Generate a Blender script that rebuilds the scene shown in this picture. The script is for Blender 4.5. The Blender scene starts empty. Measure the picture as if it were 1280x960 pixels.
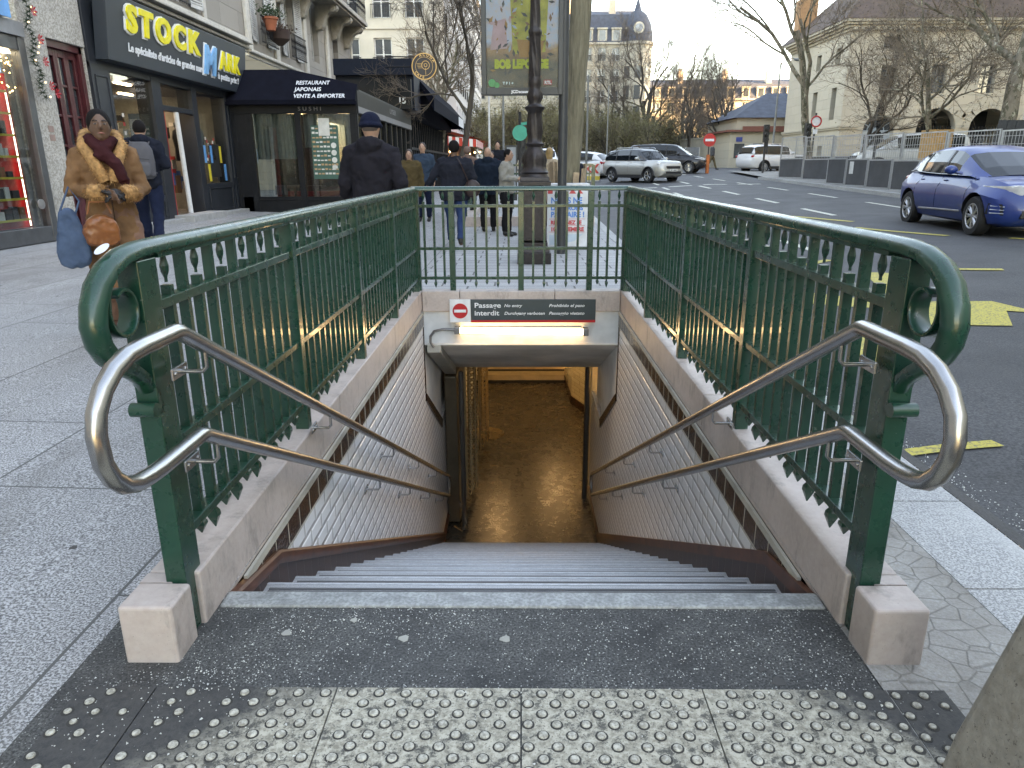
import bpy, bmesh, math, random
from math import sin, cos, pi, radians, atan2, sqrt, hypot
from mathutils import Vector, Matrix

random.seed(7)
S = bpy.context.scene
COL = S.collection

# ------------------------------------------------------------------ camera, sky, sun
CAMZ = 1.35
def make_camera():
    f, pit, yaw, rol = 899.0, .2947, -.0131, .0041
    c, s = math.cos, math.sin
    Ry = Matrix(((c(yaw), -s(yaw), 0), (s(yaw), c(yaw), 0), (0, 0, 1)))
    Rp = Matrix(((1, 0, 0), (0, s(pit), c(pit)), (0, c(pit), -s(pit))))
    Rr = Matrix(((c(rol), -s(rol), 0), (s(rol), c(rol), 0), (0, 0, 1)))
    M = Rr @ Rp @ Ry                      # rows: right, up, forward
    R = Matrix((M[0], M[1], -M[2])).transposed()
    cam = bpy.data.cameras.new('camera')
    o = bpy.data.objects.new('camera', cam)
    COL.objects.link(o)
    o.matrix_world = Matrix.Translation((0, 0, CAMZ)) @ R.to_4x4()
    cam.sensor_width = 36
    cam.lens = f / 1280 * 36
    cam.clip_start = .05
    cam.clip_end = 3000
    S.camera = o
make_camera()

SUN_EL, SUN_AZ = radians(16.0), radians(115)     # azimuth from +Y towards +X
w = bpy.data.worlds.new('World'); S.world = w; w.use_nodes = True
nt = w.node_tree; bg = nt.nodes['Background']
sky = nt.nodes.new('ShaderNodeTexSky'); sky.sky_type = 'NISHITA'; sky.sun_disc = False
sky.sun_elevation = SUN_EL; sky.sun_rotation = SUN_AZ
sky.altitude = 50; sky.air_density = .85; sky.dust_density = .4; sky.ozone_density = 1.8
nt.links.new(sky.outputs[0], bg.inputs[0]); bg.inputs[1].default_value = .15
sl = bpy.data.lights.new('sun', 'SUN'); sl.energy = 2.6; sl.angle = radians(.5); sl.color = (1, .74, .46)
so = bpy.data.objects.new('sun', sl); COL.objects.link(so)
sd = Vector((sin(SUN_AZ) * cos(SUN_EL), cos(SUN_AZ) * cos(SUN_EL), sin(SUN_EL)))
so.rotation_euler = sd.to_track_quat('Z', 'Y').to_euler(); so.location = (0, 0, 60)
S.view_settings.view_transform = 'Standard'; S.view_settings.look = 'None'
S.view_settings.gamma = 1; S.view_settings.exposure = 3.65
S.view_settings.use_white_balance = True; S.view_settings.white_balance_temperature = 11500; S.view_settings.white_balance_tint = 17
S.view_settings.use_curve_mapping = False
S.render.engine = 'CYCLES'
S.cycles.use_denoising = True
S.cycles.max_bounces = 6; S.cycles.diffuse_bounces = 3; S.cycles.glossy_bounces = 3
S.cycles.transmission_bounces = 4; S.cycles.transparent_max_bounces = 10
S.cycles.sample_clamp_indirect = 6; S.cycles.caustics_reflective = False; S.cycles.caustics_refractive = False

# ------------------------------------------------------------------ materials
class NG:
    """tiny node graph helper"""
    def __init__(s, name):
        s.m = bpy.data.materials.new(name); s.m.use_nodes = True
        s.t = s.m.node_tree; s.b = s.t.nodes['Principled BSDF']; s.out = s.t.nodes['Material Output']
        s.tc = s.t.nodes.new('ShaderNodeTexCoord')
    def n(s, typ, **kw):
        nd = s.t.nodes.new(typ)
        for k, v in kw.items():
            if k.startswith('i_'):
                nd.inputs[k[2:].replace('_', ' ')].default_value = v
            else: setattr(nd, k, v)
        return nd
    def L(s, a, b): s.t.links.new(a, b)
    def co(s, scale=(1, 1, 1), rot=(0, 0, 0), loc=(0, 0, 0), world=True):
        mp = s.n('ShaderNodeMapping')
        if world:
            g = s.n('ShaderNodeNewGeometry'); s.L(g.outputs['Position'], mp.inputs[0])
        else: s.L(s.tc.outputs['Object'], mp.inputs[0])
        mp.inputs['Scale'].default_value = scale; mp.inputs['Rotation'].default_value = rot
        mp.inputs['Location'].default_value = loc
        return mp.outputs[0]
    def noise(s, co, scale, detail=4, rough=.6):
        nd = s.n('ShaderNodeTexNoise'); nd.inputs['Scale'].default_value = scale
        nd.inputs['Detail'].default_value = detail; nd.inputs['Roughness'].default_value = rough
        s.L(co, nd.inputs['Vector']); return nd.outputs['Fac']
    def ramp(s, fac, lo, hi, a=0., b=1.):
        nd = s.n('ShaderNodeMapRange'); nd.clamp = True
        for i, v in zip(('From Min', 'From Max', 'To Min', 'To Max'), (lo, hi, a, b)): nd.inputs[i].default_value = v
        s.L(fac, nd.inputs['Value']); return nd.outputs[0]
    def mix(s, fac, a, b):
        nd = s.n('ShaderNodeMix', data_type='RGBA')
        for sock, v in ((nd.inputs[0], fac), (nd.inputs[6], a), (nd.inputs[7], b)):
            if isinstance(v, (int, float)): sock.default_value = v
            elif isinstance(v, (tuple, list)): sock.default_value = tuple(v)[:3] + (1,)
            else: s.L(v, sock)
        return nd.outputs[2]
    def math(s, op, a, b=None, c=None):
        nd = s.n('ShaderNodeMath', operation=op)
        for i, v in enumerate((a, b, c)):
            if v is None: continue
            if isinstance(v, (int, float)): nd.inputs[i].default_value = v
            else: s.L(v, nd.inputs[i])
        return nd.outputs[0]
    def bump(s, h, strength=.3, dist=.01, prev=None):
        nd = s.n('ShaderNodeBump'); nd.inputs['Strength'].default_value = strength
        nd.inputs['Distance'].default_value = dist; s.L(h, nd.inputs['Height'])
        if prev is not None: s.L(prev, nd.inputs['Normal'])
        s.L(nd.outputs[0], s.b.inputs['Normal']); return nd.outputs[0]
    def col(s, v):
        if isinstance(v, (tuple, list)): s.b.inputs['Base Color'].default_value = tuple(v)[:3] + (1,)
        else: s.L(v, s.b.inputs['Base Color'])
    def rough(s, v):
        if isinstance(v, (int, float)): s.b.inputs['Roughness'].default_value = v
        else: s.L(v, s.b.inputs['Roughness'])

MATS = {}
def mat(name, col, rough=.6, metal=0, var=.15, vs=6., bump=0., bs=60., coat=0., fine=None, spec=None, world=False):
    if name in MATS: return MATS[name]
    g = NG(name); co = g.co(world=world)
    dark = tuple(c * (1 - var) for c in col); lite = tuple(min(1, c * (1 + var)) for c in col)
    n1 = g.noise(co, vs)
    cc = g.mix(g.ramp(n1, .3, .7), dark, lite)
    if fine:
        n2 = g.noise(co, fine[0], 2)
        cc = g.mix(g.ramp(n2, .35, .65, 0, fine[1]), cc, tuple(c * .35 for c in col))
    g.col(cc); g.rough(rough)
    g.b.inputs['Metallic'].default_value = metal
    if coat: g.b.inputs['Coat Weight'].default_value = coat; g.b.inputs['Coat Roughness'].default_value = .06
    if spec is not None: g.b.inputs['Specular IOR Level'].default_value = spec
    if bump: g.bump(g.noise(co, bs, 3), bump, .005)
    MATS[name] = g.m; return g.m

def emit(name, col, strength):
    if name in MATS: return MATS[name]
    g = NG(name); g.col(tuple(min(1, c) for c in col))
    g.b.inputs['Emission Color'].default_value = tuple(col) + (1,)
    g.b.inputs['Emission Strength'].default_value = strength
    MATS[name] = g.m; return g.m

def glass(name, tint=(.9, .95, .95), dark=0., rough=.02, ior=1.5, add=.0):
    """thin pane: see-through mixed with mirror reflection by fresnel"""
    if name in MATS: return MATS[name]
    g = NG(name); t = g.t
    tr = g.n('ShaderNodeBsdfTransparent'); tr.inputs[0].default_value = tuple(c * (1 - dark) for c in tint) + (1,)
    gl = g.n('ShaderNodeBsdfGlossy'); gl.inputs['Roughness'].default_value = rough
    fr = g.n('ShaderNodeFresnel'); gg = g.n('ShaderNodeNewGeometry'); g.L(g.ramp(gg.outputs['Backfacing'], 0, 1, ior, 1 / ior), fr.inputs[0])
    mx = g.n('ShaderNodeMixShader'); f2 = g.math('ADD', fr.outputs[0], add); g.L(f2, mx.inputs[0])
    g.L(tr.outputs[0], mx.inputs[1]); g.L(gl.outputs[0], mx.inputs[2]); g.L(mx.outputs[0], g.out.inputs[0])
    MATS[name] = g.m; return g.m

def m_speckle(name, base, dark, lite, scale=220, seam=None, rough=.75, stain=None, bump=.25, world=True, bscale=0.7):
    g = NG(name); co = g.co(world=world)
    a = g.noise(co, scale, 3, .7); b = g.noise(co, scale * .33, 2, .6); c = g.noise(co, bscale, 5, .6)
    cc = g.mix(g.ramp(a, .44, .57), dark, lite)
    cc = g.mix(g.ramp(b, .3, .7, .12, .5), cc, base)
    cc = g.mix(g.ramp(c, .35, .7, 0, .35), cc, tuple(x * .45 for x in base))
    if stain: cc = g.mix(g.ramp(g.noise(g.co((1, .35, 1), loc=(3, 1, 0)), 1.7, 6, .7), .52, .72, 0, .6), cc, stain)
    h = a
    if seam:
        br = g.n('ShaderNodeTexBrick'); br.inputs['Scale'].default_value = 1
        br.offset = seam.get('off', .5)
        br.inputs['Brick Width'].default_value = seam['w']; br.inputs['Row Height'].default_value = seam['h']
        br.inputs['Mortar Size'].default_value = seam.get('m', .004); br.inputs['Mortar Smooth'].default_value = .1
        br.inputs['Color1'].default_value = (1, 1, 1, 1); br.inputs['Color2'].default_value = (.8, .8, .8, 1)
        br.inputs['Mortar'].default_value = (0, 0, 0, 1)
        g.L(g.co(rot=seam.get('rot', (0, 0, 0)), loc=seam.get('loc', (0, 0, 0)), world=world), br.inputs['Vector'])
        cc = g.mix(br.outputs['Fac'], cc, seam.get('col', (.05, .05, .048)))
        tone = g.n('ShaderNodeMix', data_type='RGBA', blend_type='MULTIPLY'); tone.inputs[0].default_value = .6
        g.L(cc, tone.inputs[6]); g.L(br.outputs['Color'], tone.inputs[7])
        cc = g.mix(br.outputs['Fac'], tone.outputs[2], seam.get('col', (.05, .05, .048)))
        h = g.math('SUBTRACT', a, g.math('MULTIPLY', br.outputs['Fac'], 1.5))
    g.col(cc); g.rough(rough); g.bump(h, bump, .002)
    MATS[name] = g.m; return g.m

# ------------------------------------------------------------------ mesh builder
class MB:
    def __init__(s): s.v = []; s.f = []; s.mi = []; s.cur = 0
    def add(s, vs, fs):
        b = len(s.v); s.v.extend([tuple(p) for p in vs])
        for f in fs: s.f.append(tuple(i + b for i in f)); s.mi.append(s.cur)
        return s
    def box(s, x0, x1, y0, y1, z0, z1):
        return s.add([(x0, y0, z0), (x1, y0, z0), (x1, y1, z0), (x0, y1, z0), (x0, y0, z1), (x1, y0, z1), (x1, y1, z1), (x0, y1, z1)],
                     [(3, 2, 1, 0), (4, 5, 6, 7), (0, 1, 5, 4), (1, 2, 6, 5), (2, 3, 7, 6), (3, 0, 4, 7)])
    def cbox(s, c, d, rot=None):
        R = rot or Matrix.Identity(3); c = Vector(c)
        P = [c + R @ Vector((sx * d[0] / 2, sy * d[1] / 2, sz * d[2] / 2)) for sx, sy, sz in
             ((-1, -1, -1), (1, -1, -1), (1, 1, -1), (-1, 1, -1), (-1, -1, 1), (1, -1, 1), (1, 1, 1), (-1, 1, 1))]
        return s.add(P, [(3, 2, 1, 0), (4, 5, 6, 7), (0, 1, 5, 4), (1, 2, 6, 5), (2, 3, 7, 6), (3, 0, 4, 7)])
    def fbox(s, F, u0, u1, v0, v1, z0, z1):
        P = [F(u, v, z) for u, v, z in ((u0, v0, z0), (u1, v0, z0), (u1, v1, z0), (u0, v1, z0), (u0, v0, z1), (u1, v0, z1), (u1, v1, z1), (u0, v1, z1))]
        return s.add(P, [(3, 2, 1, 0), (4, 5, 6, 7), (0, 1, 5, 4), (1, 2, 6, 5), (2, 3, 7, 6), (3, 0, 4, 7)])
    def quad(s, a, b, c, d): return s.add([a, b, c, d], [(0, 1, 2, 3)])
    def ring(s, c, ax, bx, n):
        return [tuple(Vector(c) + Vector(ax) * cos(2 * pi * i / n) + Vector(bx) * sin(2 * pi * i / n)) for i in range(n)]
    def loft(s, rings, cap=True, closed=False):
        n = len(rings[0]); b = len(s.v)
        for r in rings: s.v.extend([tuple(p) for p in r])
        m = len(rings)
        for j in range(m if closed else m - 1):
            for i in range(n):
                k = (j + 1) % m
                s.f.append((b + j * n + i, b + j * n + (i + 1) % n, b + k * n + (i + 1) % n, b + k * n + i)); s.mi.append(s.cur)
        if cap and not closed:
            s.f.append(tuple(b + i for i in reversed(range(n)))); s.mi.append(s.cur)
            s.f.append(tuple(b + (m - 1) * n + i for i in range(n))); s.mi.append(s.cur)
        return s
    def tube(s, pts, r, n=8, cap=True, closed=False, prof=None, up=None):
        """sweep; r number or list; prof: list of (a,b) offsets (a along side, b along up)"""
        pts = [Vector(p) for p in pts]; m = len(pts)
        rs = r if isinstance(r, (list, tuple)) else [r] * m
        rings = []; prev = None
        for i, p in enumerate(pts):
            if closed: t = pts[(i + 1) % m] - pts[i - 1]
            else: t = (pts[min(i + 1, m - 1)] - pts[max(i - 1, 0)])
            if t.length < 1e-9: t = Vector((0, 0, 1))
            t.normalize()
            if up is not None: a = Vector(up).normalized(); a = (a - t * a.dot(t)).normalized()
            elif prev is None:
                a = Vector((0, 0, 1)) if abs(t.z) < .9 else Vector((1, 0, 0)); a = (a - t * a.dot(t)).normalized()
            else: a = (prev - t * prev.dot(t)).normalized()
            prev = a; bb = t.cross(a)
            if prof: rings.append([p + bb * q[0] * rs[i] + a * q[1] * rs[i] for q in prof])
            else: rings.append([p + a * rs[i] * cos(2 * pi * k / n) + bb * rs[i] * sin(2 * pi * k / n) for k in range(n)])
        return s.loft(rings, cap, closed)
    def cyl(s, c, r, h, n=16, r2=None, axis='z'):
        r2 = r if r2 is None else r2; c = Vector(c)
        ax = {'z': ((1, 0, 0), (0, 1, 0), (0, 0, 1)), 'x': ((0, 1, 0), (0, 0, 1), (1, 0, 0)), 'y': ((0, 0, 1), (1, 0, 0), (0, 1, 0))}[axis]
        A, B, T = map(Vector, ax)
        return s.loft([s.ring(c, A * r, B * r, n), s.ring(c + T * h, A * r2, B * r2, n)])
    def lathe(s, prof, c=(0, 0, 0), n=16, wob=None):
        rings = []
        for r, z in prof:
            rr = []
            for i in range(n):
                a = 2 * pi * i / n; q = r * (1 + (wob(a, z) if wob else 0))
                rr.append((c[0] + q * cos(a), c[1] + q * sin(a), c[2] + z))
            rings.append(rr)
        return s.loft(rings)
    def ell(s, c, rx, ry, rz, n=12, m=8, rot=None):
        R = rot or Matrix.Identity(3); c = Vector(c); rings = []
        for j in range(m + 1):
            t = -pi / 2 + pi * (j * .98 + .01 * m) / m
            rings.append([c + R @ Vector((rx * cos(t) * cos(2 * pi * i / n), ry * cos(t) * sin(2 * pi * i / n), rz * sin(t))) for i in range(n)])
        return s.loft(rings)
    def prism(s, poly, F, v0, v1):
        """poly of (u,z) in frame F, extruded v0..v1"""
        n = len(poly)
        P = [F(u, v0, z) for u, z in poly] + [F(u, v1, z) for u, z in poly]
        fs = [tuple(range(n)), tuple(reversed(range(n, 2 * n)))] + [(i, (i + 1) % n, n + (i + 1) % n, n + i) for i in range(n)]
        return s.add(P, fs)

def frame(O, a, n):
    """local (u along, v outward, z) -> world"""
    O = Vector((O[0], O[1], O[2] if len(O) > 2 else 0)); a = Vector((a[0], a[1], 0)).normalized(); n = Vector((n[0], n[1], 0)).normalized()
    return lambda u, v, z: tuple(O + a * u + n * v + Vector((0, 0, z)))

ORI = {}
def thing(name, label, cat, loc=(0, 0, 0), rotz=0, group=None, scale=1):
    o = bpy.data.objects.new(name, None); COL.objects.link(o); o.empty_display_size = .2
    o.location = loc; o.rotation_euler = (0, 0, rotz); o.scale = (scale,) * 3
    o['label'] = label; o['category'] = cat
    if group: o['group'] = group
    ORI[o.name] = Vector(loc)
    return o
def tag(o, label, cat, group=None, kind=None):
    o['label'] = label; o['category'] = cat
    if group: o['group'] = group
    if kind: o['kind'] = kind
    return o
def to_mesh(name, mb, mats, smooth=None, recalc=True):
    me = bpy.data.meshes.new(name); me.from_pydata(mb.v, [], mb.f)
    if not isinstance(mats, (list, tuple)): mats = [mats]
    for m in mats: me.materials.append(m)
    if len(mats) > 1: me.polygons.foreach_set('material_index', mb.mi)
    if recalc and len(mb.v) < 60000:
        bm = bmesh.new(); bm.from_mesh(me); bmesh.ops.recalc_face_normals(bm, faces=bm.faces); bm.to_mesh(me); bm.free()
    if smooth:
        me.polygons.foreach_set('use_smooth', [True] * len(me.polygons))
        if smooth is not True: me.set_sharp_from_angle(angle=radians(smooth))
    me.update(); return me
def obj(name, mb, mats, parent=None, smooth=None, world=True, loc=None, rotz=0, bevel=0, seg=2, recalc=True, off=None):
    """one mesh object; with a parent and world=True the vertices are world coordinates"""
    if isinstance(mb, MB):
        if parent is not None and world:
            o0 = ORI.get(parent.name, Vector((0, 0, 0))); mb.v = [(x - o0.x, y - o0.y, z - o0.z) for x, y, z in mb.v]
        me = to_mesh(name, mb, mats, smooth, recalc)
    else: me = mb
    o = bpy.data.objects.new(name, me); COL.objects.link(o)
    if parent is not None: o.parent = parent
    if parent is not None and world: ORI[o.name] = ORI.get(parent.name, Vector((0, 0, 0)))
    if loc is not None: o.location = loc
    o.rotation_euler[2] = rotz
    if bevel:
        b = o.modifiers.new('b', 'BEVEL'); b.width = bevel; b.segments = seg; b.limit_method = 'ANGLE'; b.angle_limit = radians(40)
        if not smooth: b.harden_normals = False
    return o
def struct(name, mb, mats, **k):
    o = obj(name, mb, mats, **k); o['kind'] = 'structure'; return o
def dup(root, loc, rotz=None, label=None, scale=None):
    def cp(o, par):
        c = o.copy(); COL.objects.link(c)
        if par is not None: c.parent = par
        for ch in kids[o.name]: cp(ch, c)
        return c
    kids = {}
    def walk(o):
        kids[o.name] = list(o.children)
        for ch in o.children: walk(ch)
    walk(root)
    r = cp(root, None); r.location = loc
    if rotz is not None: r.rotation_euler[2] = rotz
    if scale is not None: r.scale = (scale,) * 3
    if label: r['label'] = label
    return r
def evald(mb_or_mesh, mods, name, mats, smooth=True):
    """apply modifiers given as (type, dict) and return a fresh mesh"""
    me = mb_or_mesh if not isinstance(mb_or_mesh, MB) else to_mesh(name, mb_or_mesh, mats)
    t = bpy.data.objects.new('tmp', me); COL.objects.link(t)
    for ty, kw in mods:
        md = t.modifiers.new('m', ty)
        for k, v in kw.items(): setattr(md, k, v)
    dg = bpy.context.evaluated_depsgraph_get(); dg.update()
    out = bpy.data.meshes.new_from_object(t.evaluated_get(dg))
    out.name = name
    bpy.data.objects.remove(t)
    if smooth: out.polygons.foreach_set('use_smooth', [True] * len(out.polygons))
    if smooth and smooth is not True: out.set_sharp_from_angle(angle=radians(smooth))
    return out
def cloud_tex(sc, seed=0):
    k = 'folds_%g' % sc
    if k in bpy.data.textures: return bpy.data.textures[k]
    tx = bpy.data.textures.new(k, 'CLOUDS'); tx.noise_scale = sc; tx.noise_depth = 2; tx.noise_type = 'SOFT_NOISE'; return tx
def blob(name, mb, voxel, m, parent, it=4, fac=.5, loc=None, folds=0, fsc=.12):
    mods = [('REMESH', dict(mode='VOXEL', voxel_size=voxel, use_smooth_shade=True)), ('SMOOTH', dict(factor=fac, iterations=it))]
    if folds: mods += [('DISPLACE', dict(texture=cloud_tex(fsc), strength=folds, mid_level=.5, texture_coords='LOCAL')), ('DISPLACE', dict(texture=cloud_tex(fsc * .4), strength=folds * .45, mid_level=.5, texture_coords='LOCAL'))]
    me = evald(mb, mods, name, m)
    if not me.materials: me.materials.append(m)
    return obj(name, me, m, parent, world=False, loc=loc)

def text_mb(txt, h, depth=.01, bold=0., shear=0., spacing=1., align='CENTER', width=None, res=3):
    """lettering in the XY plane, extruded in Z; h = capital height; returns MB"""
    cu = bpy.data.curves.new('t', 'FONT'); cu.body = txt; cu.size = h / .73; cu.extrude = depth / 2; cu.offset = bold
    cu.shear = shear; cu.space_character = spacing; cu.align_x = align; cu.resolution_u = res
    t = bpy.data.objects.new('t', cu); COL.objects.link(t)
    dg = bpy.context.evaluated_depsgraph_get(); dg.update()
    me = bpy.data.meshes.new_from_object(t.evaluated_get(dg))
    mb = MB(); mb.v = [tuple(v.co) for v in me.vertices]; mb.f = [tuple(p.vertices) for p in me.polygons]; mb.mi = [0] * len(mb.f)
    bpy.data.objects.remove(t); bpy.data.meshes.remove(me); bpy.data.curves.remove(cu)
    if width:
        xs = [v[0] for v in mb.v]; k = width / (max(xs) - min(xs)); mb.v = [(v[0] * k, v[1], v[2]) for v in mb.v]
    return mb
def place_text(mb, F, u, v, z):
    """text local x->u, y->z, z->outward"""
    mb.v = [F(u + p[0], v + p[2], z + p[1]) for p in mb.v]; return mb

def sstep(x, a, b):
    t = max(0, min(1, (x - a) / (b - a))); return t * t * (3 - 2 * t)
def G(x, y):
    """ground height"""
    z = .025 * max(0, -x - 1.5) if x < 0 else 0
    if x > 1.85:
        z = -.08 + .045 * (min(x, 8) - 1.8)
        near = sstep(y, 3.5, 9); z = -.06 * (1 - near) + z * near if z > -.06 else z
    up = .02 * min(46, max(0, y - 14)) * sstep(x, -4.5, 0)
    return z + up
# ------------------------------------------------------------------ main materials
def m_green():
    g = NG('green_paint'); co = g.co()
    c1 = g.mix(g.ramp(g.noise(co, 9, 5), .3, .7), (.0018, .040, .025), (.0028, .056, .035))
    chip = g.ramp(g.noise(co, 26, 3, .7), .69, .70, 0, .6)
    drt = g.ramp(g.noise(g.co((1, 1, .3)), 14, 6, .75), .56, .78, 0, .16)
    c2 = g.mix(drt, c1, (.10, .10, .085)); g.col(g.mix(chip, c2, (.16, .18, .16)))
    g.rough(g.ramp(g.noise(co, 20, 4), .3, .7, .22, .38)); g.bump(g.noise(co, 130, 2), .05, .002)
    g.b.inputs['Coat Weight'].default_value = .25
    return g.m
GREEN = m_green()
def m_steel():
    g = NG('brushed_steel'); co = g.co((1, 1, 1))
    g.col(g.mix(g.ramp(g.noise(co, 12, 3), .3, .75), (.46, .45, .44), (.38, .37, .36)))
    g.b.inputs['Metallic'].default_value = 1
    g.rough(.27); return g.m
STEEL = m_steel()
def m_stone():
    g = NG('pink_limestone'); co = g.co()
    c = g.mix(g.ramp(g.noise(co, 3.5, 6, .65), .3, .72), (.56, .46, .42), (.38, .305, .275))
    c = g.mix(g.ramp(g.noise(co, 45, 3), .3, .7, 0, .35), c, (.62, .57, .52))
    c = g.mix(g.ramp(g.noise(g.co((1, 1, .4)), 9, 6, .75), .53, .70, 0, .55), c, (.16, .14, .125))
    c = g.mix(g.ramp(g.noise(co, 190, 2), .70, .74, 0, .6), c, (.1, .09, .08))
    g.col(c); g.rough(.55); g.bump(g.noise(co, 120, 4), .18, .003); return g.m
STONE = m_stone()
def m_asph(name, a=(.014, .014, .015), b=(.060, .059, .057), salt=.66, saltc=(.5, .5, .46), sc=150, patch=1.1, rough=.8, wet=False):
    g = NG(name); co = g.co()
    c = g.mix(g.ramp(g.noise(co, sc, 3, .7), .35, .65), a, b)
    c = g.mix(g.ramp(g.noise(co, .9, 5), .35, .7, 0, .5), c, tuple(x * .6 for x in a))
    if salt:
        v = g.n('ShaderNodeTexVoronoi'); v.inputs['Scale'].default_value = 95; g.L(co, v.inputs['Vector'])
        sp = g.ramp(v.outputs['Distance'], .14, .24, 1, 0)
        msk = g.ramp(g.noise(co, patch, 5, .7), salt - .16, salt + .06, 0.0, 1)
        rnd = g.ramp(g.noise(co, 60, 2), .44, .52)
        sp = g.math('MULTIPLY', sp, g.math('MULTIPLY', msk, rnd))
        film = g.math('MULTIPLY', g.ramp(g.noise(co, patch * 2.2, 6, .75), salt - .12, salt + .14, 0, .55), g.ramp(g.noise(co, 140, 3), .4, .62))
        c = g.mix(film, c, tuple(x * .45 for x in saltc)); c = g.mix(sp, c, saltc)
    g.col(c)
    g.rough(g.ramp(g.noise(co, 1.3, 4), .3, .7, rough - .12, rough)); g.bump(g.noise(co, sc, 3, .8), .5, .004); return g.m
ASPH = m_asph('landing_asphalt', salt=.46, patch=1.6)
ROAD = m_asph('road_asphalt', (.020, .020, .022), (.095, .094, .096), salt=.86, sc=75)
GRAN = m_speckle('granite_paving', (.31, .305, .30), (.065, .065, .065), (.66, .655, .65), 125,
                 seam=dict(w=1.6, h=1.0, m=.006, rot=(0, 0, radians(90)), loc=(.45, .33, 0), col=(.10, .10, .096)), stain=(.12, .11, .095))
PLAZA = m_speckle('light_paving', (.42, .42, .42), (.20, .20, .20), (.58, .58, .58), 120,
                  seam=dict(w=.62, h=.30, m=.012, col=(.10, .10, .10)))
KERBG = m_speckle('granite_kerb', (.34, .34, .335), (.2, .2, .2), (.56, .56, .54), 130, stain=(.5, .5, .48))

# ------------------------------------------------------------------ ground
def sheet(name, xs, ys, m, hole=None, dz=0, label=None, inset=None):
    mb = MB(); nx, ny = len(xs), len(ys)
    mb.v = [(x, y, G(x, y) + dz) for y in ys for x in xs]
    for j in range(ny - 1):
        for i in range(nx - 1):
            cx, cy = (xs[i] + xs[i + 1]) / 2, (ys[j] + ys[j + 1]) / 2
            if hole and any(a < cx < b and c < cy < d for a, b, c, d in hole): continue
            mb.f.append((j * nx + i, j * nx + i + 1, (j + 1) * nx + i + 1, (j + 1) * nx + i)); mb.mi.append(0)
    return struct(name, mb, m, recalc=False)
# front-landing asphalt, tactile field and stairwell are cut out of the pavement
Xp = [-30, -20, -12, -8, -6, -4.5, -3.5, -2.6, -2, -1.5, -1.25, -.975, 0, .975, 1.12, 1.45, 1.8]
Yp = [-12, -5, -2, 0, .7, 1.25, 1.6, 2.0, 2.05, 3, 5, 6, 7.0, 8, 9.5, 11, 13, 14, 16, 18, 20, 24, 30, 40, 50, 60]
sheet('pavement', Xp[:11], Yp, GRAN)
sheet('plaza_pavement', Xp[10:14] + [1.12], [7.0] + Yp[13:], PLAZA)
sheet('plaza_edge_pavement', [1.12, 1.45, 1.8], [5.0, 6, 7] + Yp[13:], PLAZA)
sheet('landing_asphalt', [-1.25, -.975, 0, .975, 1.45], [-2, 0, .7, 1.25, 1.615, 2.03], ASPH)
sheet('side_pavement', [-1.25, -1.1, -.97], [2.03, 3, 5, 7.0], GRAN)
def m_cobble():
    g = NG('worn_cobbles'); co = g.co((1, 1, 1), rot=(0, 0, .5))
    v = g.n('ShaderNodeTexVoronoi', feature='DISTANCE_TO_EDGE'); v.inputs['Scale'].default_value = 11; v.inputs['Randomness'].default_value = 1
    g.L(co, v.inputs['Vector']); e = g.ramp(v.outputs['Distance'], .0, .045)
    c = g.mix(g.ramp(g.noise(co, 120, 4, .7), .3, .7), (.27, .25, .22), (.42, .41, .39))
    c = g.mix(g.ramp(g.noise(co, 2.2, 6), .4, .7, 0, .7), c, (.17, .145, .12))
    g.col(g.mix(g.math('MULTIPLY', g.math('SUBTRACT', 1.0, e), .45), c, (.10, .09, .075))); g.rough(.85); g.bump(g.math('ADD', g.math('MULTIPLY', e, .8), g.noise(co, 50, 4)), .5, .010); return g.m
sheet('cobbled_strip', [.97, 1.12, 1.3, 1.47], [1.0, 1.3, 1.6, 2.03, 2.5, 3, 4, 5], m_cobble(), dz=.004)
# granite kerb stones along the road, dropping at the crossing
mb = MB()
ky = [.2, 1.2, 2.1, 2.75, 3.7, 4.8, 5.8, 6.9, 8, 9.2, 10.4, 11.6, 12.9, 14.2, 16, 18, 20, 23, 27, 31, 36, 42, 50, 58]
for i in range(len(ky) - 1):
    y0, y1 = ky[i], ky[i + 1] - .008
    for_x = (1.47, 1.84) if y0 < 4.9 else (1.72, 1.9)
    P = []
    for y in (y0, y1):
        zt = max(G(1.5, y), 0) + .006; zb = -.3
        P.append([(for_x[0], y, zb), (for_x[1], y, zb), (for_x[1], y, zt - .012), (for_x[1] - .012, y, zt), (for_x[0], y, zt)])
    mb.loft(P)
struct('kerb', mb, KERBG)
Xr = [1.84, 2.0, 2.25, 2.5, 2.8, 3.2, 3.6, 4, 4.5, 5, 5.5, 6, 7, 8, 10, 14, 20, 30, 45, 70]
Yr = [-30, -12, -5, 0, 1.5, 2.5] + [3 + .3 * k for k in range(22)] + [10, 11, 12, 14, 18, 24, 30, 40, 50, 60, 75, 100, 150]
sheet('road', Xr, Yr, ROAD)
mb = MB()
e = 900
xs = [-e, -60, -30.05, 70.05, e]; ys = [-e, -60, -12, 60, 150, e]
for i in range(4):
    for j in range(5):
        if i == 2 and j in (1, 2, 3): continue
        mb.quad((xs[i], ys[j], .3 if ys[j] < 59 else 1.03), (xs[i + 1], ys[j], .3 if ys[j] < 59 else 1.03), (xs[i + 1], ys[j + 1], .3 if ys[j + 1] < 59 else 1.03), (xs[i], ys[j + 1], .3 if ys[j + 1] < 59 else 1.03))
mb.quad((-30.05, -60, .0), (70.05, -60, .0), (70.05, -12.0, -.02), (-30.05, -12.0, -.02))
mb.quad((-30.05, 60, .925), (1.9, 60, .925), (1.9, 150, .925), (-30.05, 150, .925))
struct('ground', mb, m_asph('far_ground', (.05, .05, .052), (.09, .09, .09), salt=0))

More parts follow.
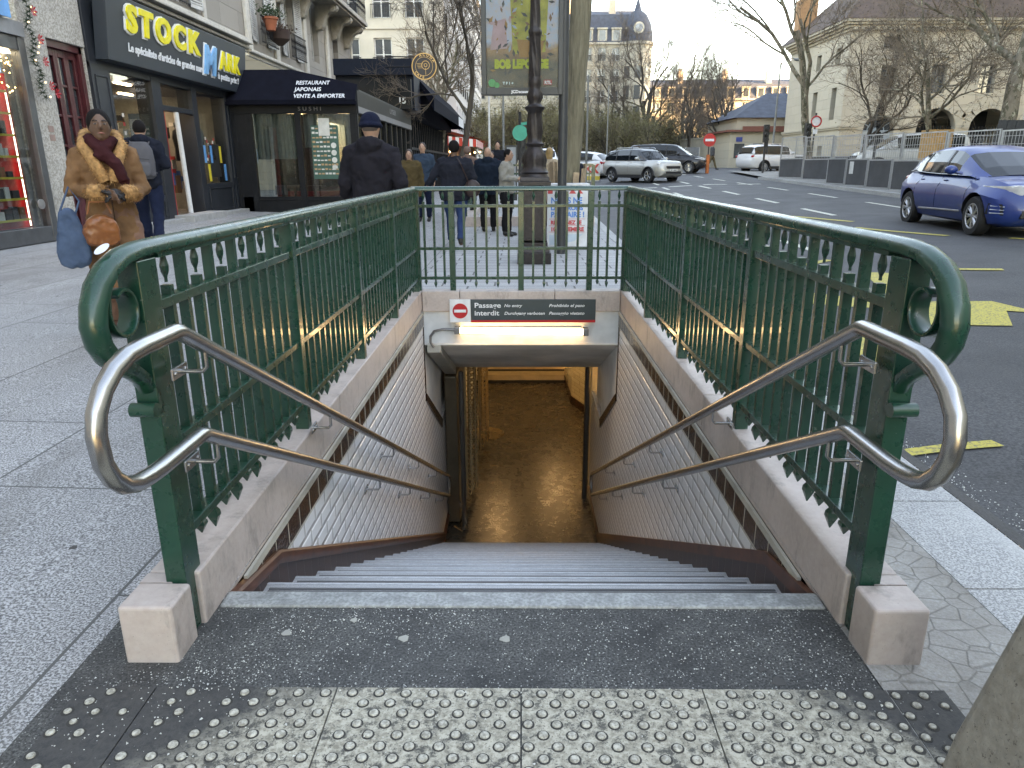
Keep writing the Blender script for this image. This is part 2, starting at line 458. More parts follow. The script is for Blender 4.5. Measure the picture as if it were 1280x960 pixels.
# tactile paving: slabs with staggered studs, wearing away at both ends
def m_tact():
    g = NG('tactile_concrete'); co = g.co()
    c = g.mix(g.ramp(g.noise(co, 60, 5, .7), .36, .6), (.24, .215, .165), (.50, .46, .37))
    c = g.mix(g.ramp(g.noise(co, 24, 6, .8), .52, .60, 0, .9), c, (.06, .058, .05))
    c = g.mix(g.ramp(g.noise(co, 150, 3), .60, .66, 0, .8), c, (.07, .065, .06))
    sx = g.n('ShaderNodeSeparateXYZ'); gg = g.n('ShaderNodeNewGeometry'); g.L(gg.outputs['Position'], sx.inputs[0])
    n = g.noise(co, 5, 5, .7)
    xl = g.math('ADD', sx.outputs[0], g.math('MULTIPLY', g.math('SUBTRACT', n, .5), .55))
    yl = g.math('MULTIPLY', g.math('SUBTRACT', sx.outputs[1], 1.3), .9)
    left = g.ramp(g.math('SUBTRACT', xl, yl), -1.0, -.72, 1, 0)
    right = g.ramp(g.math('ADD', xl, yl), .98, 1.12)
    tar = g.math('MAXIMUM', left, right)
    c = g.mix(g.math('MULTIPLY', tar, .93), c, (.034, .034, .036))
    g.col(c); g.rough(.72); g.bump(g.noise(co, 160, 4), .4, .003); return g.m
def m_stud():
    g = NG('stud_concrete'); co = g.co()
    g.col(g.mix(g.ramp(g.noise(co, 90, 4), .4, .62), (.27, .25, .205), (.56, .53, .45))); g.rough(.7); g.bump(g.noise(co, 200, 2), .3, .002); return g.m
def m_ringd():
    return mat('stud_ring_dark', (.045, .042, .038), .9, world=True)  # dark ring round the foot of each stud
TAC, STUD, RING = m_tact(), m_stud(), m_ringd()
mb = MB()
edges = [-1.19, -.985, -.495, 0.0, .485, .975, 1.13]
for i in range(6):
    a, b = edges[i] + .002, edges[i + 1] - .002
    mb.box(a, b, 1.126, 1.612, -.05, .006)
    mb.box(a, b, .636, 1.122, -.05, .006)
rr = random.Random(3)
row = 0; y = 1.59
while y > .7:
    x = -1.17 + (.036 if row % 2 else 0)
    while x < 1.12:
        if min(abs(x - q) for q in edges) > .013 and not (1.10 < y < 1.14):
            worn = .0
            if x < -.75 - (1.59 - y) * .6: worn = .65
            if x > .95: worn = .3
            if rr.random() > worn * .75:
                s_ = 1 - .25 * rr.random() * (1 if worn else .3)
                jx, jy = x + rr.uniform(-.001, .001), y + rr.uniform(-.001, .001)
                mb.cur = 2; mb.lathe([(.0165, 0), (.0160, .0009)], (jx, jy, .006), 12)
                mb.cur = 1; mb.lathe([(.0125 * s_, 0), (.0115 * s_, .0035), (.009 * s_, .005), (.004, .0055)], (jx, jy, .0062), 12)
                mb.cur = 0
        x += .072
    y -= .0365; row += 1
struct('tactile_paving', mb, [TAC, STUD, RING], recalc=False)

# scattered road salt on landing and kerb
mb = MB(); rr = random.Random(11)
def grain(x, y, z, s):
    a = rr.uniform(0, 6.28); P = [(x + s * cos(a + k * 2.09) * rr.uniform(.6, 1.2), y + s * sin(a + k * 2.09) * rr.uniform(.6, 1.2), z) for k in range(3)]
    P.append((x, y, z + s * rr.uniform(.6, 1.1))); mb.add(P, [(0, 1, 3), (1, 2, 3), (2, 0, 3)])
cl = [(-.55, 1.9, .18), (-.86, 1.68, .14), (.55, 1.86, .28), (-.3, 1.95, .2), (.2, 1.75, .5), (-.5, 1.7, .5), (.9, 1.75, .3), (-.95, 1.5, .3), (.8, 1.65, .4)]
for i in range(2600):
    c = rr.choice(cl); x = rr.gauss(c[0], c[2]); y = rr.gauss(c[1], c[2] * .4)
    if not (-1.2 < x < 1.3 and 1.3 < y < 2.03): continue
    if abs(x) > .95 and y > 1.68: continue
    grain(x, y, .002 if y > 1.612 else .008, abs(rr.gauss(.0012, .0011)) + .0007)
for i in range(1600):
    y = rr.uniform(1.9, 4.6); x = 1.9 + abs(rr.gauss(0, .10)); grain(x, y, G(x, y), abs(rr.gauss(.002, .0015)) + .001)
o = obj('road_salt', mb, mat('salt_grains', (.62, .62, .58), .7), recalc=False)
tag(o, 'white road salt grains strewn over the dark landing and by the kerb', 'road salt', kind='stuff')

mb = MB(); rr = random.Random(77)
for i in range(34):
    x, y = (rr.uniform(-1.0, 1.0), rr.uniform(1.64, 1.98)) if i < 7 else (rr.uniform(-6, -1.3), rr.uniform(1.5, 9))
    r = rr.uniform(.010, .020) if i else .016
    if i == 0: x, y = -.35, 1.83
    z = G(x, y); mb.cur = 0 if i < 4 else 1; mb.lathe([(r, 0), (r * .9, .0015), (r * .3, .002)], (x, y, z + .001), 9, wob=lambda a, z: .18 * sin(3 * a + x * 40))
o = obj('gum_spots', mb, [mat('pale_gum', (.34, .33, .29), .8), mat('grey_gum', (.075, .072, .068), .9)]); tag(o, 'trodden chewing gum spots on the landing and the left pavement', 'gum spots', kind='stuff')

# road paint
def m_paint(name, c, wear=.6):
    g = NG(name); co = g.co()
    k = g.ramp(g.noise(co, 40, 6, .8), wear - .06, wear + .04, 0, .85)
    k2 = g.ramp(g.noise(co, 130, 3), .6, .68, 0, .7)
    c1 = g.mix(k, c, (.07, .07, .075)); g.col(g.mix(k2, c1, (.06, .06, .065))); g.rough(.7); g.bump(g.noise(co, 110, 3), .4, .004); return g.m
YEL = m_paint('yellow_road_paint', (.50, .40, .07), .56); WHT = m_paint('white_road_paint', (.58, .57, .48), .58)
def mark(mb, pts):
    n = len(pts)
    mb.add([(x, y, G(x, y) + .009) for x, y in pts], [tuple(range(n))])
mb = MB()
def strip(x0, y0, x1, y1, wd, seg=6):
    L = hypot(x1 - x0, y1 - y0); nx, ny = -(y1 - y0) / L * wd / 2, (x1 - x0) / L * wd / 2
    for k in range(seg):
        a, b = k / seg, (k + 1) / seg
        q = [(x0 + (x1 - x0) * t, y0 + (y1 - y0) * t) for t in (a, b)]
        mark(mb, [(q[0][0] + nx, q[0][1] + ny), (q[0][0] - nx, q[0][1] - ny), (q[1][0] - nx, q[1][1] - ny), (q[1][0] + nx, q[1][1] + ny)])
strip(1.93, 3.44, 2.50, 3.55, .085)
# bus-lane arrow and bars, hatched in yellow
for q in [((3.5, 6.35), (4.3, 6.22), (4.6, 6.78), (3.6, 7.0)), ((3.6, 7.0), (4.6, 6.78), (4.85, 6.65), (4.72, 7.2), (3.75, 7.35)), ((2.95, 7.4), (3.6, 7.0), (3.75, 7.35), (3.2, 8.0)), ((2.5, 5.0), (2.8, 4.9), (3.1, 6.0), (2.8, 6.2)),
          ((3.9, 7.7), (4.2, 7.6), (4.6, 9.0), (4.35, 9.2))]: mark(mb, q)
strip(4.9, 9.3, 5.9, 8.9, .15); strip(3.1, 9.4, 4.4, 10.4, .14)
strip(2.4, 7.2, 2.55, 8.6, .14); strip(2.6, 10, 2.7, 12, .14)
strip(6.6, 14.6, 7.3, 12.6, .14); strip(6.2, 17.6, 7.0, 15.6, .15)
strip(7.9, 11.9, 8.7, 10.4, .13)
struct('yellow_road_marking', mb, YEL, recalc=False)
mb = MB()
for i in range(9): # broken lines across the carriageway
    y = 11.5 + i * 3.6; x = 4.6 + i * .25
    strip(x, y, x + .05, y + 1.6, .13)
for i in range(9):
    y = 17.0 + i * 4.0; strip(7.2 + .05 * i, y, 7.2 + .06 * i, y + 2.0, .14)
for i in range(7):
    y = 18.5 + i * 4.2; strip(9.6, y, 9.6, y + 2.2, .14)
for i in range(5):
    strip(3.2 + i * 1.5, 31 + i * .2, 4.2 + i * 1.5, 31.1 + i * .2, .3)
struct('white_road_marking', mb, WHT, recalc=False)

# ------------------------------------------------------------------ stairwell
HW = .97                                 # half width between tiled walls
Y0S, DY, DZ, NS = 2.05, .30, .159, 20
ZF = -NS * DZ                            # lower floor
YL = Y0S + NS * DY                       # foot of the stairs
def m_tread():
    g = NG('stair_granito'); co = g.co()
    c = g.mix(g.ramp(g.noise(co, 220, 3), .35, .65), (.30, .305, .31), (.52, .52, .52))
    c = g.mix(g.ramp(g.noise(g.co((.5, 3, 1)), 6, 6, .7), .45, .72, 0, .55), c, (.20, .20, .20))
    sx = g.n('ShaderNodeSeparateXYZ'); gg = g.n('ShaderNodeNewGeometry'); g.L(gg.outputs['Position'], sx.inputs[0])
    g.col(c); g.rough(.42); g.bump(g.noise(co, 160, 3), .2, .002); return g.m
TREAD = m_tread(); NOSE = mat('ribbed_nosing', (.50, .52, .54), .35, var=.2, vs=40, world=True, bump=.2)
t = thing('staircase', 'pale granite stairs going down between the tiled walls', 'staircase', (0, Y0S, 0))
rr = random.Random(5)
for i in range(NS):
    ys, zt = Y0S + i * DY, -(i + 1) * DZ
    mb = MB(); yb = ys + (DY + .02 if i < NS - 1 else .0)
    if i < NS - 1: mb.box(-HW, HW, ys + .004, yb + DY * .0 + .015, zt - .16, zt)
    else: continue
    st = obj('step', mb, TREAD, t, bevel=.004)
    mb = MB()
    y1 = ys + DY - .055
    for k in range(3): mb.box(-HW + .03, HW - .03, y1 + k * .018, y1 + k * .018 + .010, zt + .0005, zt + .0035)
    mb.cur = 1; mb.box(-HW + .01, HW - .01, ys + DY + .0165, ys + DY + .0225, zt - .035, zt + .002)
    obj('nosing', mb, [mat('nosing_grit', (.12, .12, .12), .8), NOSE], st, world=True)
mb = MB(); mb.box(-.965, .965, 1.985, 2.066, -.15, .009); obj('top_nosing', mb, mat('worn_edge_strip', (.34, .35, .34), .5, var=.35, vs=14, world=True, bump=.3, fine=(90, .6)), t, bevel=.006)
mb = MB(); mb.box(-HW, HW, 2.0, YL, ZF - .3, ZF - .25); obj('underside', mb, TREAD, t)

# lower passage floor
def m_lowfloor():
    g = NG('damp_passage_floor'); co = g.co()
    c = g.mix(g.ramp(g.noise(co, 45, 5, .7), .3, .7), (.035, .028, .020), (.080, .062, .042))
    c = g.mix(g.ramp(g.noise(co, 1.6, 4), .45, .7, 0, .6), c, (.03, .026, .022))
    c = g.mix(g.ramp(g.noise(co, 80, 3), .69, .72, 0, .8), c, (.35, .32, .26))
    c = g.mix(g.ramp(g.noise(co, 14, 6, .8), .54, .68, 0, .3), c, (.12, .105, .085))
    g.col(c); g.rough(g.ramp(g.noise(co, 9, 5, .7), .3, .7, .20, .36)); g.bump(g.math('ADD', g.noise(co, 70, 4), g.math('MULTIPLY', g.noise(co, 22, 4), .3)), .35, .003); return g.m
mb = MB(); mb.box(-HW - 2.0, 3.0, YL, 17, ZF - .2, ZF)
struct('passage_floor', mb, m_lowfloor())

def m_tile(name, c1, c2, mort, w_, h_, ms, rough, bumpd=.006, smooth=.6, offs=.5, yz=True):
    g = NG(name)
    if yz:   # wall in the YZ plane: use (Y, Z)
        gg = g.n('ShaderNodeNewGeometry'); sx = g.n('ShaderNodeSeparateXYZ'); g.L(gg.outputs['Position'], sx.inputs[0])
        cb = g.n('ShaderNodeCombineXYZ'); g.L(sx.outputs[1], cb.inputs[0]); g.L(sx.outputs[2], cb.inputs[1]); v = cb.outputs[0]
    else:
        gg = g.n('ShaderNodeNewGeometry'); sx = g.n('ShaderNodeSeparateXYZ'); g.L(gg.outputs['Position'], sx.inputs[0])
        cb = g.n('ShaderNodeCombineXYZ'); g.L(sx.outputs[0], cb.inputs[0]); g.L(sx.outputs[2], cb.inputs[1]); v = cb.outputs[0]
    br = g.n('ShaderNodeTexBrick'); br.offset = offs; br.inputs['Scale'].default_value = 1
    br.inputs['Brick Width'].default_value = w_; br.inputs['Row Height'].default_value = h_
    br.inputs['Mortar Size'].default_value = ms; br.inputs['Mortar Smooth'].default_value = smooth
    br.inputs['Color1'].default_value = tuple(c1) + (1,); br.inputs['Color2'].default_value = tuple(c2) + (1,)
    br.inputs['Mortar'].default_value = tuple(mort) + (1,); g.L(v, br.inputs['Vector'])
    b2 = g.n('ShaderNodeTexBrick'); b2.offset = offs; b2.inputs['Scale'].default_value = 1
    b2.inputs['Brick Width'].default_value = w_; b2.inputs['Row Height'].default_value = h_
    b2.inputs['Mortar Size'].default_value = ms * .28; b2.inputs['Mortar Smooth'].default_value = .2
    b2.inputs['Color1'].default_value = tuple(c1) + (1,); b2.inputs['Color2'].default_value = tuple(c2) + (1,)
    b2.inputs['Mortar'].default_value = tuple(mort) + (1,); g.L(v, b2.inputs['Vector'])
    n = g.noise(g.co(), 3, 5)
    cc = g.mix(g.ramp(n, .45, .8, 0, .12), b2.outputs['Color'], tuple(x * .55 for x in c1))
    g.col(cc); g.rough(rough)
    g.bump(g.math('SUBTRACT', 1.0, br.outputs['Fac']), 1.0, bumpd)
    MATS[name] = g.m; return g.m
WTILE = m_tile('bevelled_white_tile', (.92, .92, .92), (.87, .87, .87), (.55, .54, .52), .17, .085, .017, .14, .006, .9)
SKIRT = m_tile('brown_skirting_tile', (.030, .009, .006), (.045, .015, .010), (.20, .17, .15), .10, 5.0, .004, .38, .003, .3, 0)
BAND = mat('brown_relief_tile', (.035, .012, .007), .16, var=.4, vs=30, bump=.9, bs=45, world=True)
CAPT = mat('amber_cap_tile', (.10, .030, .014), .40, var=.4, vs=12, world=True)
GROUT = mat('pale_grout', (.42, .39, .33), .8, var=.2, world=True)
CONC = mat('painted_concrete', (.75, .74, .71), .6, var=.12, vs=3, world=True, bump=.1, fine=(2.2, .22))

def nose_z(y): return -(y - Y0S) * DZ / DY
YB = 6.98
for sgn, side in ((-1, 'left'), (1, 'right')):
    lab = 'white tiled stair wall with brown borders on the %s, %s side' % (side, 'shop' if sgn < 0 else 'road')
    t = thing('stair_wall', 'white bevelled-tile stairwell wall with brown bands, on the %s side' % ('shop-front' if sgn < 0 else 'road'), 'tiled wall', (sgn * HW, 4, -1), group='tiled stairwell walls')
    F = frame((sgn * HW, 0), (0, 1), (-sgn, 0))   # u = Y, v = towards the stairs
    # tile field (polygon above skirting, below band), with the concrete gusset left out
    top, sk = -.16, .14
    poly = [(2.60, top), (YB, top), (YB, -.90), (8.25, -1.62), (YL + 1.4, -1.62), (YL + 1.4, ZF + .13), (YL, ZF + .10)]
    mb = MB(); mb.prism(poly, F, -.06, .0); obj('tile_field', mb, WTILE, t)
    mb = MB(); mb.prism([(2.2, -.047), (YB, -.047), (YB, -.155), (2.62, -.155)], F, -.05, .010); bd = obj('border_band', mb, BAND, t, bevel=.003)
    mb = MB()
    yy = 2.35
    while yy < YB: mb.fbox(F, yy - .0025, yy + .0025, .0, .0115, -.150, -.05); yy += .152
    mb.fbox(F, 2.2, YB, .0, .013, -.048, -.018); mb.fbox(F, 2.62, YB, 0, .0125, -.163, -.156)
    obj('joint', mb, GROUT, bd)
    # skirting that follows the slope
    pl = [(Y0S - .0, -.02), (2.2, -.05), (2.45, nose_z(2.45) + sk - .03), (YL - .05, ZF + .13), (YL + 1.4, ZF + .10), (YL + 1.4, ZF - .05), (Y0S + .02, -.62), (Y0S + .02, -.05)]
    mb = MB(); mb.prism([(Y0S, -.03), (2.50, nose_z(2.50) + sk - .04), (YL, ZF + sk - .04), (YL + 1.4, ZF + .1), (YL + 1.4, ZF - .02), (Y0S + .3, ZF - .02), (Y0S, -.5)], F, -.05, .012)
    obj('skirting', mb, SKIRT, t)
    mb = MB()
    mb.tube([F(2.06, .010, -.028), F(2.50, .010, nose_z(2.50) + sk - .02), F(YL, .010, ZF + sk - .02), F(YL + 1.4, .010, ZF + .115)], 1, prof=[(-.012, -.026), (.014, -.026), (.019, -.018), (.021, 0), (.019, .018), (.010, .026), (-.012, .026)], up=(0, 0, 1))
    cp = obj('skirting_cap', mb, CAPT, t, smooth=40)
    # concrete gusset beside the soffit with brown slanting edge
    mb = MB(); mb.prism([(YB + .0, -.06), (YB, -.90), (8.25, -1.62), (8.25, -1.06), (8.9, -1.06), (8.9, -.06)], F, -.05, .004); gs = obj('gusset', mb, CONC, t)
    mb = MB(); mb.prism([(YB - .03, -.86), (YB - .03, -.94), (8.22, -1.70), (8.30, -1.62)], F, -.02, .016)
    mb.prism([(YB - .03, -.16), (YB - .03, -.90), (YB, -.90), (YB, -.16)], F, -.02, .008)
    obj('gusset_edge', mb, BAND, t)
    # plain wall further down
    mb = MB()
    mb.fbox(F, YL + 1.4, YL + 1.6 if sgn > 0 else 15.2, -.3, 0, ZF, -1.0); obj('lower_wall', mb, mat('cream_wall_tile', (.55, .50, .38), .35, world=True), t)
    # masonry backing
    mb = MB(); mb.fbox(F, 2.0, 9.3, -.3, -.055, ZF, -.05); obj('backing', mb, CONC, t)

# stone kerbs around the opening, in separate blocks
K = .18
for sgn in (-1, 1):
    t = thing('stone_curb', 'pale limestone curb with a squared end block under the %s railing' % ('pavement-side' if sgn < 0 else 'road-side'), 'stone curb', (sgn * 1.03, 1.75, 0), group='limestone curbs of the stairwell')
    xo, xi = sgn * 1.125, sgn * .972
    a, b = sorted((xo, xi))
    mb = MB(); mb.box(a, b, 1.717, 1.845, -.02, K); obj('end_block', mb, STONE, t, bevel=.010, seg=3)
    ys = [1.90, 3.66, 5.42, 7.12]
    mb = MB(); mb.box(min(xo, sgn * 1.03), max(xo, sgn * 1.03), 1.848, 1.897, -.02, K - .002); obj('infill', mb, STONE, t)
    for i in range(3):
        mb = MB(); mb.box(a, b, ys[i] + .003, ys[i + 1] - .003, -.022, K); obj('curb_stone', mb, STONE, t, bevel=.007)
    mb = MB()
    for y in ys[1:3]: mb.box(a + .004, b - .004, y - .003, y + .003, -.02, K - .004)
    obj('joint', mb, GROUT, t)
t = thing('stone_curb', 'limestone curb across the far end of the stairwell above the sign', 'stone curb', (0, 7.05, 0), group='limestone curbs of the stairwell')
xs = [-.969, -.60, .33, .969]
for i in range(3):
    mb = MB(); mb.box(xs[i] + .002, xs[i + 1] - .002, 6.96, 7.12, -.022, K); obj('curb_stone', mb, STONE, t, bevel=.007)
# end wall and sloped soffit
t = thing('lintel', 'white painted concrete lintel with sloping soffit above the passage', 'lintel', (0, 7.0, 0))
mb = MB(); mb.box(-HW, HW, 6.985, 7.3, -.345, -.022); obj('face', mb, mat('white_painted_face', (.66, .68, .68), .5, var=.1, world=True, fine=(5, .25)), t)
mb = MB(); F = frame((0, 0), (0, 1), (1, 0))
mb.prism([(6.978, -.345), (6.978, -.362), (7.06, -.40), (8.67, -1.06), (17, -1.06), (17, -.9), (8.9, -.9), (7.3, -.3)], F, -HW, HW + .0)
obj('soffit', mb, mat('grey_painted_soffit', (.68, .66, .62), .55, var=.22, vs=2.2, world=True, fine=(1.4, .3)), t)
mb = MB(); mb.box(-HW - .9, 3.2, 9.5, 17, -1.05, -.9); obj('ceiling', mb, mat('cream_ceiling', (.5, .46, .36), .6, world=True), t)
# passage end, widening on the right
t = thing('passage_wall', 'cream tiled passage wall with brown skirting below the stairs', 'tiled wall', (1.3, 12, ZF))
CT = m_tile('cream_brick_tile', (.52, .46, .33), (.46, .40, .28), (.2, .17, .12), .15, .075, .008, .25, .004, .5, .5, yz=False)
pts = [(.97, 9.6), (1.65, 9.75), (1.65, 12.6), (1.22, 13.0), (1.0, 13.6), (.95, 15.2)]
mb = MB(); mk = MB()
for (ax, ay), (bx, by) in zip(pts, pts[1:]):
    L = hypot(bx - ax, by - ay); FF = frame((ax, ay), (bx - ax, by - ay), (-(by - ay), bx - ax))
    mb.fbox(FF, 0, L, -.12, 0, ZF, -1.06); mk.fbox(FF, 0, L + .01, 0, .02, ZF, ZF + .16)
obj('tile_field', mb, CT, t); obj('skirting', mk, BAND, t)
t = thing('passage_steps', 'low beige step closing the far end of the passage', 'step', (0, 15.05, ZF))
mb = MB(); mb.box(-1.0, 1.1, 15.05, 15.4, ZF, ZF + .17); obj('riser', mb, mat('beige_riser', (.48, .40, .28), .5, world=True), t)
mb = MB(); mb.box(-1.0, 1.1, 15.40, 16.9, ZF, ZF + .30); obj('upper_riser', mb, mat('beige_riser', (.48, .40, .28), .5), t)
mb = MB(); mb.box(-1.0, 1.1, 15.0, 15.05, ZF, ZF + .05); mb.box(-1, 1.1, 15.36, 15.4, ZF + .17, ZF + .20); obj('dark_edge', mb, mat('dark_rubber', (.02, .02, .02), .5), t)

# lamp tube on the lintel, its conduit, and two tubes inside the passage
TUBE = emit('warm_tube', (1.0, .80, .52), 1.15)
t = thing('tube_lamp', 'lit fluorescent tube lamp on the lintel under the sign', 'tube lamp', (0, 6.93, -.22))
mb = MB(); mb.tube([(-.60, 6.925, -.200), (.61, 6.925, -.217)], .030, 14); obj('tube', mb, TUBE, t, smooth=50)
mb = MB(); mb.box(-.655, -.60, 6.895, 6.98, -.235, -.165); mb.box(.61, .665, 6.895, 6.98, -.252, -.182); mb.box(-.58, .60, 6.962, 6.98, -.235, -.175); obj('end_cap', mb, mat('grey_metal', (.25, .25, .25), .35, .8), t, bevel=.006)
mb = MB(); mb.tube([(-.655, 6.95, -.2), (-.78, 6.95, -.195), (-.86, 6.955, -.215), (-.90, 6.96, -.27), (-.90, 6.96, -.33), (-.87, 6.96, -.38)], .013, 8); obj('conduit', mb, mat('grey_metal', (.25, .25, .25), .35, .8), t, smooth=60)
mb = MB(); mb.prism([(6.975, -.36), (8.5, -.98), (8.5, -1.1), (6.975, -.44)], frame((0, 0), (0, 1), (1, 0)), -.94, -.80); obj('cable_box', mb, mat('cream_trunking', (.40, .38, .33), .5), t, bevel=.008)
for i, (x, y) in enumerate(((-.45, 12.3), (.7, 13.6))):
    t = thing('ceiling_lamp', 'warm tube lamp on the passage ceiling, ' + ('nearer the folded gate' if i == 0 else 'deeper inside near the far step'), 'ceiling lamp', (x, y, -1.1), group='passage ceiling lamps')
    mb = MB(); mb.tube([(x, y - .6, -1.12), (x, y + .6, -1.12)], .035, 10); obj('tube', mb, emit('passage_tube', (1.0, .74, .46), 3.6), t, smooth=50)
    mb = MB(); mb.box(x - .06, x + .06, y - .66, y + .66, -1.085, -1.05); obj('housing', mb, mat('grey_metal', (.25, .25, .25), .35, .8), t)
# dome lamp housing at soffit edge
mb = MB(); mb.ell((-.86, 8.95, -1.09), .075, .075, .04, 14, 8)
o = obj('dome_detector', mb, mat('white_plastic', (.6, .6, .58), .4), smooth=60); tag(o, 'small white dome under the soffit beside the gate', 'dome light')

# enamel sign
t = thing('no_entry_sign', 'dark enamel Passage interdit sign with red no-entry disc', 'sign', (0, 6.93, 0))
F = frame((0, 6.93), (1, 0), (0, -1))
mb = MB(); mb.fbox(F, -.49, .725, 0, .022, -.118, .108); obj('panel', mb, mat('dark_enamel', (.038, .055, .060), .3), t, bevel=.003)
mb = MB(); mb.fbox(F, -.695, -.492, 0, .022, -.118, .108); obj('white_square', mb, mat('white_enamel', (.72, .73, .73), .3), t, bevel=.003)
mb = MB(); mb.fbox(F, -.49, .725, .022, .0245, -.118, -.094); obj('red_strip', mb, mat('red_enamel', (.55, .02, .025), .3), t)
mb = MB(); mb.cyl(F(-.593, .0225, -.003), .074, -.003, 40, axis='y'); dc = obj('disc', mb, mat('red_enamel', (.55, .02, .025), .3), t)
mb = MB(); mb.fbox(F, -.593 - .058, -.593 + .058, .0262, .028, -.017, .011); obj('bar', mb, mat('white_enamel', (.72, .73, .73), .3), dc)
WE = mat('white_enamel', (.72, .73, .73), .3)
tx = MB()
for s_, h, u, z, sh, wd in (('Passage', .049, -.455, .030, 0, .255), ('interdit', .049, -.455, -.046, 0, .24), ('No entry', .029, -.165, .036, .25, .175), ('Durchgang verboten', .029, -.165, -.040, .25, .395), ('Prohibido el paso', .029, .27, .036, .25, .345), ('Passaggio vietato', .029, .27, -.040, .25, .345)):
    m_ = text_mb(s_, h, .003, .0007 if sh else .0012, sh, 1, 'LEFT', wd); place_text(m_, F, u, .0245, z); tx.add(m_.v, m_.f)
obj('lettering', tx, WE, t, recalc=False)
t['label'] = 'dark enamel sign reading Passage interdit with red no-entry disc over stairs'

# folded gate and posts at the foot of the stairs
BR = mat('brown_gate_steel', (.15, .115, .075), .38, .5, world=False)
t = thing('folding_gate', 'brown steel gate folded back against the wall with curved lattice leaves', 'gate', (-.85, 9, ZF))
mb = MB(); mb.box(-.955, -.80, 8.55, 9.9, ZF + .03, -1.15); obj('leaf', mb, BR, t, bevel=.01)
mb = MB(); mb.tube([(-.735, 8.42, ZF), (-.735, 8.42, -1.05)], .032, 12); obj('gate_post', mb, mat('grey_gate_post', (.12, .11, .10), .35, .6), t, smooth=50)
def lattice(cx, cy, R, a0, a1, z0, z1):
    mb = MB(); n = 9
    def P(a, z): return (cx + R * cos(a), cy + R * sin(a) * 1.3, z)
    for i in range(n + 1):
        a = a0 + (a1 - a0) * i / n
    zz = z0
    while zz < z1 - .12:
        pts = [P(a0 + (a1 - a0) * k / 10, zz + .10 * abs(((k * 2) % 4) - 2) / 2 + .012 * k) for k in range(11)]
        mb.tube(pts, .008, 4); zz += .075
    for i in (0, 10):
        a = a0 + (a1 - a0) * i / 10; mb.tube([P(a, z0), P(a, z1)], .02, 6)
    return mb
obj('lattice_panel', lattice(-1.15, 9.6, .52, -.7, .75, ZF + .08, -1.1), mat('cream_lattice', (.55, .42, .24), .4, .4), t)
obj('lattice_panel', lattice(-1.05, 11.4, .50, -.7, .75, ZF + .08, -1.1), mat('cream_lattice', (.55, .42, .24), .4, .4), t)
mb = MB(); mb.tube([(-.80, 8.5, ZF + .35), (-.70, 8.36, ZF + .12), (-.76, 8.3, ZF + .03), (-.86, 8.28, ZF + .12)], .008, 6); obj('chain', mb, BR, t)
mb = MB(); mb.cyl((.90, 9.35, ZF), .036, 2.12, 14); o = obj('pole', mb, mat('grey_gate_post', (.12, .11, .10), .35, .6), smooth=50)
tag(o, 'slim dark steel pole by the right wall at the stair foot', 'pole')
o.name = 'steel_pole'
mb = MB(); mb.lathe([(.30, 0), (.33, .004)], (-.62, 11.9, ZF), 20); 
o = obj('floor_patch', mb, mat('wet_brown_patch', (.10, .07, .035), .25, var=.4)); o['kind'] = 'structure'

# handrails
def handrail(sgn, pts_up, pts_lo, loop, x):
    lab = 'brushed steel double handrail with rounded loop end on the %s' % ('shop side, left of the steps' if sgn < 0 else 'road side, right of the steps')
    t = thing('handrail', lab, 'handrail', (x, 1.8, 0), group='steel handrails of the stairs')
    def rnd(P, r=.03, n=4):
        out = []
        for i, p in enumerate(P):
            p = Vector(p)
            if i in (0, len(P) - 1): out.append(p); continue
            a, b = Vector(P[i - 1]), Vector(P[i + 1]); da = (a - p).normalized(); db = (b - p).normalized()
            rr_ = min(r, (a - p).length * .4, (b - p).length * .4); s0, s1 = p + da * rr_, p + db * rr_
            for k in range(n + 1):
                u = k / n; out.append(s0 * (1 - u) ** 2 + p * 2 * u * (1 - u) + s1 * u * u)
        return out
    P = lambda L: [(x, y, z) for y, z in L]
    mb = MB(); full = P(pts_up) + P(loop) + P(pts_lo)
    n1 = len(pts_up)
    path = []
    path += rnd(P(pts_up) + P(loop[:1]), .02)[:-1]
    path += [Vector(q) for q in P(loop)]
    path += rnd(P(loop[-1:]) + P(pts_lo), .02)[1:]
    # lower return joining both rails
    mb.tube(path, .0215, 16); obj('tube', mb, STEEL, t, smooth=50)
    a, b = pts_up[0], pts_lo[-1]
    mb = MB(); mb.tube([(x, a[0], a[1]), (x, a[0] + .07, a[1] - .06), (x, b[0] + .10, b[1] + .03), (x, b[0], b[1])], .0215, 12); obj('return_bend', mb, STEEL, t, smooth=50)
    def zup(y, L):
        for (y1, z1), (y2, z2) in zip(L, L[1:]):
            lo, hi = min(y1, y2), max(y1, y2)
            if lo <= y <= hi: return z1 + (z2 - z1) * (y - y1) / (y2 - y1)
        return 0
    for L, ys in ((pts_up, (1.93, 3.12, 4.6, 5.7, 6.9)), (pts_lo, (1.93, 4.1, 5.2, 6.3, 7.4))):
        for y in ys:
            z = zup(y, L); wx = sgn * (.955 if y < 3.5 else .965)
            mb = MB(); mb.tube([(x, y, z - .02), (x, y, z - .062), (x + sgn * .012, y, z - .075), (wx, y, z - .075)], .0065, 8)
            bk = obj('bracket', mb, STEEL, t, smooth=50)
            mb = MB(); a_, b_ = sorted((wx, wx + sgn * .008)); mb.box(a_, b_, y - .045, y + .045, z - .092, z - .058)
            for q in (-.03, .03): mb.cyl((wx - sgn * .004, y + q, z - .075), .006, sgn * .006, 8, axis='x')
            obj('plate', mb, STEEL, bk, bevel=.002)
loopR = [(1.60, .950), (1.53, .947), (1.47, .930), (1.42, .900), (1.385, .860), (1.372, .815), (1.378, .770), (1.40, .727), (1.437, .694), (1.485, .676), (1.54, .668), (1.60, .664)]
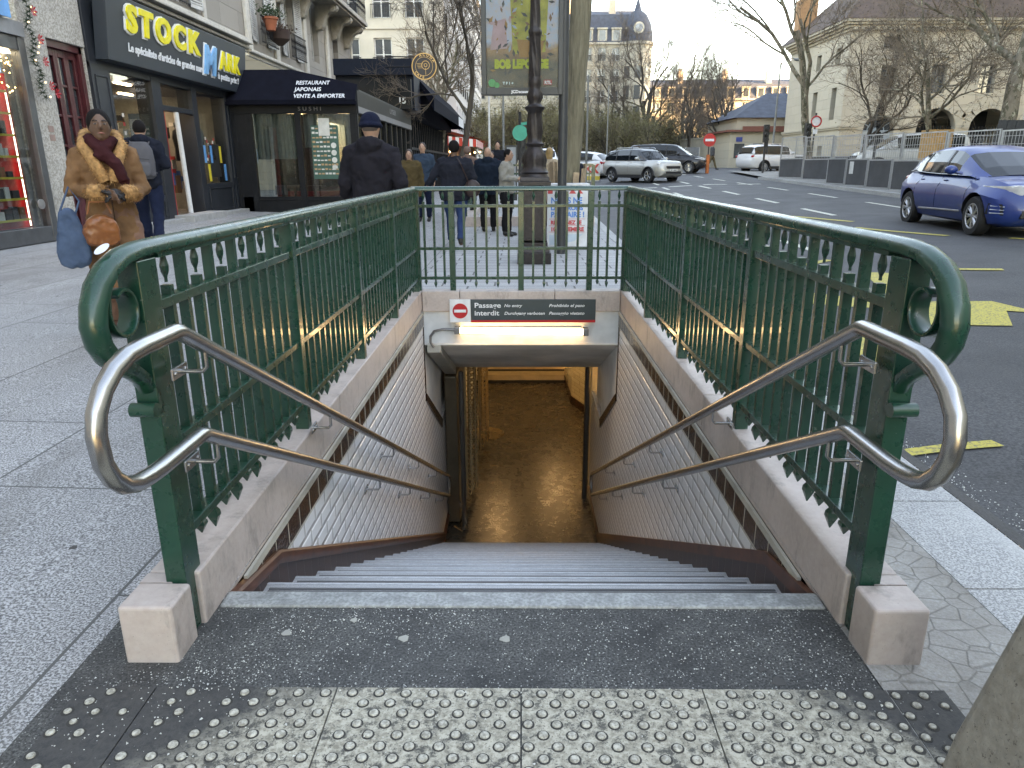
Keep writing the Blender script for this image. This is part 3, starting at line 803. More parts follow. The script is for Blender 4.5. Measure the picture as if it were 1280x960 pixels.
handrail(1, [(8.22, -2.308), (1.827, .948)], [(1.827, .662), (8.15, -2.56)], loopR, .88)
handrail(-1, [(8.02, -2.25), (1.792, .948)], [(1.85, .645), (7.95, -2.48)], [(y + .012, z - (.0 if z > .8 else .018)) for y, z in loopR], -.88)
# ------------------------------------------------------------------ green railings
def spear(w, d, up=True):
    """finial standing on z=0, pointing up"""
    mb = MB(); s = 1 if up else -1
    mb.cbox((0, 0, s * .014), (w * 1.15, w * 1.3, .028))
    prof = [(.006, .036), (.0055, .048), (.0135, .066), (.0155, .082), (.009, .108), (.0015, .128)]
    rings = [[(q[0] * c_[0], q[0] * c_[1] * .8, s * q[1]) for c_ in ((1, 0), (.7, .7), (0, 1), (-.7, .7), (-1, 0), (-.7, -.7), (0, -1), (.7, -.7))] for q in prof]
    mb.loft(rings); return mb
def barb(w, d, L):
    mb = MB(); mb.cbox((0, 0, -L * .22), (w * .7, w * .8, L * .44))
    sq4 = ((-1, -1), (1, -1), (1, 1), (-1, 1))
    mb.loft([[(a * q, b * q * 1.15, z) for a, b in sq4] for q, z in ((.006, -L * .30), (.0135, -L * .48), (.0145, -L * .66), (.0015, -L - .012))])
    return mb
BW, BD = .021, .030
def mesh_of(mb, name): return to_mesh(name, mb, GREEN)
ZT, ZU, ZM, ZB = 1.118, .985, .585, .300
b = MB(); b.cbox((0, 0, (ZB + ZT) / 2), (BW, BD, ZT - ZB)); q = barb(BW, BD, .085); b.add([(x, y, z + ZB) for x, y, z in q.v], q.f); TALL = mesh_of(b, 'tall_baluster')
b = MB(); b.cbox((0, 0, (ZB + ZU) / 2), (BW, BD, ZU - ZB)); q = barb(BW, BD, .055); b.add([(x, y, z + ZB) for x, y, z in q.v], q.f)
q = spear(BW, BD); b.add([(x, y, z + ZU + .014) for x, y, z in q.v], q.f); SHORT = mesh_of(b, 'spear_baluster')
RAILP = [(-.034, -.012), (-.034, .002), (-.029, .013), (-.016, .021), (0, .024), (.016, .021), (.029, .013), (.034, .002), (.034, -.012), (.026, -.018), (-.026, -.018)]

def railing_run(t, F, posts, pw, pz0, end=None):
    """posts: list of (u, width); F in a frame whose origin is the thing's base"""
    uu = [p[0] for p in posts]
    for i, (u, wd, z0) in enumerate(posts):
        mb = MB(); mb.fbox(F, u - wd / 2, u + wd / 2, -.03, .03, z0, ZT); obj('post', mb, GREEN, t, bevel=.003)
    for z, h in ((ZU, .028), (ZM, .026), (ZB, .028)):
        for (u0, w0, _), (u1, w1, _) in zip(posts, posts[1:]):
            mb = MB(); mb.fbox(F, u0 + w0 / 2 - .001, u1 - w1 / 2 + .001, -.021, .021, z - h / 2, z + h / 2); obj('cross_rail', mb, GREEN, t, bevel=.002)

def balusters(t, F, ang, slots):
    o0 = ORI[t.name]
    for u, kind in slots:
        x, y, z = F(u, 0, 0)
        o = bpy.data.objects.new('baluster', TALL if kind == 'T' else SHORT); COL.objects.link(o); o.parent = t
        o.location = (x - o0.x, y - o0.y, z - o0.z); o.rotation_euler[2] = ang
def spiral(cy, cz, r0, r1, a0, a1, n):
    return [(cy + (r0 + (r1 - r0) * k / n) * cos(a0 + (a1 - a0) * k / n), cz + (r0 + (r1 - r0) * k / n) * sin(a0 + (a1 - a0) * k / n)) for k in range(n + 1)]
PY = [1.90, 3.16, 4.43, 5.70, 6.97]
for sgn in (-1, 1):
    x = sgn * 1.018
    t = thing('railing', 'dark green iron railing run with scroll end on the %s side of the stairs' % ('shop' if sgn < 0 else 'road'), 'railing', (x, PY[0], 0), group='green stairwell railings')
    F = frame((x, 0), (0, 1), (-sgn, 0))
    railing_run(t, F, [(PY[0], .10, 0.0)] + [(y, .055, K - .002) for y in PY[1:]], .05, 0)
    sl_ = []
    for i in range(4):
        a = PY[i] + (.05 if i == 0 else .0275); bq = PY[i + 1] - .0275; st = (bq - a) / 12
        for k in range(1, 12): sl_.append((a + st * k, 'S' if k % 2 else 'T'))
    balusters(t, F, radians(90), sl_)
    # front posts are deeper and run to the ground beside the block; flange
    mb = MB(); mb.fbox(F, PY[0] - .05, PY[0] + .05, .03, .05, 0.0, .66); 
    # top rail, bending over into the big curl
    path = [(PY[4] - .01, 1.142), (2.25, 1.142), (2.02, 1.143), (1.90, 1.141), (1.82, 1.132), (1.755, 1.110), (1.705, 1.075), (1.675, 1.030), (1.663, .985), (1.672, .940), (1.700, .900), (1.745, .868), (1.795, .838), (1.838, .806), (1.858, .772)]
    mb = MB(); pr = [(a_ * .92, b_) for a_, b_ in RAILP]
    mb.tube([(x, y, z) for y, z in path], [1] * len(path), prof=pr, up=None if False else (0, 0, 1)) if False else None
    # explicit sweep in the YZ plane so the profile follows the curl
    rings = []
    for i, (y, z) in enumerate(path):
        y0, z0 = path[max(i - 1, 0)]; y1, z1 = path[min(i + 1, len(path) - 1)]
        L = hypot(y1 - y0, z1 - z0); ty, tz = (y1 - y0) / L, (z1 - z0) / L; ny, nz = tz, -ty   # outward of the curl
        if i == 0: ny, nz = 0, 1
        sc = 1.0 if i < 11 else 1 - .06 * (i - 10)
        rings.append([(x + a_ * sc, y + ny * b_ * sc, z + nz * b_ * sc) for a_, b_ in pr])
    mb.loft(rings); tr = obj('top_rail', mb, GREEN, t, smooth=35)
    # groove line below the rail
    mb = MB(); mb.fbox(F, 1.98, PY[4], -.022, .022, ZT - .006, ZT + .010); obj('rail_flange', mb, GREEN, tr)
    def band(name, pts, wdt, th):
        mb = MB(); rings = []
        for i, (y, z) in enumerate(pts):
            y0, z0 = pts[max(i - 1, 0)]; y1, z1 = pts[min(i + 1, len(pts) - 1)]
            L = hypot(y1 - y0, z1 - z0) or 1; ny, nz = (z1 - z0) / L, -(y1 - y0) / L
            rings.append([(x + a_ * wdt, y + ny * b_ * th, z + nz * b_ * th) for a_, b_ in ((-1, -.6), (-1, .6), (-.8, 1), (.8, 1), (1, .6), (1, -.6), (.8, -1), (-.8, -1))])
        mb.loft(rings); return obj(name, mb, GREEN, t, smooth=35, bevel=0)
    band('scroll', [(1.735, 1.085), (1.712, 1.05), (1.705, 1.01)] + spiral(1.775, 1.005, .070, .048, pi + .0, 2 * pi + 2.2, 18), .026, .0055)
    band('lower_scroll', [(1.85, .79), (1.868, .76), (1.872, .73)] + spiral(1.845, .725, .028, .018, 0, -3.0, 8), .030, .007)
    mb = MB(); mb.cyl((x - .034, 1.828, .722), .020, .068, 14, axis='x'); obj('scroll_eye', mb, GREEN, t, smooth=50)
    if sgn < 0:
        mb = MB(); mb.cyl((x - .014, 1.787, 1.155), .013, .0012, 18)
        mb = MB(); P_ = [Vector((x - .012 + .014 * cos(a_), 1.775 + .026 * sin(a_) , 1.1435 + .0150 + .026 * sin(a_) * .42)) for a_ in [2 * pi * k / 18 for k in range(18)]]
        mb.add([tuple(p) for p in P_], [tuple(range(18))]); obj('sticker', mb, mat('white_sticker', (.65, .67, .72), .4), t)
# back run
t = thing('railing', 'dark green iron railing run across the far end of the stairwell', 'railing', (0, 7.04, 0), group='green stairwell railings')
F = frame((0, 7.04), (1, 0), (0, -1))
posts = [(-1.0, .05), (-.665, .055), (0.0, .055), (.665, .055), (1.0, .05)]
railing_run(t, F, [(u, wd, K - .002) for u, wd in posts], .05, 0)
sl_ = [(-.93, 'S'), (-.835, 'T'), (-.745, 'S'), (.745, 'S'), (.835, 'T'), (.93, 'S')]
for c0 in (-.3325, .3325):
    for k in range(5): sl_.append((c0 + (k - 2) * .107, 'S' if k % 2 == 0 else 'T'))
balusters(t, F, 0, sl_)
mb = MB(); mb.tube([(-1.04, 7.04, 1.142), (1.04, 7.04, 1.142)], 1, prof=[(a_, b_) for a_, b_ in RAILP], up=(0, 0, 1)); obj('top_rail', mb, GREEN, t, smooth=35)

# second metro entrance further on: simple railing box
t = thing('railing', 'green railing of a second stairwell further along the pavement', 'railing', (-.6, 16.8, 0), group='green stairwell railings')
z0 = G(-.3, 17)
mb = MB()
for x0 in (-1.25,): pass
F2 = frame((-1.25, 16.6, z0), (1, 0), (0, -1)); ps = [0, .95, 1.9, 2.85]
for u in ps:
    mb = MB(); mb.fbox(F2, u - .04, u + .04, -.03, .03, .18, 1.3); obj('post', mb, GREEN, t)
for z in (.42, .70, 1.12, 1.30):
    mb = MB(); mb.fbox(F2, 0, 2.85, -.025, .025, z - .02, z + .02); obj('cross_rail', mb, GREEN, t)
k = .12
while k < 2.8:
    if min(abs(k - p) for p in ps) > .05:
        mb = MB(); mb.fbox(F2, k - .012, k + .012, -.015, .015, .36, 1.3 if int(k / .12) % 2 else 1.2); obj('baluster', mb, GREEN, t)
    k += .12
F3 = frame((-1.25, 16.6, z0), (0, 1), (-1, 0))
for z in (.42, .70, 1.12, 1.30):
    mb = MB(); mb.fbox(F3, 0, 4.2, -.025, .025, z - .02, z + .02); obj('cross_rail', mb, GREEN, t)
k = .14
while k < 4.2:
    mb = MB(); mb.fbox(F3, k - .02, k + .02, -.015, .015, .36, 1.3); obj('baluster', mb, GREEN, t); k += .14
t = thing('stone_curb', 'low beige stone curb under the second stairwell railing', 'stone curb', (-.6, 16.6, z0), group='far stairwell curbs')
mb = MB(); mb.box(-1.35, 1.65, 16.5, 16.72, z0 - .02, z0 + .2); mb.box(-1.35, -1.13, 16.73, 20.8, z0 - .02, z0 + .2); obj('curb_stone', mb, STONE, t, bevel=.01)
# ------------------------------------------------------------------ buildings
def facade(mb, F, u0, u1, z0, z1, holes, depth=.22, v=0):
    us = sorted({u0, u1, *[h[0] for h in holes], *[h[1] for h in holes]}); zs = sorted({z0, z1, *[h[2] for h in holes], *[h[3] for h in holes]})
    us = [q for q in us if u0 <= q <= u1]; zs = [q for q in zs if z0 <= q <= z1]
    for a, b in zip(us, us[1:]):
        run = None
        for c, d in zip(zs, zs[1:]):
            inh = any(h[0] - 1e-6 < (a + b) / 2 < h[1] and h[2] < (c + d) / 2 < h[3] for h in holes)
            if not inh:
                if run and abs(run[1] - c) < 1e-6: run = (run[0], d)
                else:
                    if run: mb.quad(F(a, v, run[0]), F(b, v, run[0]), F(b, v, run[1]), F(a, v, run[1]))
                    run = (c, d)
        if run: mb.quad(F(a, v, run[0]), F(b, v, run[0]), F(b, v, run[1]), F(a, v, run[1]))
    for a, b, c, d in holes:
        for P in ((a, c, b, c), (b, c, b, d), (b, d, a, d), (a, d, a, c)):
            mb.quad(F(P[0], v, P[1]), F(P[2], v, P[3]), F(P[2], v - depth, P[3]), F(P[0], v - depth, P[1]))
PANE = mat('dark_window_pane', (.05, .058, .065), .08, var=.5, vs=.6, world=True, spec=.8)
WFR = mat('white_window_frame', (.55, .55, .52), .5)
IRON = mat('black_iron', (.010, .010, .012), .6, spec=.2)
def window(parent, F, a, b, c, d, v=-.18, fm=None, pm=None, cross=1, bars=2, name='window', t=.05):
    mb = MB()
    for q in ((a, a + t, c, d), (b - t, b, c, d), (a + t, b - t, c, c + t), (a + t, b - t, d - t, d)): mb.fbox(F, q[0], q[1], v, v + .05, q[2], q[3])
    if cross: mb.fbox(F, (a + b) / 2 - t * .6, (a + b) / 2 + t * .6, v, v + .055, c + t, d - t)
    for k in range(bars):
        z = c + (d - c) * (k + 1) / (bars + 1); mb.fbox(F, a + t, b - t, v + .005, v + .045, z - t * .35, z + t * .35)
    w_ = obj(name, mb, fm or WFR, parent)
    mb = MB(); mb.quad(F(a, v + .012, c), F(b, v + .012, c), F(b, v + .012, d), F(a, v + .012, d)); obj('pane', mb, pm or PANE, w_)
    return w_
def ironwork(F, a, b, z, h, v, step=.11, scroll=True):
    mb = MB(); mb.fbox(F, a, b, v - .015, v + .015, z + h - .03, z + h); mb.fbox(F, a, b, v - .012, v + .012, z + .02, z + .045)
    k = a
    while k <= b:
        mb.tube([F(k, v, z), F(k, v, z + h)], .008, 4)
        if scroll: mb.tube([F(k, v, z + h * .3), F(k + step * .5, v, z + h * .42), F(k + step * .9, v, z + h * .55), F(k + step * .5, v, z + h * .68), F(k, v, z + h * .8)], .007, 4)
        k += step
    return mb
def m_blocks(name, c, w_=1.1, h_=.42, yz=True, m=.012, mort=.5, var=.2):
    c2 = tuple(x * (1 - var) for x in c)
    mm = m_tile(name, c, c2, tuple(x * mort for x in c), w_, h_, m, .8, .02, .3, .5, yz); return mm

# ---- left street front
FX = -7.9
FL = frame((FX, 0), (0, 1), (1, 0))
TRAV = m_speckle('travertine', (.46, .43, .38), (.24, .22, .19), (.58, .55, .50), 30, rough=.6, bscale=2)
BLK = m_blocks('grey_stone_blocks', (.34, .31, .27), 1.3, .55)
LITST = mat('pale_stucco', (.58, .55, .49), .8, var=.14, vs=1.5, world=True, fine=(9, .25))
t = thing('apartment_building', 'grey stone building above the shops with shutters, cornice and balcony', 'building', (FX, 20, 0))
holes = [(17.75, 18.85, 5.0, 7.6), (23.4, 24.3, 4.9, 7.6), (26.3, 27.4, 4.9, 7.6), (29.6, 30.6, 5.2, 8.2), (32.8, 33.8, 5.2, 8.2), (12.2, 13.4, 5.6, 8)]
mb = MB(); facade(mb, FL, 8.0, 36.2, 4.5, 16, holes, .3)
mb.fbox(FL, 36.0, 36.2, -12, -.001, 0, 16); mb.fbox(FL, 4, 8.0, -.3, 0, 4.5, 16)
obj('wall', mb, BLK, t, recalc=False)
for h in holes[:5]: window(t, FL, *h, v=-.26)
mb = MB()
for z, v in ((4.50, .06), (4.58, .14), (4.68, .26), (4.76, .20)): mb.fbox(FL, 14.4, 22.4, .001, v, z, z + .075)
for z, v in ((4.40, .10), (4.50, .2)): mb.fbox(FL, 22.4, 36.2, .001, v, z, z + .09)
obj('cornice', mb, LITST, t, bevel=.02)
SHUT = mat('pale_shutter', (.52, .52, .50), .6)
def shutter(F, u, z0, z1, w_, ang):
    mb = MB(); c, s = cos(ang), sin(ang)
    def FF(a, v, z): return F(u + a * c, .02 + abs(a) * s + v, z)
    for q in ((0, w_, z0, z0 + .08), (0, w_, z1 - .08, z1), (0, .05 * (1 if w_ > 0 else -1), z0, z1), (w_ - .05 * (1 if w_ > 0 else -1), w_, z0, z1)):
        mb.fbox(FF, min(q[0], q[1]), max(q[0], q[1]), 0, .035, q[2], q[3])
    z = z0 + .1
    while z < z1 - .1:
        mb.fbox(FF, min(0, w_), max(0, w_), .004, .028, z, z + .035); z += .062
    return mb
for a, b, z0, z1 in ((17.75, 18.85, 5.0, 7.6), (23.4, 24.3, 4.9, 7.6), (26.3, 27.4, 4.9, 7.6)):
    obj('shutter', shutter(FL, a, z0, z1, -.6, .12), SHUT, t); obj('shutter', shutter(FL, b, z0, z1, .6, .12), SHUT, t)
obj('window_railing', ironwork(FL, 17.75, 18.85, 5.0, .75, .06), IRON, t)
obj('window_railing', ironwork(FL, 23.1, 24.6, 4.85, .75, .30), IRON, t)
obj('window_railing', ironwork(FL, 26.0, 27.7, 4.85, .75, .30), IRON, t)
# pilasters
mb = MB()
for u in (22.5, 25.0, 28.4, 31.6): mb.fbox(FL, u, u + .35, .001, .10, 4.62, 7.2)
mb.fbox(FL, 19.6, 19.8, .001, .06, 4.85, 16)
obj('pilaster', mb, LITST, t, bevel=.02)
# balcony on scroll brackets
bz = 7.35
mb = MB(); mb.fbox(FL, 25, 35.6, .0, 1.0, bz, bz + .16); mb.fbox(FL, 25, 35.6, 0, .9, bz - .08, bz - .001); bal = obj('balcony', mb, mat('weathered_stone', (.36, .33, .28), .8, var=.25, vs=3, world=True, bump=.3), t, bevel=.02)
for u in (25.5, 28.0, 30.4, 32.8, 35.0):
    mb = MB(); poly = [(0, bz - .08), (.85, bz - .08), (.86, bz - .2), (.78, bz - .30), (.62, bz - .33), (.48, bz - .40), (.36, bz - .6), (.26, bz - .85), (.12, bz - .95), (0, bz - .97)]
    n = len(poly); P = [FL(u, p[0], p[1]) for p in poly] + [FL(u + .34, p[0], p[1]) for p in poly]
    mb.add(P, [tuple(range(n)), tuple(reversed(range(n, 2 * n)))] + [(i, (i + 1) % n, n + (i + 1) % n, n + i) for i in range(n)])
    mb.cyl(FL(u - .03, .66, bz - .21), .13, .4, 14, axis='y'); mb.cyl(FL(u - .03, .14, bz - .86), .09, .4, 12, axis='y')
    obj('bracket', mb, mat('weathered_stone', (.36, .33, .28), .8), bal, bevel=.012)
obj('balcony_railing', ironwork(FL, 25, 35.6, bz + .16, .95, .93, .13), IRON, bal)
mb = MB(); mb.fbox(FL, 36.21, 36.9, -12, -.2, 0, 18); mb.tube([FL(35.9, .12, 0), FL(35.9, .12, 7.2)], .06, 8); obj('party_wall', mb, LITST, t)
# stone surround of the wooden door and the door itself (child of the building)
mb = MB(); mb.fbox(FL, 12.32, 12.98, -.3, .02, .1, 3.42); mb.fbox(FL, 12.32, 14.10, -.3, .022, 3.42, 4.49); mb.fbox(FL, 14.08, 14.12, -.3, .0, .1, 3.42)
obj('door_surround', mb, TRAV, t, bevel=.006)
MAR = mat('maroon_door_paint', (.080, .014, .018), .38, var=.25, vs=5)
mb = MB(); u0, u1 = 12.98, 14.08
mb.fbox(FL, u0, u1, -.22, -.16, .1, 3.42)
for q in ((u0, u0 + .10, .1, 3.42), (u1 - .10, u1, .1, 3.42), (u0, u1, 3.30, 3.42)): mb.fbox(FL, q[0], q[1], -.16, -.04, q[2], q[3])
lw = (u1 - u0 - .2) / 3
for k in range(3):
    a = u0 + .1 + k * lw
    for q in ((a, a + .07, .15, 3.3), (a + lw - .07, a + lw, .15, 3.3), (a + .07, a + lw - .07, 3.18, 3.3), (a + .07, a + lw - .07, 1.08, 1.2), (a + .07, a + lw - .07, .15, .32)): mb.fbox(FL, q[0], q[1], -.159, -.11, q[2], q[3])
    for z in (1.7, 2.2, 2.7): mb.fbox(FL, a + .07, a + lw - .07, -.159, -.12, z, z + .04)
    mb.fbox(FL, a + .10, a + lw - .10, -.159, -.135, .4, 1.0)
dr = obj('door', mb, MAR, t, bevel=.006)
mb = MB()
for k in range(3):
    a = u0 + .1 + k * lw + .07; mb.quad(FL(a, -.157, 1.2), FL(a + lw - .14, -.157, 1.2), FL(a + lw - .14, -.157, 3.18), FL(a, -.157, 3.18))
obj('door_glass', mb, PANE, dr)
mb = MB(); mb.fbox(FL, 12.62, 12.76, .021, .027, 1.92, 2.02); mb.fbox(FL, 12.62, 12.76, .021, .027, 1.78, 1.88); obj('plaque', mb, mat('engraved_plaque', (.30, .20, .17), .6), t)
# out-of-frame continuation of the row, closing the street on the shop side
t = thing('apartment_building', 'stone building at the left edge above the red display window', 'building', (FX, 0, 0))
mb = MB(); hs = [(y, y + 1.2, z, z + 2.2) for y in (-22, -18, -14, -10, -6, -2, 2) for z in (5, 8.4, 11.8)]
facade(mb, FL, -26, 8.0, 0, 16, hs, .25, -.05); mb.fbox(FL, 8.0, 11.8, -.3, -.02, 3.9, 16); obj('wall', mb, LITST, t, recalc=False)
for h in hs: window(t, FL, *h, v=-.24, bars=0, cross=0)
mb = MB(); mb.fbox(FL, -26, 36, -11, -2.0, 16, 16.2); mb.prism([(-.0, 16), (-2.5, 19.5), (-9, 19.5), (-11, 16)], frame((FX, 0), (1, 0), (0, 1)), -26, 36); obj('roof', mb, mat('zinc_roof', (.18, .20, .23), .5, .3), t)

# red display shop at the left edge
SG = glass('shop_glass', dark=.12, add=.03)
ALU = mat('grey_aluminium', (.10, .105, .11), .4, .5)
t = thing('shopfront', 'red-panelled gift shop window with shelves at the left edge', 'shopfront', (FX, 10, .17))
mb = MB(); mb.fbox(FL, 7.0, 7.1, -.3, .05, .17, 3.3); mb.fbox(FL, 7.0, 12.32, -.1, .06, 3.10, 3.3); mb.fbox(FL, 12.16, 12.32, -.1, .08, .17, 3.3); mb.fbox(FL, 7.0, 12.32, -.1, .07, .17, .42)
obj('window_frame', mb, ALU, t, bevel=.008)
mb = MB(); mb.fbox(FL, 7.1, 12.16, .0, .008, .42, 3.10); obj('pane', mb, SG, t)
mb = MB(); mb.fbox(FL, 7, 12.3, -1.4, -1.3, .17, 3.3); mb.fbox(FL, 12.03, 12.16, -.16, -.13, .42, 3.1); mb.fbox(FL, 7, 12.3, -1.3, -.1, .3, .42); obj('interior_wall', mb, mat('grey_board', (.17, .17, .17), .6), t)
mb = MB(); mb.fbox(FL, 7, 12.02, -.20, -.15, .42, 2.75); obj('red_panel', mb, mat('red_panel', (.62, .015, .015), .5), t)  # red is the board's own colour
mb = MB(); mb.fbox(FL, 7, 12.32, -.25, .10, 3.31, 3.52); obj('fascia', mb, mat('grey_fascia', (.22, .23, .24), .5), t)
mb = MB(); mb.fbox(FL, 7, 11.9, .0, .14, 3.53, 4.2); bd_ = obj('sign_board', mb, mat('white_sign_board', (.6, .62, .65), .4), t)
mb = MB(); mb.fbox(FL, 11.4, 11.98, .141, .16, 3.53, 4.25); obj('blue_strip', mb, mat('sky_blue_sign', (.05, .30, .62), .4), bd_)
sh = MB(); pr = MB(); ye = MB(); rr = random.Random(9)
for k in range(7):
    z = .55 + k * .32; sh.fbox(FL, 8.6, 11.82, -.14, -.04, z, z + .015)
    ye.fbox(FL, 8.6, 11.82, -.04, -.03, z - .012, z + .022)
    u = 8.65
    while u < 11.65:
        w_ = rr.uniform(.06, .16); hh = rr.uniform(.08, .2); pr.cur = rr.randrange(3); pr.fbox(FL, u, u + w_, -.13, -.06, z + .017, z + .017 + hh); u += w_ + rr.uniform(.02, .09)
obj('shelf', sh, mat('white_shelf', (.6, .6, .6), .4), t); obj('price_strip', ye, mat('yellow_strip', (.6, .45, .06), .5), t)
obj('goods', pr, [mat('goods_dark', (.03, .03, .035), .5), mat('goods_white', (.55, .53, .5), .5), mat('goods_brown', (.22, .1, .05), .5)], t)
mb = MB(); mb.tube([FL(11.87, -.08, .45), FL(11.87, -.08, 2.5)], .012, 6); obj('light_strip', mb, emit('cool_strip', (.9, .95, 1), .5), t)
mb = MB(); mb.fbox(FL, 8, 12.1, -.12, -.04, 3.05, 3.09); obj('light_panel', mb, emit('display_light', (1, .95, .88), 1.6), t)
mb = MB(); mb.add(*(lambda m: (m.v, m.f))(place_text(text_mb('N', .16, .02, .004), FL, 11.72, -.05, 2.75))); obj('neon_letter', mb, emit('blue_neon', (.12, .25, 1), .8), t)
mb = MB(); rr = random.Random(4)
for k in range(46): mb.ell(FL(rr.uniform(11.3, 12.1), -.06, rr.uniform(2.45, 3.0)), .012, .012, .012, 5, 3)
obj('fairy_lights', mb, emit('fairy', (1, .72, .35), 1.5), t)
mb = MB(); mb.cyl(FL(12.0, .06, .78), .08, .02, 20, axis='x'); obj('round_vent', mb, mat('steel_ring', (.5, .5, .5), .3, .9), t)
# garland
t = thing('christmas_garland', 'green christmas garland with red poinsettias hanging by the display window', 'garland', (FX + .12, 11.9, 2.6))
rr = random.Random(21); mb = MB(); red = MB(); gold = MB()
pts = [(12.42 + .05 * sin(k * .9), 4.3 - k * .066) for k in range(29)]
pts = [(y + (.10 if z < 2.9 else 0) * (2.9 - z) * 2, z) for y, z in pts]
for y, z in pts:
    for k in range(46):
        a, e = rr.uniform(0, 6.28), rr.uniform(-1, 1); L = rr.uniform(.05, .11); dx, dy, dz = cos(a) * L, sin(a) * L, e * L
        p = Vector(FL(y, .14, z)); q = p + Vector((dx, dy, dz)); s_ = Vector((rr.uniform(-1, 1), rr.uniform(-1, 1), rr.uniform(-1, 1))) * .006
        mb.add([tuple(p + s_), tuple(q), tuple(p - s_)], [(0, 1, 2)])
    if rr.random() < .5: gold.ell(FL(y + rr.uniform(-.07, .07), .2, z + rr.uniform(-.03, .03)), .014, .014, .014, 8, 5)
for y, z in ((12.4, 4.22), (12.46, 4.02), (12.44, 3.3), (12.47, 2.98), (12.52, 2.62), (12.65, 2.52), (12.39, 3.7)):
    for k in range(7):
        a = k * .9; p = Vector(FL(y, .25, z)); red.add([tuple(p), tuple(p + Vector((.01, cos(a) * .06 - sin(a) * .02, sin(a) * .06 + cos(a) * .02))), tuple(p + Vector((.03, cos(a) * .085, sin(a) * .085))), tuple(p + Vector((.01, cos(a) * .06 + sin(a) * .02, sin(a) * .06 - cos(a) * .02)))], [(0, 1, 2, 3)])
obj('needles', mb, mat('fir_green', (.015, .045, .02), .7), t, recalc=False); obj('flower', red, mat('poinsettia_red', (.45, .012, .02), .5), t, recalc=False); obj('bauble', gold, emit('garland_light', (1, .8, .5), .3), t)

# STOCKMARK shop
SLATE = mat('slate_blue_paint', (.014, .018, .024), .5, var=.2, vs=3)
t = thing('shopfront', 'dark slate discount shopfront with big yellow and blue lettering and open door', 'shopfront', (FX, 17.5, .17))
mb = MB()
mb.fbox(FL, 14.12, 14.75, -.3, .06, .15, 3.2); mb.fbox(FL, 16.35, 16.75, -.3, .06, .15, 3.2); mb.fbox(FL, 18.28, 18.55, -.3, .06, .15, 3.2); mb.fbox(FL, 20.25, 21.3, -.3, .06, .15, 3.3)
mb.fbox(FL, 14.75, 16.35, -.1, .05, .15, .75); mb.fbox(FL, 18.55, 20.25, -.1, .05, .15, .95)
mb.fbox(FL, 14.12, 21.3, -.3, .05, 3.1, 4.49); mb.fbox(FL, 16.75, 18.28, -.1, .04, 2.55, 2.66)
for q in ((14.22, 14.66, .9, 3.0), (14.22, 14.66, .25, .75), (20.4, 21.1, 1.05, 3.0), (20.4, 21.1, .25, .9), (18.65, 20.15, .28, .85), (14.85, 16.25, .25, .66)):
    a, b, c, d = q
    for r_ in ((a, b, c, c + .03), (a, b, d - .03, d), (a, a + .03, c + .03, d - .03), (b - .03, b, c + .03, d - .03)): mb.fbox(FL, r_[0], r_[1], .0501, .078, r_[2], r_[3])
obj('woodwork', mb, SLATE, t, bevel=.006)
mb = MB(); mb.fbox(FL, 14.75, 16.35, -.02, -.01, .75, 3.1); mb.fbox(FL, 18.55, 20.25, -.02, -.01, .95, 3.1); mb.fbox(FL, 16.75, 18.28, -.05, -.04, 2.66, 3.1); obj('pane', mb, SG, t)
mb = MB(); mb.fbox(FL, 14.3, 21.2, -4.1, -4.0, .15, 3.3); mb.fbox(FL, 14.3, 14.4, -4, -.3, .15, 3.3); mb.fbox(FL, 21.1, 21.2, -4, -.3, .15, 3.3); obj('interior_wall', mb, mat('shop_inside', (.28, .27, .25), .7), t)
mb = MB(); mb.fbox(FL, 14.4, 21.1, -4, -.31, 3.2, 3.3); mb.fbox(FL, 14.4, 21.1, -4, -.31, .12, .17); obj('interior_ceiling', mb, mat('shop_inside', (.28, .27, .25), .7), t)
mb = MB()
for u, v in ((15.2, -1), (16.3, -2), (17.4, -1.2), (18.9, -1.4), (19.8, -2.4), (17.8, -3), (15.3, -3)): mb.fbox(FL, u, u + .6, v - .1, v, 3.17, 3.195)
obj('ceiling_light', mb, emit('shop_panel', (1, .93, .82), 6), t)
mb = MB(); mb.fbox(FL, 16.77, 16.95, -.12, -.02, .17, 2.55); mb.fbox(FL, 16.98, 17.04, -.4, -.1, .17, 2.5); obj('door_frame', mb, mat('red_door_edge', (.40, .015, .02), .4), t)
mb = MB(); mb.fbox(FL, 17.06, 17.09, -.9, -.1, .17, 2.5); obj('door', mb, mat('blue_grey_door', (.08, .13, .20), .4), t)
mb = MB(); mb.tube([FL(17.55, .02, .17), FL(17.42, .02, 2.55)], .055, 12); obj('white_post', mb, mat('white_column', (.62, .63, .62), .5), t, smooth=50)
# goods inside: racks and clothes
rr = random.Random(12); mb = MB()
for k in range(170):
    u = rr.uniform(14.8, 20.6); v = rr.uniform(-3.6, -.8); z = rr.uniform(.5, 2.4); mb.cur = rr.randrange(5); mb.fbox(FL, u, u + rr.uniform(.04, .3), v, v + .12, z, z + rr.uniform(.08, .5))
obj('goods', mb, [mat('goods_dark', (.03, .03, .035), .5), mat('goods_white', (.55, .53, .5), .5), mat('goods_red', (.35, .03, .03), .5), mat('goods_blue', (.05, .12, .3), .5), mat('goods_brown', (.22, .1, .05), .5)], t)
def garment(u, v, z, m):
    mb = MB(); F_ = FL
    rings = []
    for w_, d_, zz in ((.06, .03, z), (.30, .07, z - .08), (.36, .09, z - .25), (.27, .09, z - .5), (.30, .10, z - .8)):
        rings.append([F_(u + w_ * cos(a), v + d_ * sin(a), zz) for a in [2 * pi * i / 12 for i in range(12)]])
    mb.loft(rings); return obj('hanging_coat', mb, m, t, smooth=60)
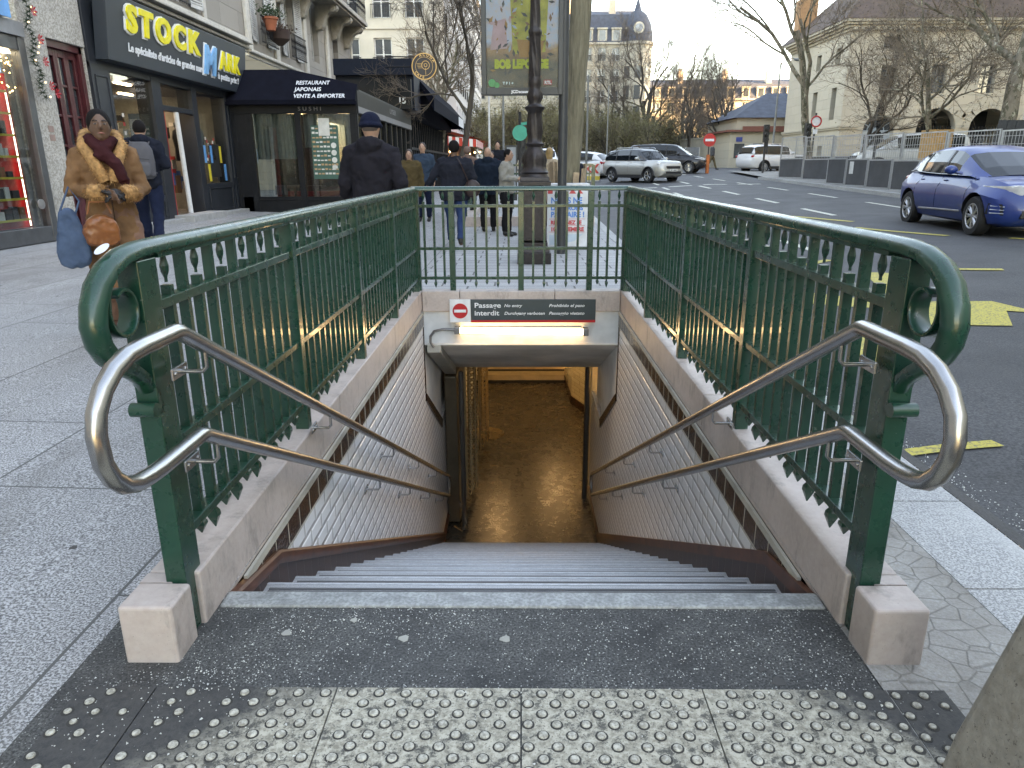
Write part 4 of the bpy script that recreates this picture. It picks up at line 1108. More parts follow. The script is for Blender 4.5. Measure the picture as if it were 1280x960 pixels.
garment(18.95, -.45, 2.35, mat('cream_cloth', (.5, .48, .42), .8)); garment(19.65, -.5, 2.35, mat('grey_cloth', (.16, .17, .18), .8)); garment(19.25, -.8, 2.3, mat('black_cloth', (.02, .02, .025), .8))
mb = MB()
for k, (u, c) in enumerate(((18.75, 0), (18.92, 1), (19.12, 0), (19.42, 2), (19.70, 1), (19.92, 0))): mb.cur = c; mb.fbox(FL, u, u + .13, -.008, -.004, 1.0 + (.0 if k % 2 else .45), 1.42 + (.0 if k % 2 else .45))
mb.cur = 2; mb.fbox(FL, 19.05, 19.7, -.009, -.0045, 1.1, 1.9)
obj('window_sticker', mb, [mat('sticker_blue', (.06, .3, .6), .5), mat('sticker_yellow', (.65, .5, .05), .5), mat('sticker_black', (.02, .02, .02), .5)], t)
mb = MB()
for u0_, z0_, n_, dx_, dz_ in ((15.1, .95, 9, .0, .17), (15.1, 1.55, 6, .13, .02), (18.9, 1.5, 8, .07, .07), (18.9, 2.0, 8, .07, -.07)):
    for k in range(n_): mb.cur = k % 2; mb.fbox(FL, u0_ + k * dx_, u0_ + k * dx_ + .07, -.009, -.0045, z0_ + k * dz_, z0_ + k * dz_ + .07)
obj('candy_cane_sticker', mb, [mat('goods_white', (.55, .53, .5), .5), mat('goods_red', (.35, .03, .03), .5)], t)
# sign board tilted slightly forward
SB = lambda u, v, z: FL(u, .30 + v + (z - 3.3) * .10, z)
mb = MB(); mb.fbox(SB, 14.35, 21.25, -.25, 0, 3.26, 4.42); sb = obj('sign_board', mb, mat('slate_sign_board', (.022, .031, .040), .5, var=.12, vs=1), t, bevel=.01)
mb = MB(); m2 = text_mb('STOCK', .46, .05, .030, 0, 1.35, 'LEFT', 3.30); place_text(m2, SB, 15.0, .03, 3.86); mb.add(m2.v, m2.f)
m2 = text_mb('ARK', .40, .05, .026, 0, 1.25, 'LEFT', 1.35); place_text(m2, SB, 19.45, .03, 3.72); mb.add(m2.v, m2.f)
obj('yellow_lettering', mb, mat('yellow_letter', (.80, .68, .02), .4), sb, recalc=False)
mb = MB(); m2 = text_mb('STOCK', .47, .02, .052, 0, 1.35, 'LEFT', 3.36); place_text(m2, SB, 14.97, .012, 3.85); mb.add(m2.v, m2.f)
m2 = text_mb('ARK', .41, .02, .046, 0, 1.25, 'LEFT', 1.40); place_text(m2, SB, 19.425, .012, 3.71); mb.add(m2.v, m2.f)
m2 = text_mb('M', .66, .02, .055, .12, 1, 'LEFT', .80); place_text(m2, SB, 18.42, .014, 3.50); mb.add(m2.v, m2.f)
for s_, u_, z_, w_, h_ in (("Le sp\u00e9cialiste d'articles de grandes marques", 15.05, 3.50, 3.75, .15), ('\u00e0 petits prix !', 19.35, 3.47, 1.35, .15)):
    m2 = text_mb(s_, h_, .01, .006, 0, 1, 'LEFT', w_); place_text(m2, SB, u_, .01, z_); mb.add(m2.v, m2.f)
obj('white_lettering', mb, mat('white_letter', (.72, .74, .76), .4), sb, recalc=False)
mb = MB(); m2 = text_mb('M', .62, .05, .035, .12, 1, 'LEFT', .72); place_text(m2, SB, 18.46, .032, 3.52); obj('blue_letter', m2, mat('light_blue_letter', (.12, .42, .72), .4), sb, recalc=False)
mb = MB(); mb.fbox(FL, 16.6, 18.5, .05, .5, .1, .30); mb.fbox(FL, 14.1, 21.3, .061, .3, .05, .24); obj('door_step', mb, mat('grey_step', (.33, .33, .32), .8, world=True), t, bevel=.01)

# Japanese restaurant terrace
RX0, RX1, RY = FX + .02, -4.42, 20.6
BLKP = mat('black_paint', (.008, .009, .011), .5, var=.3, vs=4, spec=.2)
AWN = mat('navy_black_canvas', (.006, .007, .013), .9, var=.25, vs=4, bump=.15, bs=30, spec=.1)
t = thing('restaurant_terrace', 'black glazed Japanese restaurant terrace with dark canvas awning and green menu', 'restaurant front', (-6, RY, .12))
FR = frame((0, RY), (1, 0), (0, -1)); FS = frame((RX1, 0), (0, 1), (1, 0))
SYE = 30.5
mb = MB(); mb.fbox(FR, RX0, RX1, -.12, 0, .05, .55); mb.fbox(FR, RX0, RX1, -.12, .03, 2.72, 2.98)
for u in (RX0, -7.45, -6.12, -4.62): mb.fbox(FR, u, u + .16, -.12, .01, .05, 2.75)
mb.fbox(FR, RX0, -7.45, -.1, 0, .05, 2.9)
for q in ((-7.35, -6.2, .15, .48), (-5.9, -4.7, .15, .48)):
    for r_ in ((q[0], q[1], q[2], q[2] + .03), (q[0], q[1], q[3] - .03, q[3])): mb.fbox(FR, *r_[:2], .0, .02, *r_[2:])
mb.fbox(FS, RY + .13, SYE, -.12, .0, .05, .6); mb.fbox(FS, RY + .03, SYE, -.12, .035, 2.72, 3.30)
y = RY + .0
while y < SYE: mb.fbox(FS, y + .001, y + .10, -.12, .01, .05, 2.75); y += 1.06
obj('frame', mb, BLKP, t, bevel=.005)
RG = glass('terrace_glass', dark=.25, add=.05)
mb = MB(); mb.fbox(FR, -7.4, RX1 - .05, -.07, -.06, .55, 2.72); mb.fbox(FS, RY + .1, SYE, -.07, -.06, .6, 2.72); obj('pane', mb, RG, t)
mb = MB(); mb.box(RX0, RX1 - .1, RY + 3.4, RY + 3.5, 0, 3); mb.box(RX0, RX1 - .1, RY + .1, RY + 3.4, .06, .10); mb.box(RX0, RX1 - .12, RY + .13, SYE, 2.9, 3.0); obj('interior_wall', mb, mat('dark_room', (.045, .038, .032), .8), t)
mb = MB()
for u0_, u1_, z_ in ((-7.28, -6.14, 1.55), (-5.93, -4.65, 1.85)):
    n = 40; P = [(u0_ + (u1_ - u0_) * k / n, -.14 - .02 * sin(k * 1.7)) for k in range(n + 1)]
    for a, b in zip(P, P[1:]): mb.quad(FR(a[0], a[1], z_), FR(b[0], b[1], z_), FR(b[0], b[1], 2.72), FR(a[0], a[1], 2.72))
obj('curtain', mb, mat('grey_green_blind', (.26, .27, .23), .8), t, recalc=False)
mb = MB(); rr = random.Random(2)
mb.fbox(FR, -5.72, -4.98, -.055, -.045, 1.02, 2.42); pb = obj('menu_board', mb, mat('dark_green_menu', (.02, .09, .07), .4), t)
mb = MB()
for r_ in range(11):
    for c_ in range(7):
        if c_ > 4 and 2 < r_ < 8: continue
        u = -5.69 + c_ * .098; z = 2.32 - r_ * .118; mb.cur = 0 if rr.random() < .55 else 1; mb.fbox(FR, u, u + .075, -.045, -.042, z, z + rr.uniform(.03, .055))
for k in range(4): mb.cur = 1; mb.cyl(FR(-5.12, -.042, 1.9 - k * .19), .075, .004, 12, axis='y')
mb.cur = 1; mb.fbox(FR, -5.5, -5.2, -.044, -.038, 2.15, 2.6)
obj('menu_picture', mb, [mat('menu_orange', (.42, .26, .14), .5), mat('menu_white', (.6, .6, .56), .5)], pb)
mb = MB()
for u in (-7.0, -6.4, -5.4): mb.fbox(FR, u, u + .5, -1.9, -1.3, .75, .80); mb.fbox(FR, u + .22, u + .28, -1.63, -1.57, .1, .75)
obj('table', mb, mat('dark_wood', (.06, .03, .02), .4), t)
mb = MB(); mb.fbox(FR, -7.2, -4.7, -2.6, -2.3, .45, .62); mb.fbox(FS, RY + .6, SYE - .3, -.9, -.5, .45, .62); mb2 = MB()
for u, v in ((-6.9, -2.2), (-5.4, -2.2)): mb2.fbox(FR, u, u + .5, v, v + .5, 2.84, 2.88)
obj('ceiling_light', mb2, emit('added_room_glow', (1, .8, .55), 1.2), t)  # invented ceiling panels that brighten the dark terrace interior
obj('bench', mb, mat('red_seat', (.22, .02, .02), .6), t)
mb = MB(); mb.fbox(FR, -6.86, -6.56, -.25, -.03 - .08, .60, .85); po = obj('planter', mb, mat('grey_pot', (.09, .10, .11), .7), t)
mb = MB()
for k in range(160):
    p = Vector(FR(-6.7 + rr.gauss(0, .10), -.35 + rr.gauss(0, .08), rr.uniform(.85, 1.5))); d = Vector((rr.gauss(0, .04), rr.gauss(0, .04), rr.gauss(.02, .04))); s_ = Vector((rr.gauss(0, .012), rr.gauss(0, .012), 0)); mb.add([tuple(p + s_), tuple(p + d), tuple(p - s_)], [(0, 1, 2)])
obj('leaves', mb, mat('potted_leaf', (.03, .06, .025), .6), po, recalc=False)
# canvas awning: front slopes back up to the facade
mb = MB(); A0, A1, zb_, zt_ = RX0, RX1 + .02, 2.99, 3.88
P = [(A0, RY - .22, zb_), (A1, RY - .22, zb_), (A1, RY - .22, 3.05), (A0, RY - .22, 3.05), (A0, RY + .55, zt_), (-6.25, RY + .55, zt_), (A1, RY + .16, 3.46), (A0, RY + .6, zb_), (A1, RY + .6, zb_)]
mb.add(P, [(0, 1, 2, 3), (3, 2, 6, 5, 4), (0, 3, 4, 7), (1, 8, 6, 2), (0, 7, 8, 1), (4, 5, 6, 8, 7)])
mb.box(A0, A1 + .04, RY - .30, RY - .20, 2.93, 3.0)
aw = obj('awning', mb, AWN, t)
mb = MB(); mb.box(RX0, RX1 - .02, RY + .56, SYE, 3.3, 3.36); obj('flat_roof', mb, mat('roof_felt', (.10, .105, .10), .9), t)
WL = mat('white_letter', (.72, .74, .76), .4)
FA = frame((0, RY - .225), (1, 0), (0, -1))
AS = lambda u, v, z: (u, RY - .22 + (z - 3.42) * (.77 / .46) * (1 if z > 3.42 else 0) - v - .004, z)
mb = MB()
for s_, z, wd in (('RESTAURANT', 3.46, .90), ('JAPONAIS', 3.28, .72), ('VENTE A EMPORTER', 3.10, 1.38)):
    m2 = text_mb(s_, .105, .004, .003, 0, 1.0, 'LEFT', wd)
    m2.v = [(p[0] - 6.05, RY - .228 - p[2] + max(0, (z + p[1] - 3.05)) * .928, z + p[1]) for p in m2.v]; mb.add(m2.v, m2.f)
obj('lettering', mb, WL, aw, recalc=False)
m2 = text_mb('SUSHI', .10, .004, .001, 0, 1.6, 'LEFT', .62); place_text(m2, FR, -6.0, .034, 2.79); obj('fascia_lettering', m2, mat('grey_letter', (.16, .16, .17), .5), t, recalc=False)
mb = MB(); mb.fbox(FS, RY + .05, SYE, .036, .045, 2.74, 2.90); obj('grey_strip', mb, mat('grey_letter', (.16, .16, .17), .5), t)
m2 = text_mb('LYSER', .16, .004, .002, 0, 1.0, 'LEFT', 1.2); place_text(m2, FS, 25.6, .037, 3.04); obj('side_lettering', m2, mat('grey_letter', (.16, .16, .17), .5), t, recalc=False)
# flower pots above the terrace
for i, (u, z) in enumerate(((23.6, 5.25), (24.4, 4.95))):
    t2 = thing('flower_pot', 'terracotta pot with a plant hung on the balcony rail' if i == 0 else 'round basket of dry brown plants beside the terracotta pot', 'flower pot', FL(u, .42, z), group=None)
    mb = MB(); mb.lathe([(.09, 0), (.14, .2), (.16, .2), (.16, .24), (.0, .24)] if i == 0 else [(.05, 0), (.2, .12), (.22, .3), (.0, .3)], (0, 0, 0), 14); obj('pot', mb, mat('terracotta', (.35, .10, .05), .8) if i == 0 else mat('dark_basket', (.05, .03, .025), .9), t2, world=False, smooth=40)
    mb = MB()
    for k in range(240):
        p = Vector((rr.gauss(0, .12), rr.gauss(0, .12), .24 + abs(rr.gauss(0, .1)))); mb.add([tuple(p), tuple(p + Vector((rr.gauss(0, .03), rr.gauss(0, .03), .05))), tuple(p + Vector((rr.gauss(0, .03), rr.gauss(0, .03), .01)))], [(0, 1, 2)])
    obj('leaves', mb, mat('potted_leaf', (.03, .06, .025), .6) if i == 0 else mat('dry_leaf', (.08, .05, .035), .9), t2, world=False, recalc=False)
    t2.scale = (1.5,) * 3

# cafe beyond: black volume, awnings and round sign
t = thing('cafe_front', 'black cafe frontage with long sloping dark awning beyond the restaurant', 'cafe front', (-5, 34, .1))
mb = MB(); mb.box(FX + .05, -4.55, 30.9, 47, 0, 3.2); obj('glazed_front', mb, mat('dark_glazing', (.02, .02, .022), .25), t)
mb = MB()
y = 30.9
while y < 47: mb.box(-4.56, -4.48, y, y + .1, 0, 3.2); y += .7
mb.box(-4.56, -4.47, 30.9, 47, 2.0, 2.1); mb.box(-4.56, -4.47, 30.9, 47, .9, 1.0); obj('mullion', mb, IRON, t)
mb = MB(); mb.prism([(-7.0, 4.62), (-4.05, 4.62), (-4.05, 5.18), (-7.0, 5.18)], frame((0, 0), (1, 0), (0, 1)), 29.0, 29.25); mb.box(-7.0, -4.05, 29.26, 31, 3.4, 5.15); obj('upper_volume', mb, mat('navy_panel', (.007, .012, .024), .6, spec=.2), t)
mb = MB(); mb.box(-7, -4.1, 28.8, 29.0, 3.4, 4.45); obj('side_panel', mb, BLKP, t)
mb = MB(); m2 = text_mb('15', .22, .004, .01); place_text(m2, frame((0, 28.79), (1, 0), (0, -1)), -4.45, .005, 3.6); obj('house_number', m2, WL, t, recalc=False)
mb = MB(); P = [(-4.3, 31, 4.9), (-3.5, 31, 4.0), (-3.5, 47, 4.0), (-4.3, 47, 4.9), (-4.3, 31, 4.8), (-3.5, 31, 3.5), (-3.5, 47, 3.5), (-4.3, 47, 3.5)]
mb.add(P, [(0, 1, 2, 3), (0, 4, 5, 1), (1, 5, 6, 2), (2, 6, 7, 3), (3, 7, 4, 0)]); mb.box(-4.9, -4.3, 31, 47, 3.3, 4.9); obj('awning', mb, AWN, t)
mb = MB(); mb.box(-3.52, -3.49, 43, 46.5, 3.52, 4.0); obj('white_valance', mb, mat('white_letter', (.72, .74, .76), .4), t)
t = thing('round_cafe_sign', 'round black cafe sign with golden rim projecting from the facade', 'sign', (-3.25, 26.2, 4.55))
mb = MB(); mb.cyl((0, .04, 0), .42, -.08, 36, axis='y'); obj('disc', mb, mat('black_disc', (.015, .015, .02), .4), t, world=False)
mb = MB(); mb.tube([(.405 * cos(a), -.045, .405 * sin(a)) for a in [2 * pi * k / 36 for k in range(36)]], .016, 6, closed=True, cap=False); mb.tube([(.29 * cos(a), -.042, .29 * sin(a)) for a in [2 * pi * k / 36 for k in range(36)]], .006, 5, closed=True, cap=False)
mb.tube([(.13 * cos(a) + .05, -.042, .13 * sin(a) + .04) for a in [2 * pi * k / 20 for k in range(20)]], .010, 5, closed=True, cap=False); mb.tube([(.05 * cos(a) + .05, -.042, .05 * sin(a) + .04) for a in [2 * pi * k / 14 for k in range(14)]], .009, 5, closed=True, cap=False)
for k in range(4): mb.cbox((-.14, -.043, .09 - k * .045), (.22 - k * .03, .006, .010))
mb.cbox((.05, -.043, -.15), (.012, .006, .22))
obj('gold_ring', mb, emit('gold_neon', (.45, .30, .12), .05), t, world=False)
mb = MB()
def arc_text(s_, r, a0, a1, h):
    for k, ch in enumerate(s_):
        a = a0 + (a1 - a0) * k / max(1, len(s_) - 1); m2 = text_mb(ch, h, .006, .003)
        rot = a - pi / 2 if a1 < a0 else a + pi / 2
        m2.v = [(r * cos(a) + p[0] * cos(rot) - p[1] * sin(rot), -.044 - p[2], r * sin(a) + p[0] * sin(rot) + p[1] * cos(rot)) for p in m2.v]; mb.add(m2.v, m2.f)
arc_text('ACUNA', .32, 1.9, .5, .085); arc_text('CAFE', .375, 3.75, 4.6, .085)
obj('lettering', mb, emit('gold_neon', (.45, .30, .12), .05), t, world=False, recalc=False)
mb = MB(); mb.tube([(-.42, 0, 0), (-1.3, 0, 0)], .025, 6); mb.tube([(-.3, 0, .3), (-1.3, 0, .32)], .018, 6); obj('arm', mb, IRON, t, world=False)

# red striped shop awnings
def m_stripes():
    g = NG('red_white_stripes'); gg = g.n('ShaderNodeNewGeometry'); sx = g.n('ShaderNodeSeparateXYZ'); g.L(gg.outputs['Position'], sx.inputs[0])
    s_ = g.math('FRACT', g.math('MULTIPLY', g.math('ADD', sx.outputs[0], g.math('MULTIPLY', sx.outputs[1], .6)), 2.2)); k = g.math('GREATER_THAN', s_, .5)
    g.col(g.mix(k, (.55, .05, .03), (.65, .62, .58))); g.rough(.8); return g.m
for i, (y, x1, lab) in enumerate(((50, -2.9, 'red shop awning with striped valance over the crowded pavement'), (63, -2.7, 'plain red awning further along, next to a white canopy'))):
    t = thing('shop_awning', lab, 'awning', (-5, y, 3))
    z = 3.3 + i * .3
    mb = MB(); P = [(-7.6, y + .0, z - .2), (x1, y, z - .35), (x1, y + 7, z - .35), (-7.6, y + 7, z + .6), (-7.6, y, z + .6)]
    mb.add([(-7.6, y, z + .55), (-6, y, z + .55), (x1, y, z - .3), (x1, y + 8, z - .3), (-6, y + 8, z + .55), (-7.6, y + 8, z + .55)], [(0, 1, 4, 5), (1, 2, 3, 4)])
    obj('canvas', mb, mat('red_canvas', (.50, .045, .03), .7), t, recalc=False)
    mb = MB(); mb.quad((-7.4, y - .01, z - .55), (x1, y - .01, z - .75), (x1, y - .01, z - .3), (-7.4, y - .01, z + .25)); mb.quad((x1 + .01, y, z - .75), (x1 + .01, y + 8, z - .75), (x1 + .01, y + 8, z - .3), (x1 + .01, y, z - .3)); obj('valance', mb, m_stripes() if i == 0 else mat('red_canvas', (.50, .045, .03), .7), t, recalc=False)
    mb = MB(); mb.box(-7.6, -4.2, y + .5, y + 8, 0, 2.9); obj('stall_front', mb, mat('warm_stall', (.16, .09, .05), .7), t)
    mb = MB()
    for k in range(9): mb.ell((-6.8 + k * .42, y + .1, 2.35 + .1 * sin(k)), .07, .07, .07, 8, 6)
    obj('hanging_lamp', mb, emit('stall_lamp', (1, .72, .4), 1.5), t)

# generic street buildings
def block(name, label, F, L, D, z0, nfl, fh, bays, m, roof='mansard', w_=1.2, wh=2.0, base=0, rail=True, shut=False, mans=3.0, cat='building', zref=None, o0=0, wm=None, dorm=True, skip=()):
    o = thing(name, label, cat, F(L / 2, -D / 2, z0))
    H = z0 + nfl * fh; st = L / bays; holes = []
    for f_ in range(nfl):
        for b_ in range(bays):
            if (f_, b_) in skip: continue
            u = (b_ + .5) * st; zz = z0 + f_ * fh + (.75 if f_ else .6); holes.append((u - w_ / 2, u + w_ / 2, zz, zz + wh))
    mb = MB(); facade(mb, F, 0, L, z0 - 1, H, holes, .25)
    mb.fbox(F, 0, .01, -D, -.01, z0 - 1, H); mb.fbox(F, L - .01, L, -D, -.01, z0 - 1, H); obj('wall', mb, m, o, recalc=False)
    mb = MB()
    for f_ in range(1, nfl + 1): mb.fbox(F, -.05, L + .05, .0, .10 if f_ < nfl else .35, z0 + f_ * fh + .02, z0 + f_ * fh + (.14 if f_ < nfl else .35))
    obj('cornice', mb, m, o)
    for h in holes: window(o, F, *h, v=-.22, bars=1, t=.09, fm=wm)
    if rail:
        mb = MB()
        for h in holes:
            if h[2] > z0 + fh:
                mb.fbox(F, h[0] - .1, h[1] + .1, .12, .15, h[2] + .85, h[2] + .9)
                k = h[0] - .1
                while k < h[1] + .1: mb.fbox(F, k, k + .03, .12, .14, h[2], h[2] + .86); k += .12
        obj('window_guard', mb, IRON, o, recalc=False)
    if roof == 'mansard':
        R = mat('slate_roof', (.055, .065, .085), .7, var=.25, vs=2, spec=.3)
        P = [F(0, 0, H + .35), F(L, 0, H + .35), F(L, -D, H + .35), F(0, -D, H + .35)]; P += [F(.0, -1.3, H + mans), F(L, -1.3, H + mans), F(L, -D + 1.3, H + mans), F(0, -D + 1.3, H + mans)]; P += [F(0, -D / 2, H + mans + 1.4), F(L, -D / 2, H + mans + 1.4)]
        mb = MB(); mb.add(P, [(0, 1, 5, 4), (1, 2, 6, 5), (2, 3, 7, 6), (3, 0, 4, 7), (4, 5, 9, 8), (6, 7, 8, 9), (5, 6, 9), (7, 4, 8)]); ro = obj('roof', mb, R, o)
        if dorm:
            for b_ in range(bays):
                u = (b_ + .5) * st
                mb = MB(); mb.fbox(F, u - .75, u + .75, -1.2, .02 - .1, H + .36, H + 2.3); mb.fbox(F, u - .85, u + .85, -1.2, .06, H + 2.3, H + 2.5); d_ = obj('dormer', mb, m, ro)
                mb = MB(); mb.fbox(F, u - .5, u + .5, -.09, -.07, H + .7, H + 2.15); obj('pane', mb, PANE, d_)
        mb = MB()
        for b_ in range(0, bays + 1, 3):
            u = min(L - 1.2, b_ * st); mb.fbox(F, u + .1, u + 1.1, -3.4, -2.2, H + 1, H + mans + 2.6)
            for q in range(3): mb.cyl(F(u + .3 + q * .3, -2.8, H + mans + 2.6), .09, .45, 6)
        obj('chimney', mb, mat('chimney_render', (.45, .38, .30), .8), ro)
    else:
        mb = MB(); mb.fbox(F, 0, L, -D, -.01, H, H + .3); obj('roof', mb, mat('slate_roof', (.055, .065, .085), .7), o)
    return o
CREAM = mat('cream_stone', (.48, .44, .36), .8, var=.12, vs=.8, world=True)
WHITE = mat('white_render', (.56, .56, .55), .8, var=.08, vs=.8, world=True)
HAUS = m_blocks('paris_stone', (.46, .42, .34), 1.2, .5, yz=False, m=.02, mort=.7, var=.1)
block('apartment_building', 'cream building with tall windows behind the bare branches, closing the side street', frame((-15.9, 57), (1, 0), (0, -1)), 9.4, 10, .3, 5, 3.5, 4, CREAM, mans=3.2, w_=1.3, wh=2.2)
block('apartment_building', 'white narrow building with blue-grey shade beyond the red awnings', frame((-5.7, 67.5), (0, 1), (1, 0)), 14.5, 10, .4, 5, 3.3, 5, WHITE, roof='flat', rail=True)
block('apartment_building', 'pale receding building far along the shop side', frame((-5.6, 82.5), (0, 1), (1, 0)), 26, 10, .4, 6, 3.2, 8, WHITE)
block('apartment_building', 'stone corner building beyond the advertising board', frame((-12, 118), (1, 0), (0, -1)), 19, 12, .9, 6, 3.15, 8, HAUS, mans=4)
hb = block('apartment_building', 'tall Parisian stone building with slate mansard and corner turret', frame((7.4, 126), (1, 0), (0, -1)), 11.2, 12, .9, 6, 3.15, 5, HAUS, mans=4.6)
# corner turret (part of the same building)
cx, cy = 18.7, 127.5
o0 = ORI[hb.name]
mb = MB(); mb.cyl((cx, cy, -.1), 2.5, 20.2, 18); mb.cyl((cx, cy, 19.8), 2.8, .4, 18); mb.cyl((cx, cy, 16.6), 2.65, .25, 18); tw = obj('turret', mb, HAUS, hb, smooth=40)
mb = MB(); mb.lathe([(2.6, 20.2), (2.55, 21.5), (2.2, 23), (1.5, 24.3), (.6, 25.0), (.25, 26.2), (.05, 27)], (cx, cy, 0), 16); obj('turret_roof', mb, mat('slate_roof', (.055, .065, .085), .7), hb, smooth=40)
mb = MB(); mb.cyl((cx - .1, cy - 2.35, 22.1), .85, -.3, 20, axis='y'); r_ = obj('round_dormer', mb, CREAM, tw); mb = MB(); mb.cyl((cx - .1, cy - 2.66, 22.1), .6, -.03, 20, axis='y'); obj('pane', mb, mat('pale_pane', (.22, .25, .28), .2), r_)
for zz in (2, 5.2, 8.4, 11.6, 14.8):
    for a in (-2.3, -1.57, -.85):
        Fq = frame((cx + 2.5 * cos(a), cy + 2.5 * sin(a)), (-sin(a), cos(a)), (cos(a), sin(a))); mb = MB(); mb.fbox(Fq, -.5, .5, -.1, .04, zz, zz + 2.1); obj('window', mb, PANE, hb)
block('apartment_building', 'far stone building low behind the garden trees', frame((22, 150), (1, 0), (0, -1)), 46, 12, .9, 4, 3.1, 16, HAUS, rail=False)

# caserne on the right: rusticated base with arches, sparse tall windows, hipped brown roof
CAS = m_blocks('caserne_stone', (.50, .44, .345), 1.5, .62, yz=False, m=.02, mort=.72, var=.08)
CASY = m_blocks('caserne_stone_side', (.50, .44, .345), 1.5, .62, yz=True, m=.02, mort=.72, var=.08)
t = thing('stone_gatehouse', 'large pale stone building with arched doorways and hipped brown roof', 'building', (30, 55, .9))
FC = frame((20.8, 50), (1, 0), (0, -1)); FCs = frame((20.8, 50), (0, 1), (-1, 0)); Z0, ZC = .9, 9.75
arches = [(2.4, 1.15, 3.55), (6.2, 1.0, 3.4), (9.2, 1.0, 2.9), (10.4, 1.35, 3.7), (16.2, 1.35, 3.6)]
arches = [(2.5, 1.0, 3.45), (6.2, 1.25, 3.55), (9.6, 1.25, 3.5), (13.2, 1.1, 3.4), (17.5, 1.2, 3.5)]
holes = []
for u, r, zs in arches: holes.append((u - r, u + r, Z0 - .5, zs + r))
wins = [(2.2, 3.2), (5.4, 6.4), (8.5, 9.5), (11.7, 12.7), (15, 16), (18.4, 19.4)]
for a, b in wins: holes.append((a, b, 5.7, 7.4))
for a, b in wins[::2]: holes.append((a - .05, b + .05, 8.35, 9.1))
mb = MB(); facade(mb, FC, 0, 24, Z0 - 1, ZC, holes, .5)
for u, r, zs in arches:   # spandrels
    n = 10
    for sg in (-1, 1):
        for k in range(n):
            a0, a1 = pi / 2 * k / n, pi / 2 * (k + 1) / n
            mb.quad(FC(u + sg * r * cos(a0), 0, zs + r * sin(a0)), FC(u + sg * r * cos(a1), 0, zs + r * sin(a1)), FC(u + sg * r * cos(a1), 0, zs + r), FC(u + sg * r, 0, zs + r * (0 if k == 0 and False else sin(a0)) if False else zs + r)) if k else mb.add([FC(u + sg * r, 0, zs), FC(u + sg * r * cos(a1), 0, zs + r * sin(a1)), FC(u + sg * r * cos(a1), 0, zs + r), FC(u + sg * r, 0, zs + r)], [(0, 1, 2, 3)])
            mb.quad(FC(u + sg * r * cos(a0), 0, zs + r * sin(a0)), FC(u + sg * r * cos(a1), 0, zs + r * sin(a1)), FC(u + sg * r * cos(a1), -.5, zs + r * sin(a1)), FC(u + sg * r * cos(a0), -.5, zs + r * sin(a0)))
obj('wall', mb, CAS, t, recalc=False)
hs2 = [(1.2, 2.0, 4.2, 6.2), (4.4, 5.2, 4.2, 6.2), (1.2, 2.0, 7.6, 8.6), (4.4, 5.2, 7.6, 8.6), (2.6, 3.4, 1.2, 2.6)]
mb = MB(); facade(mb, FCs, 0, 10.5, Z0 - 1, ZC, hs2, .4); mb.fbox(FCs, 10.49, 10.5, -24, 0, 0, ZC); obj('side_wall', mb, CASY, t, recalc=False)
for h in holes[len(arches):]: window(t, FC, *h, v=-.4, bars=2, fm=mat('dark_frame', (.12, .12, .12), .5))
for h in hs2: window(t, FCs, *h, v=-.35, bars=2, fm=mat('dark_frame', (.12, .12, .12), .5))
mb = MB()
for a, b in wins: mb.fbox(FC, a - .25, b + .25, .0, .18, 7.75, 7.95); mb.fbox(FC, a - .15, b + .15, 0, .06, 7.4, 7.75)
for z, v in ((3.55, .12), (3.67, .2)): mb.fbox(FC, -.1, .9 + .2, 0, v, z, z + .11); mb.fbox(FC, 3.9, 4.6, 0, v, z, z + .11); mb.fbox(FC, 7.9, 8.0, 0, v, z, z + .11); mb.fbox(FC, 11.2, 11.9, 0, v, z, z + .11); mb.fbox(FC, 14.6, 16, 0, v, z, z + .11); mb.fbox(FCs, -.1, 10.5, 0, v, z, z + .11)
for z, v in ((9.4, .12), (9.55, .3), (9.7, .5), (9.85, .65)): mb.fbox(FC, -v, 24, 0, v, z, z + .14); mb.fbox(FCs, 0, 10.5, 0, v, z, z + .14)
k = 0
while k < 24: mb.fbox(FC, k, k + .18, .12, .45, 9.42, 9.56); k += .45
obj('cornice', mb, CAS, t)
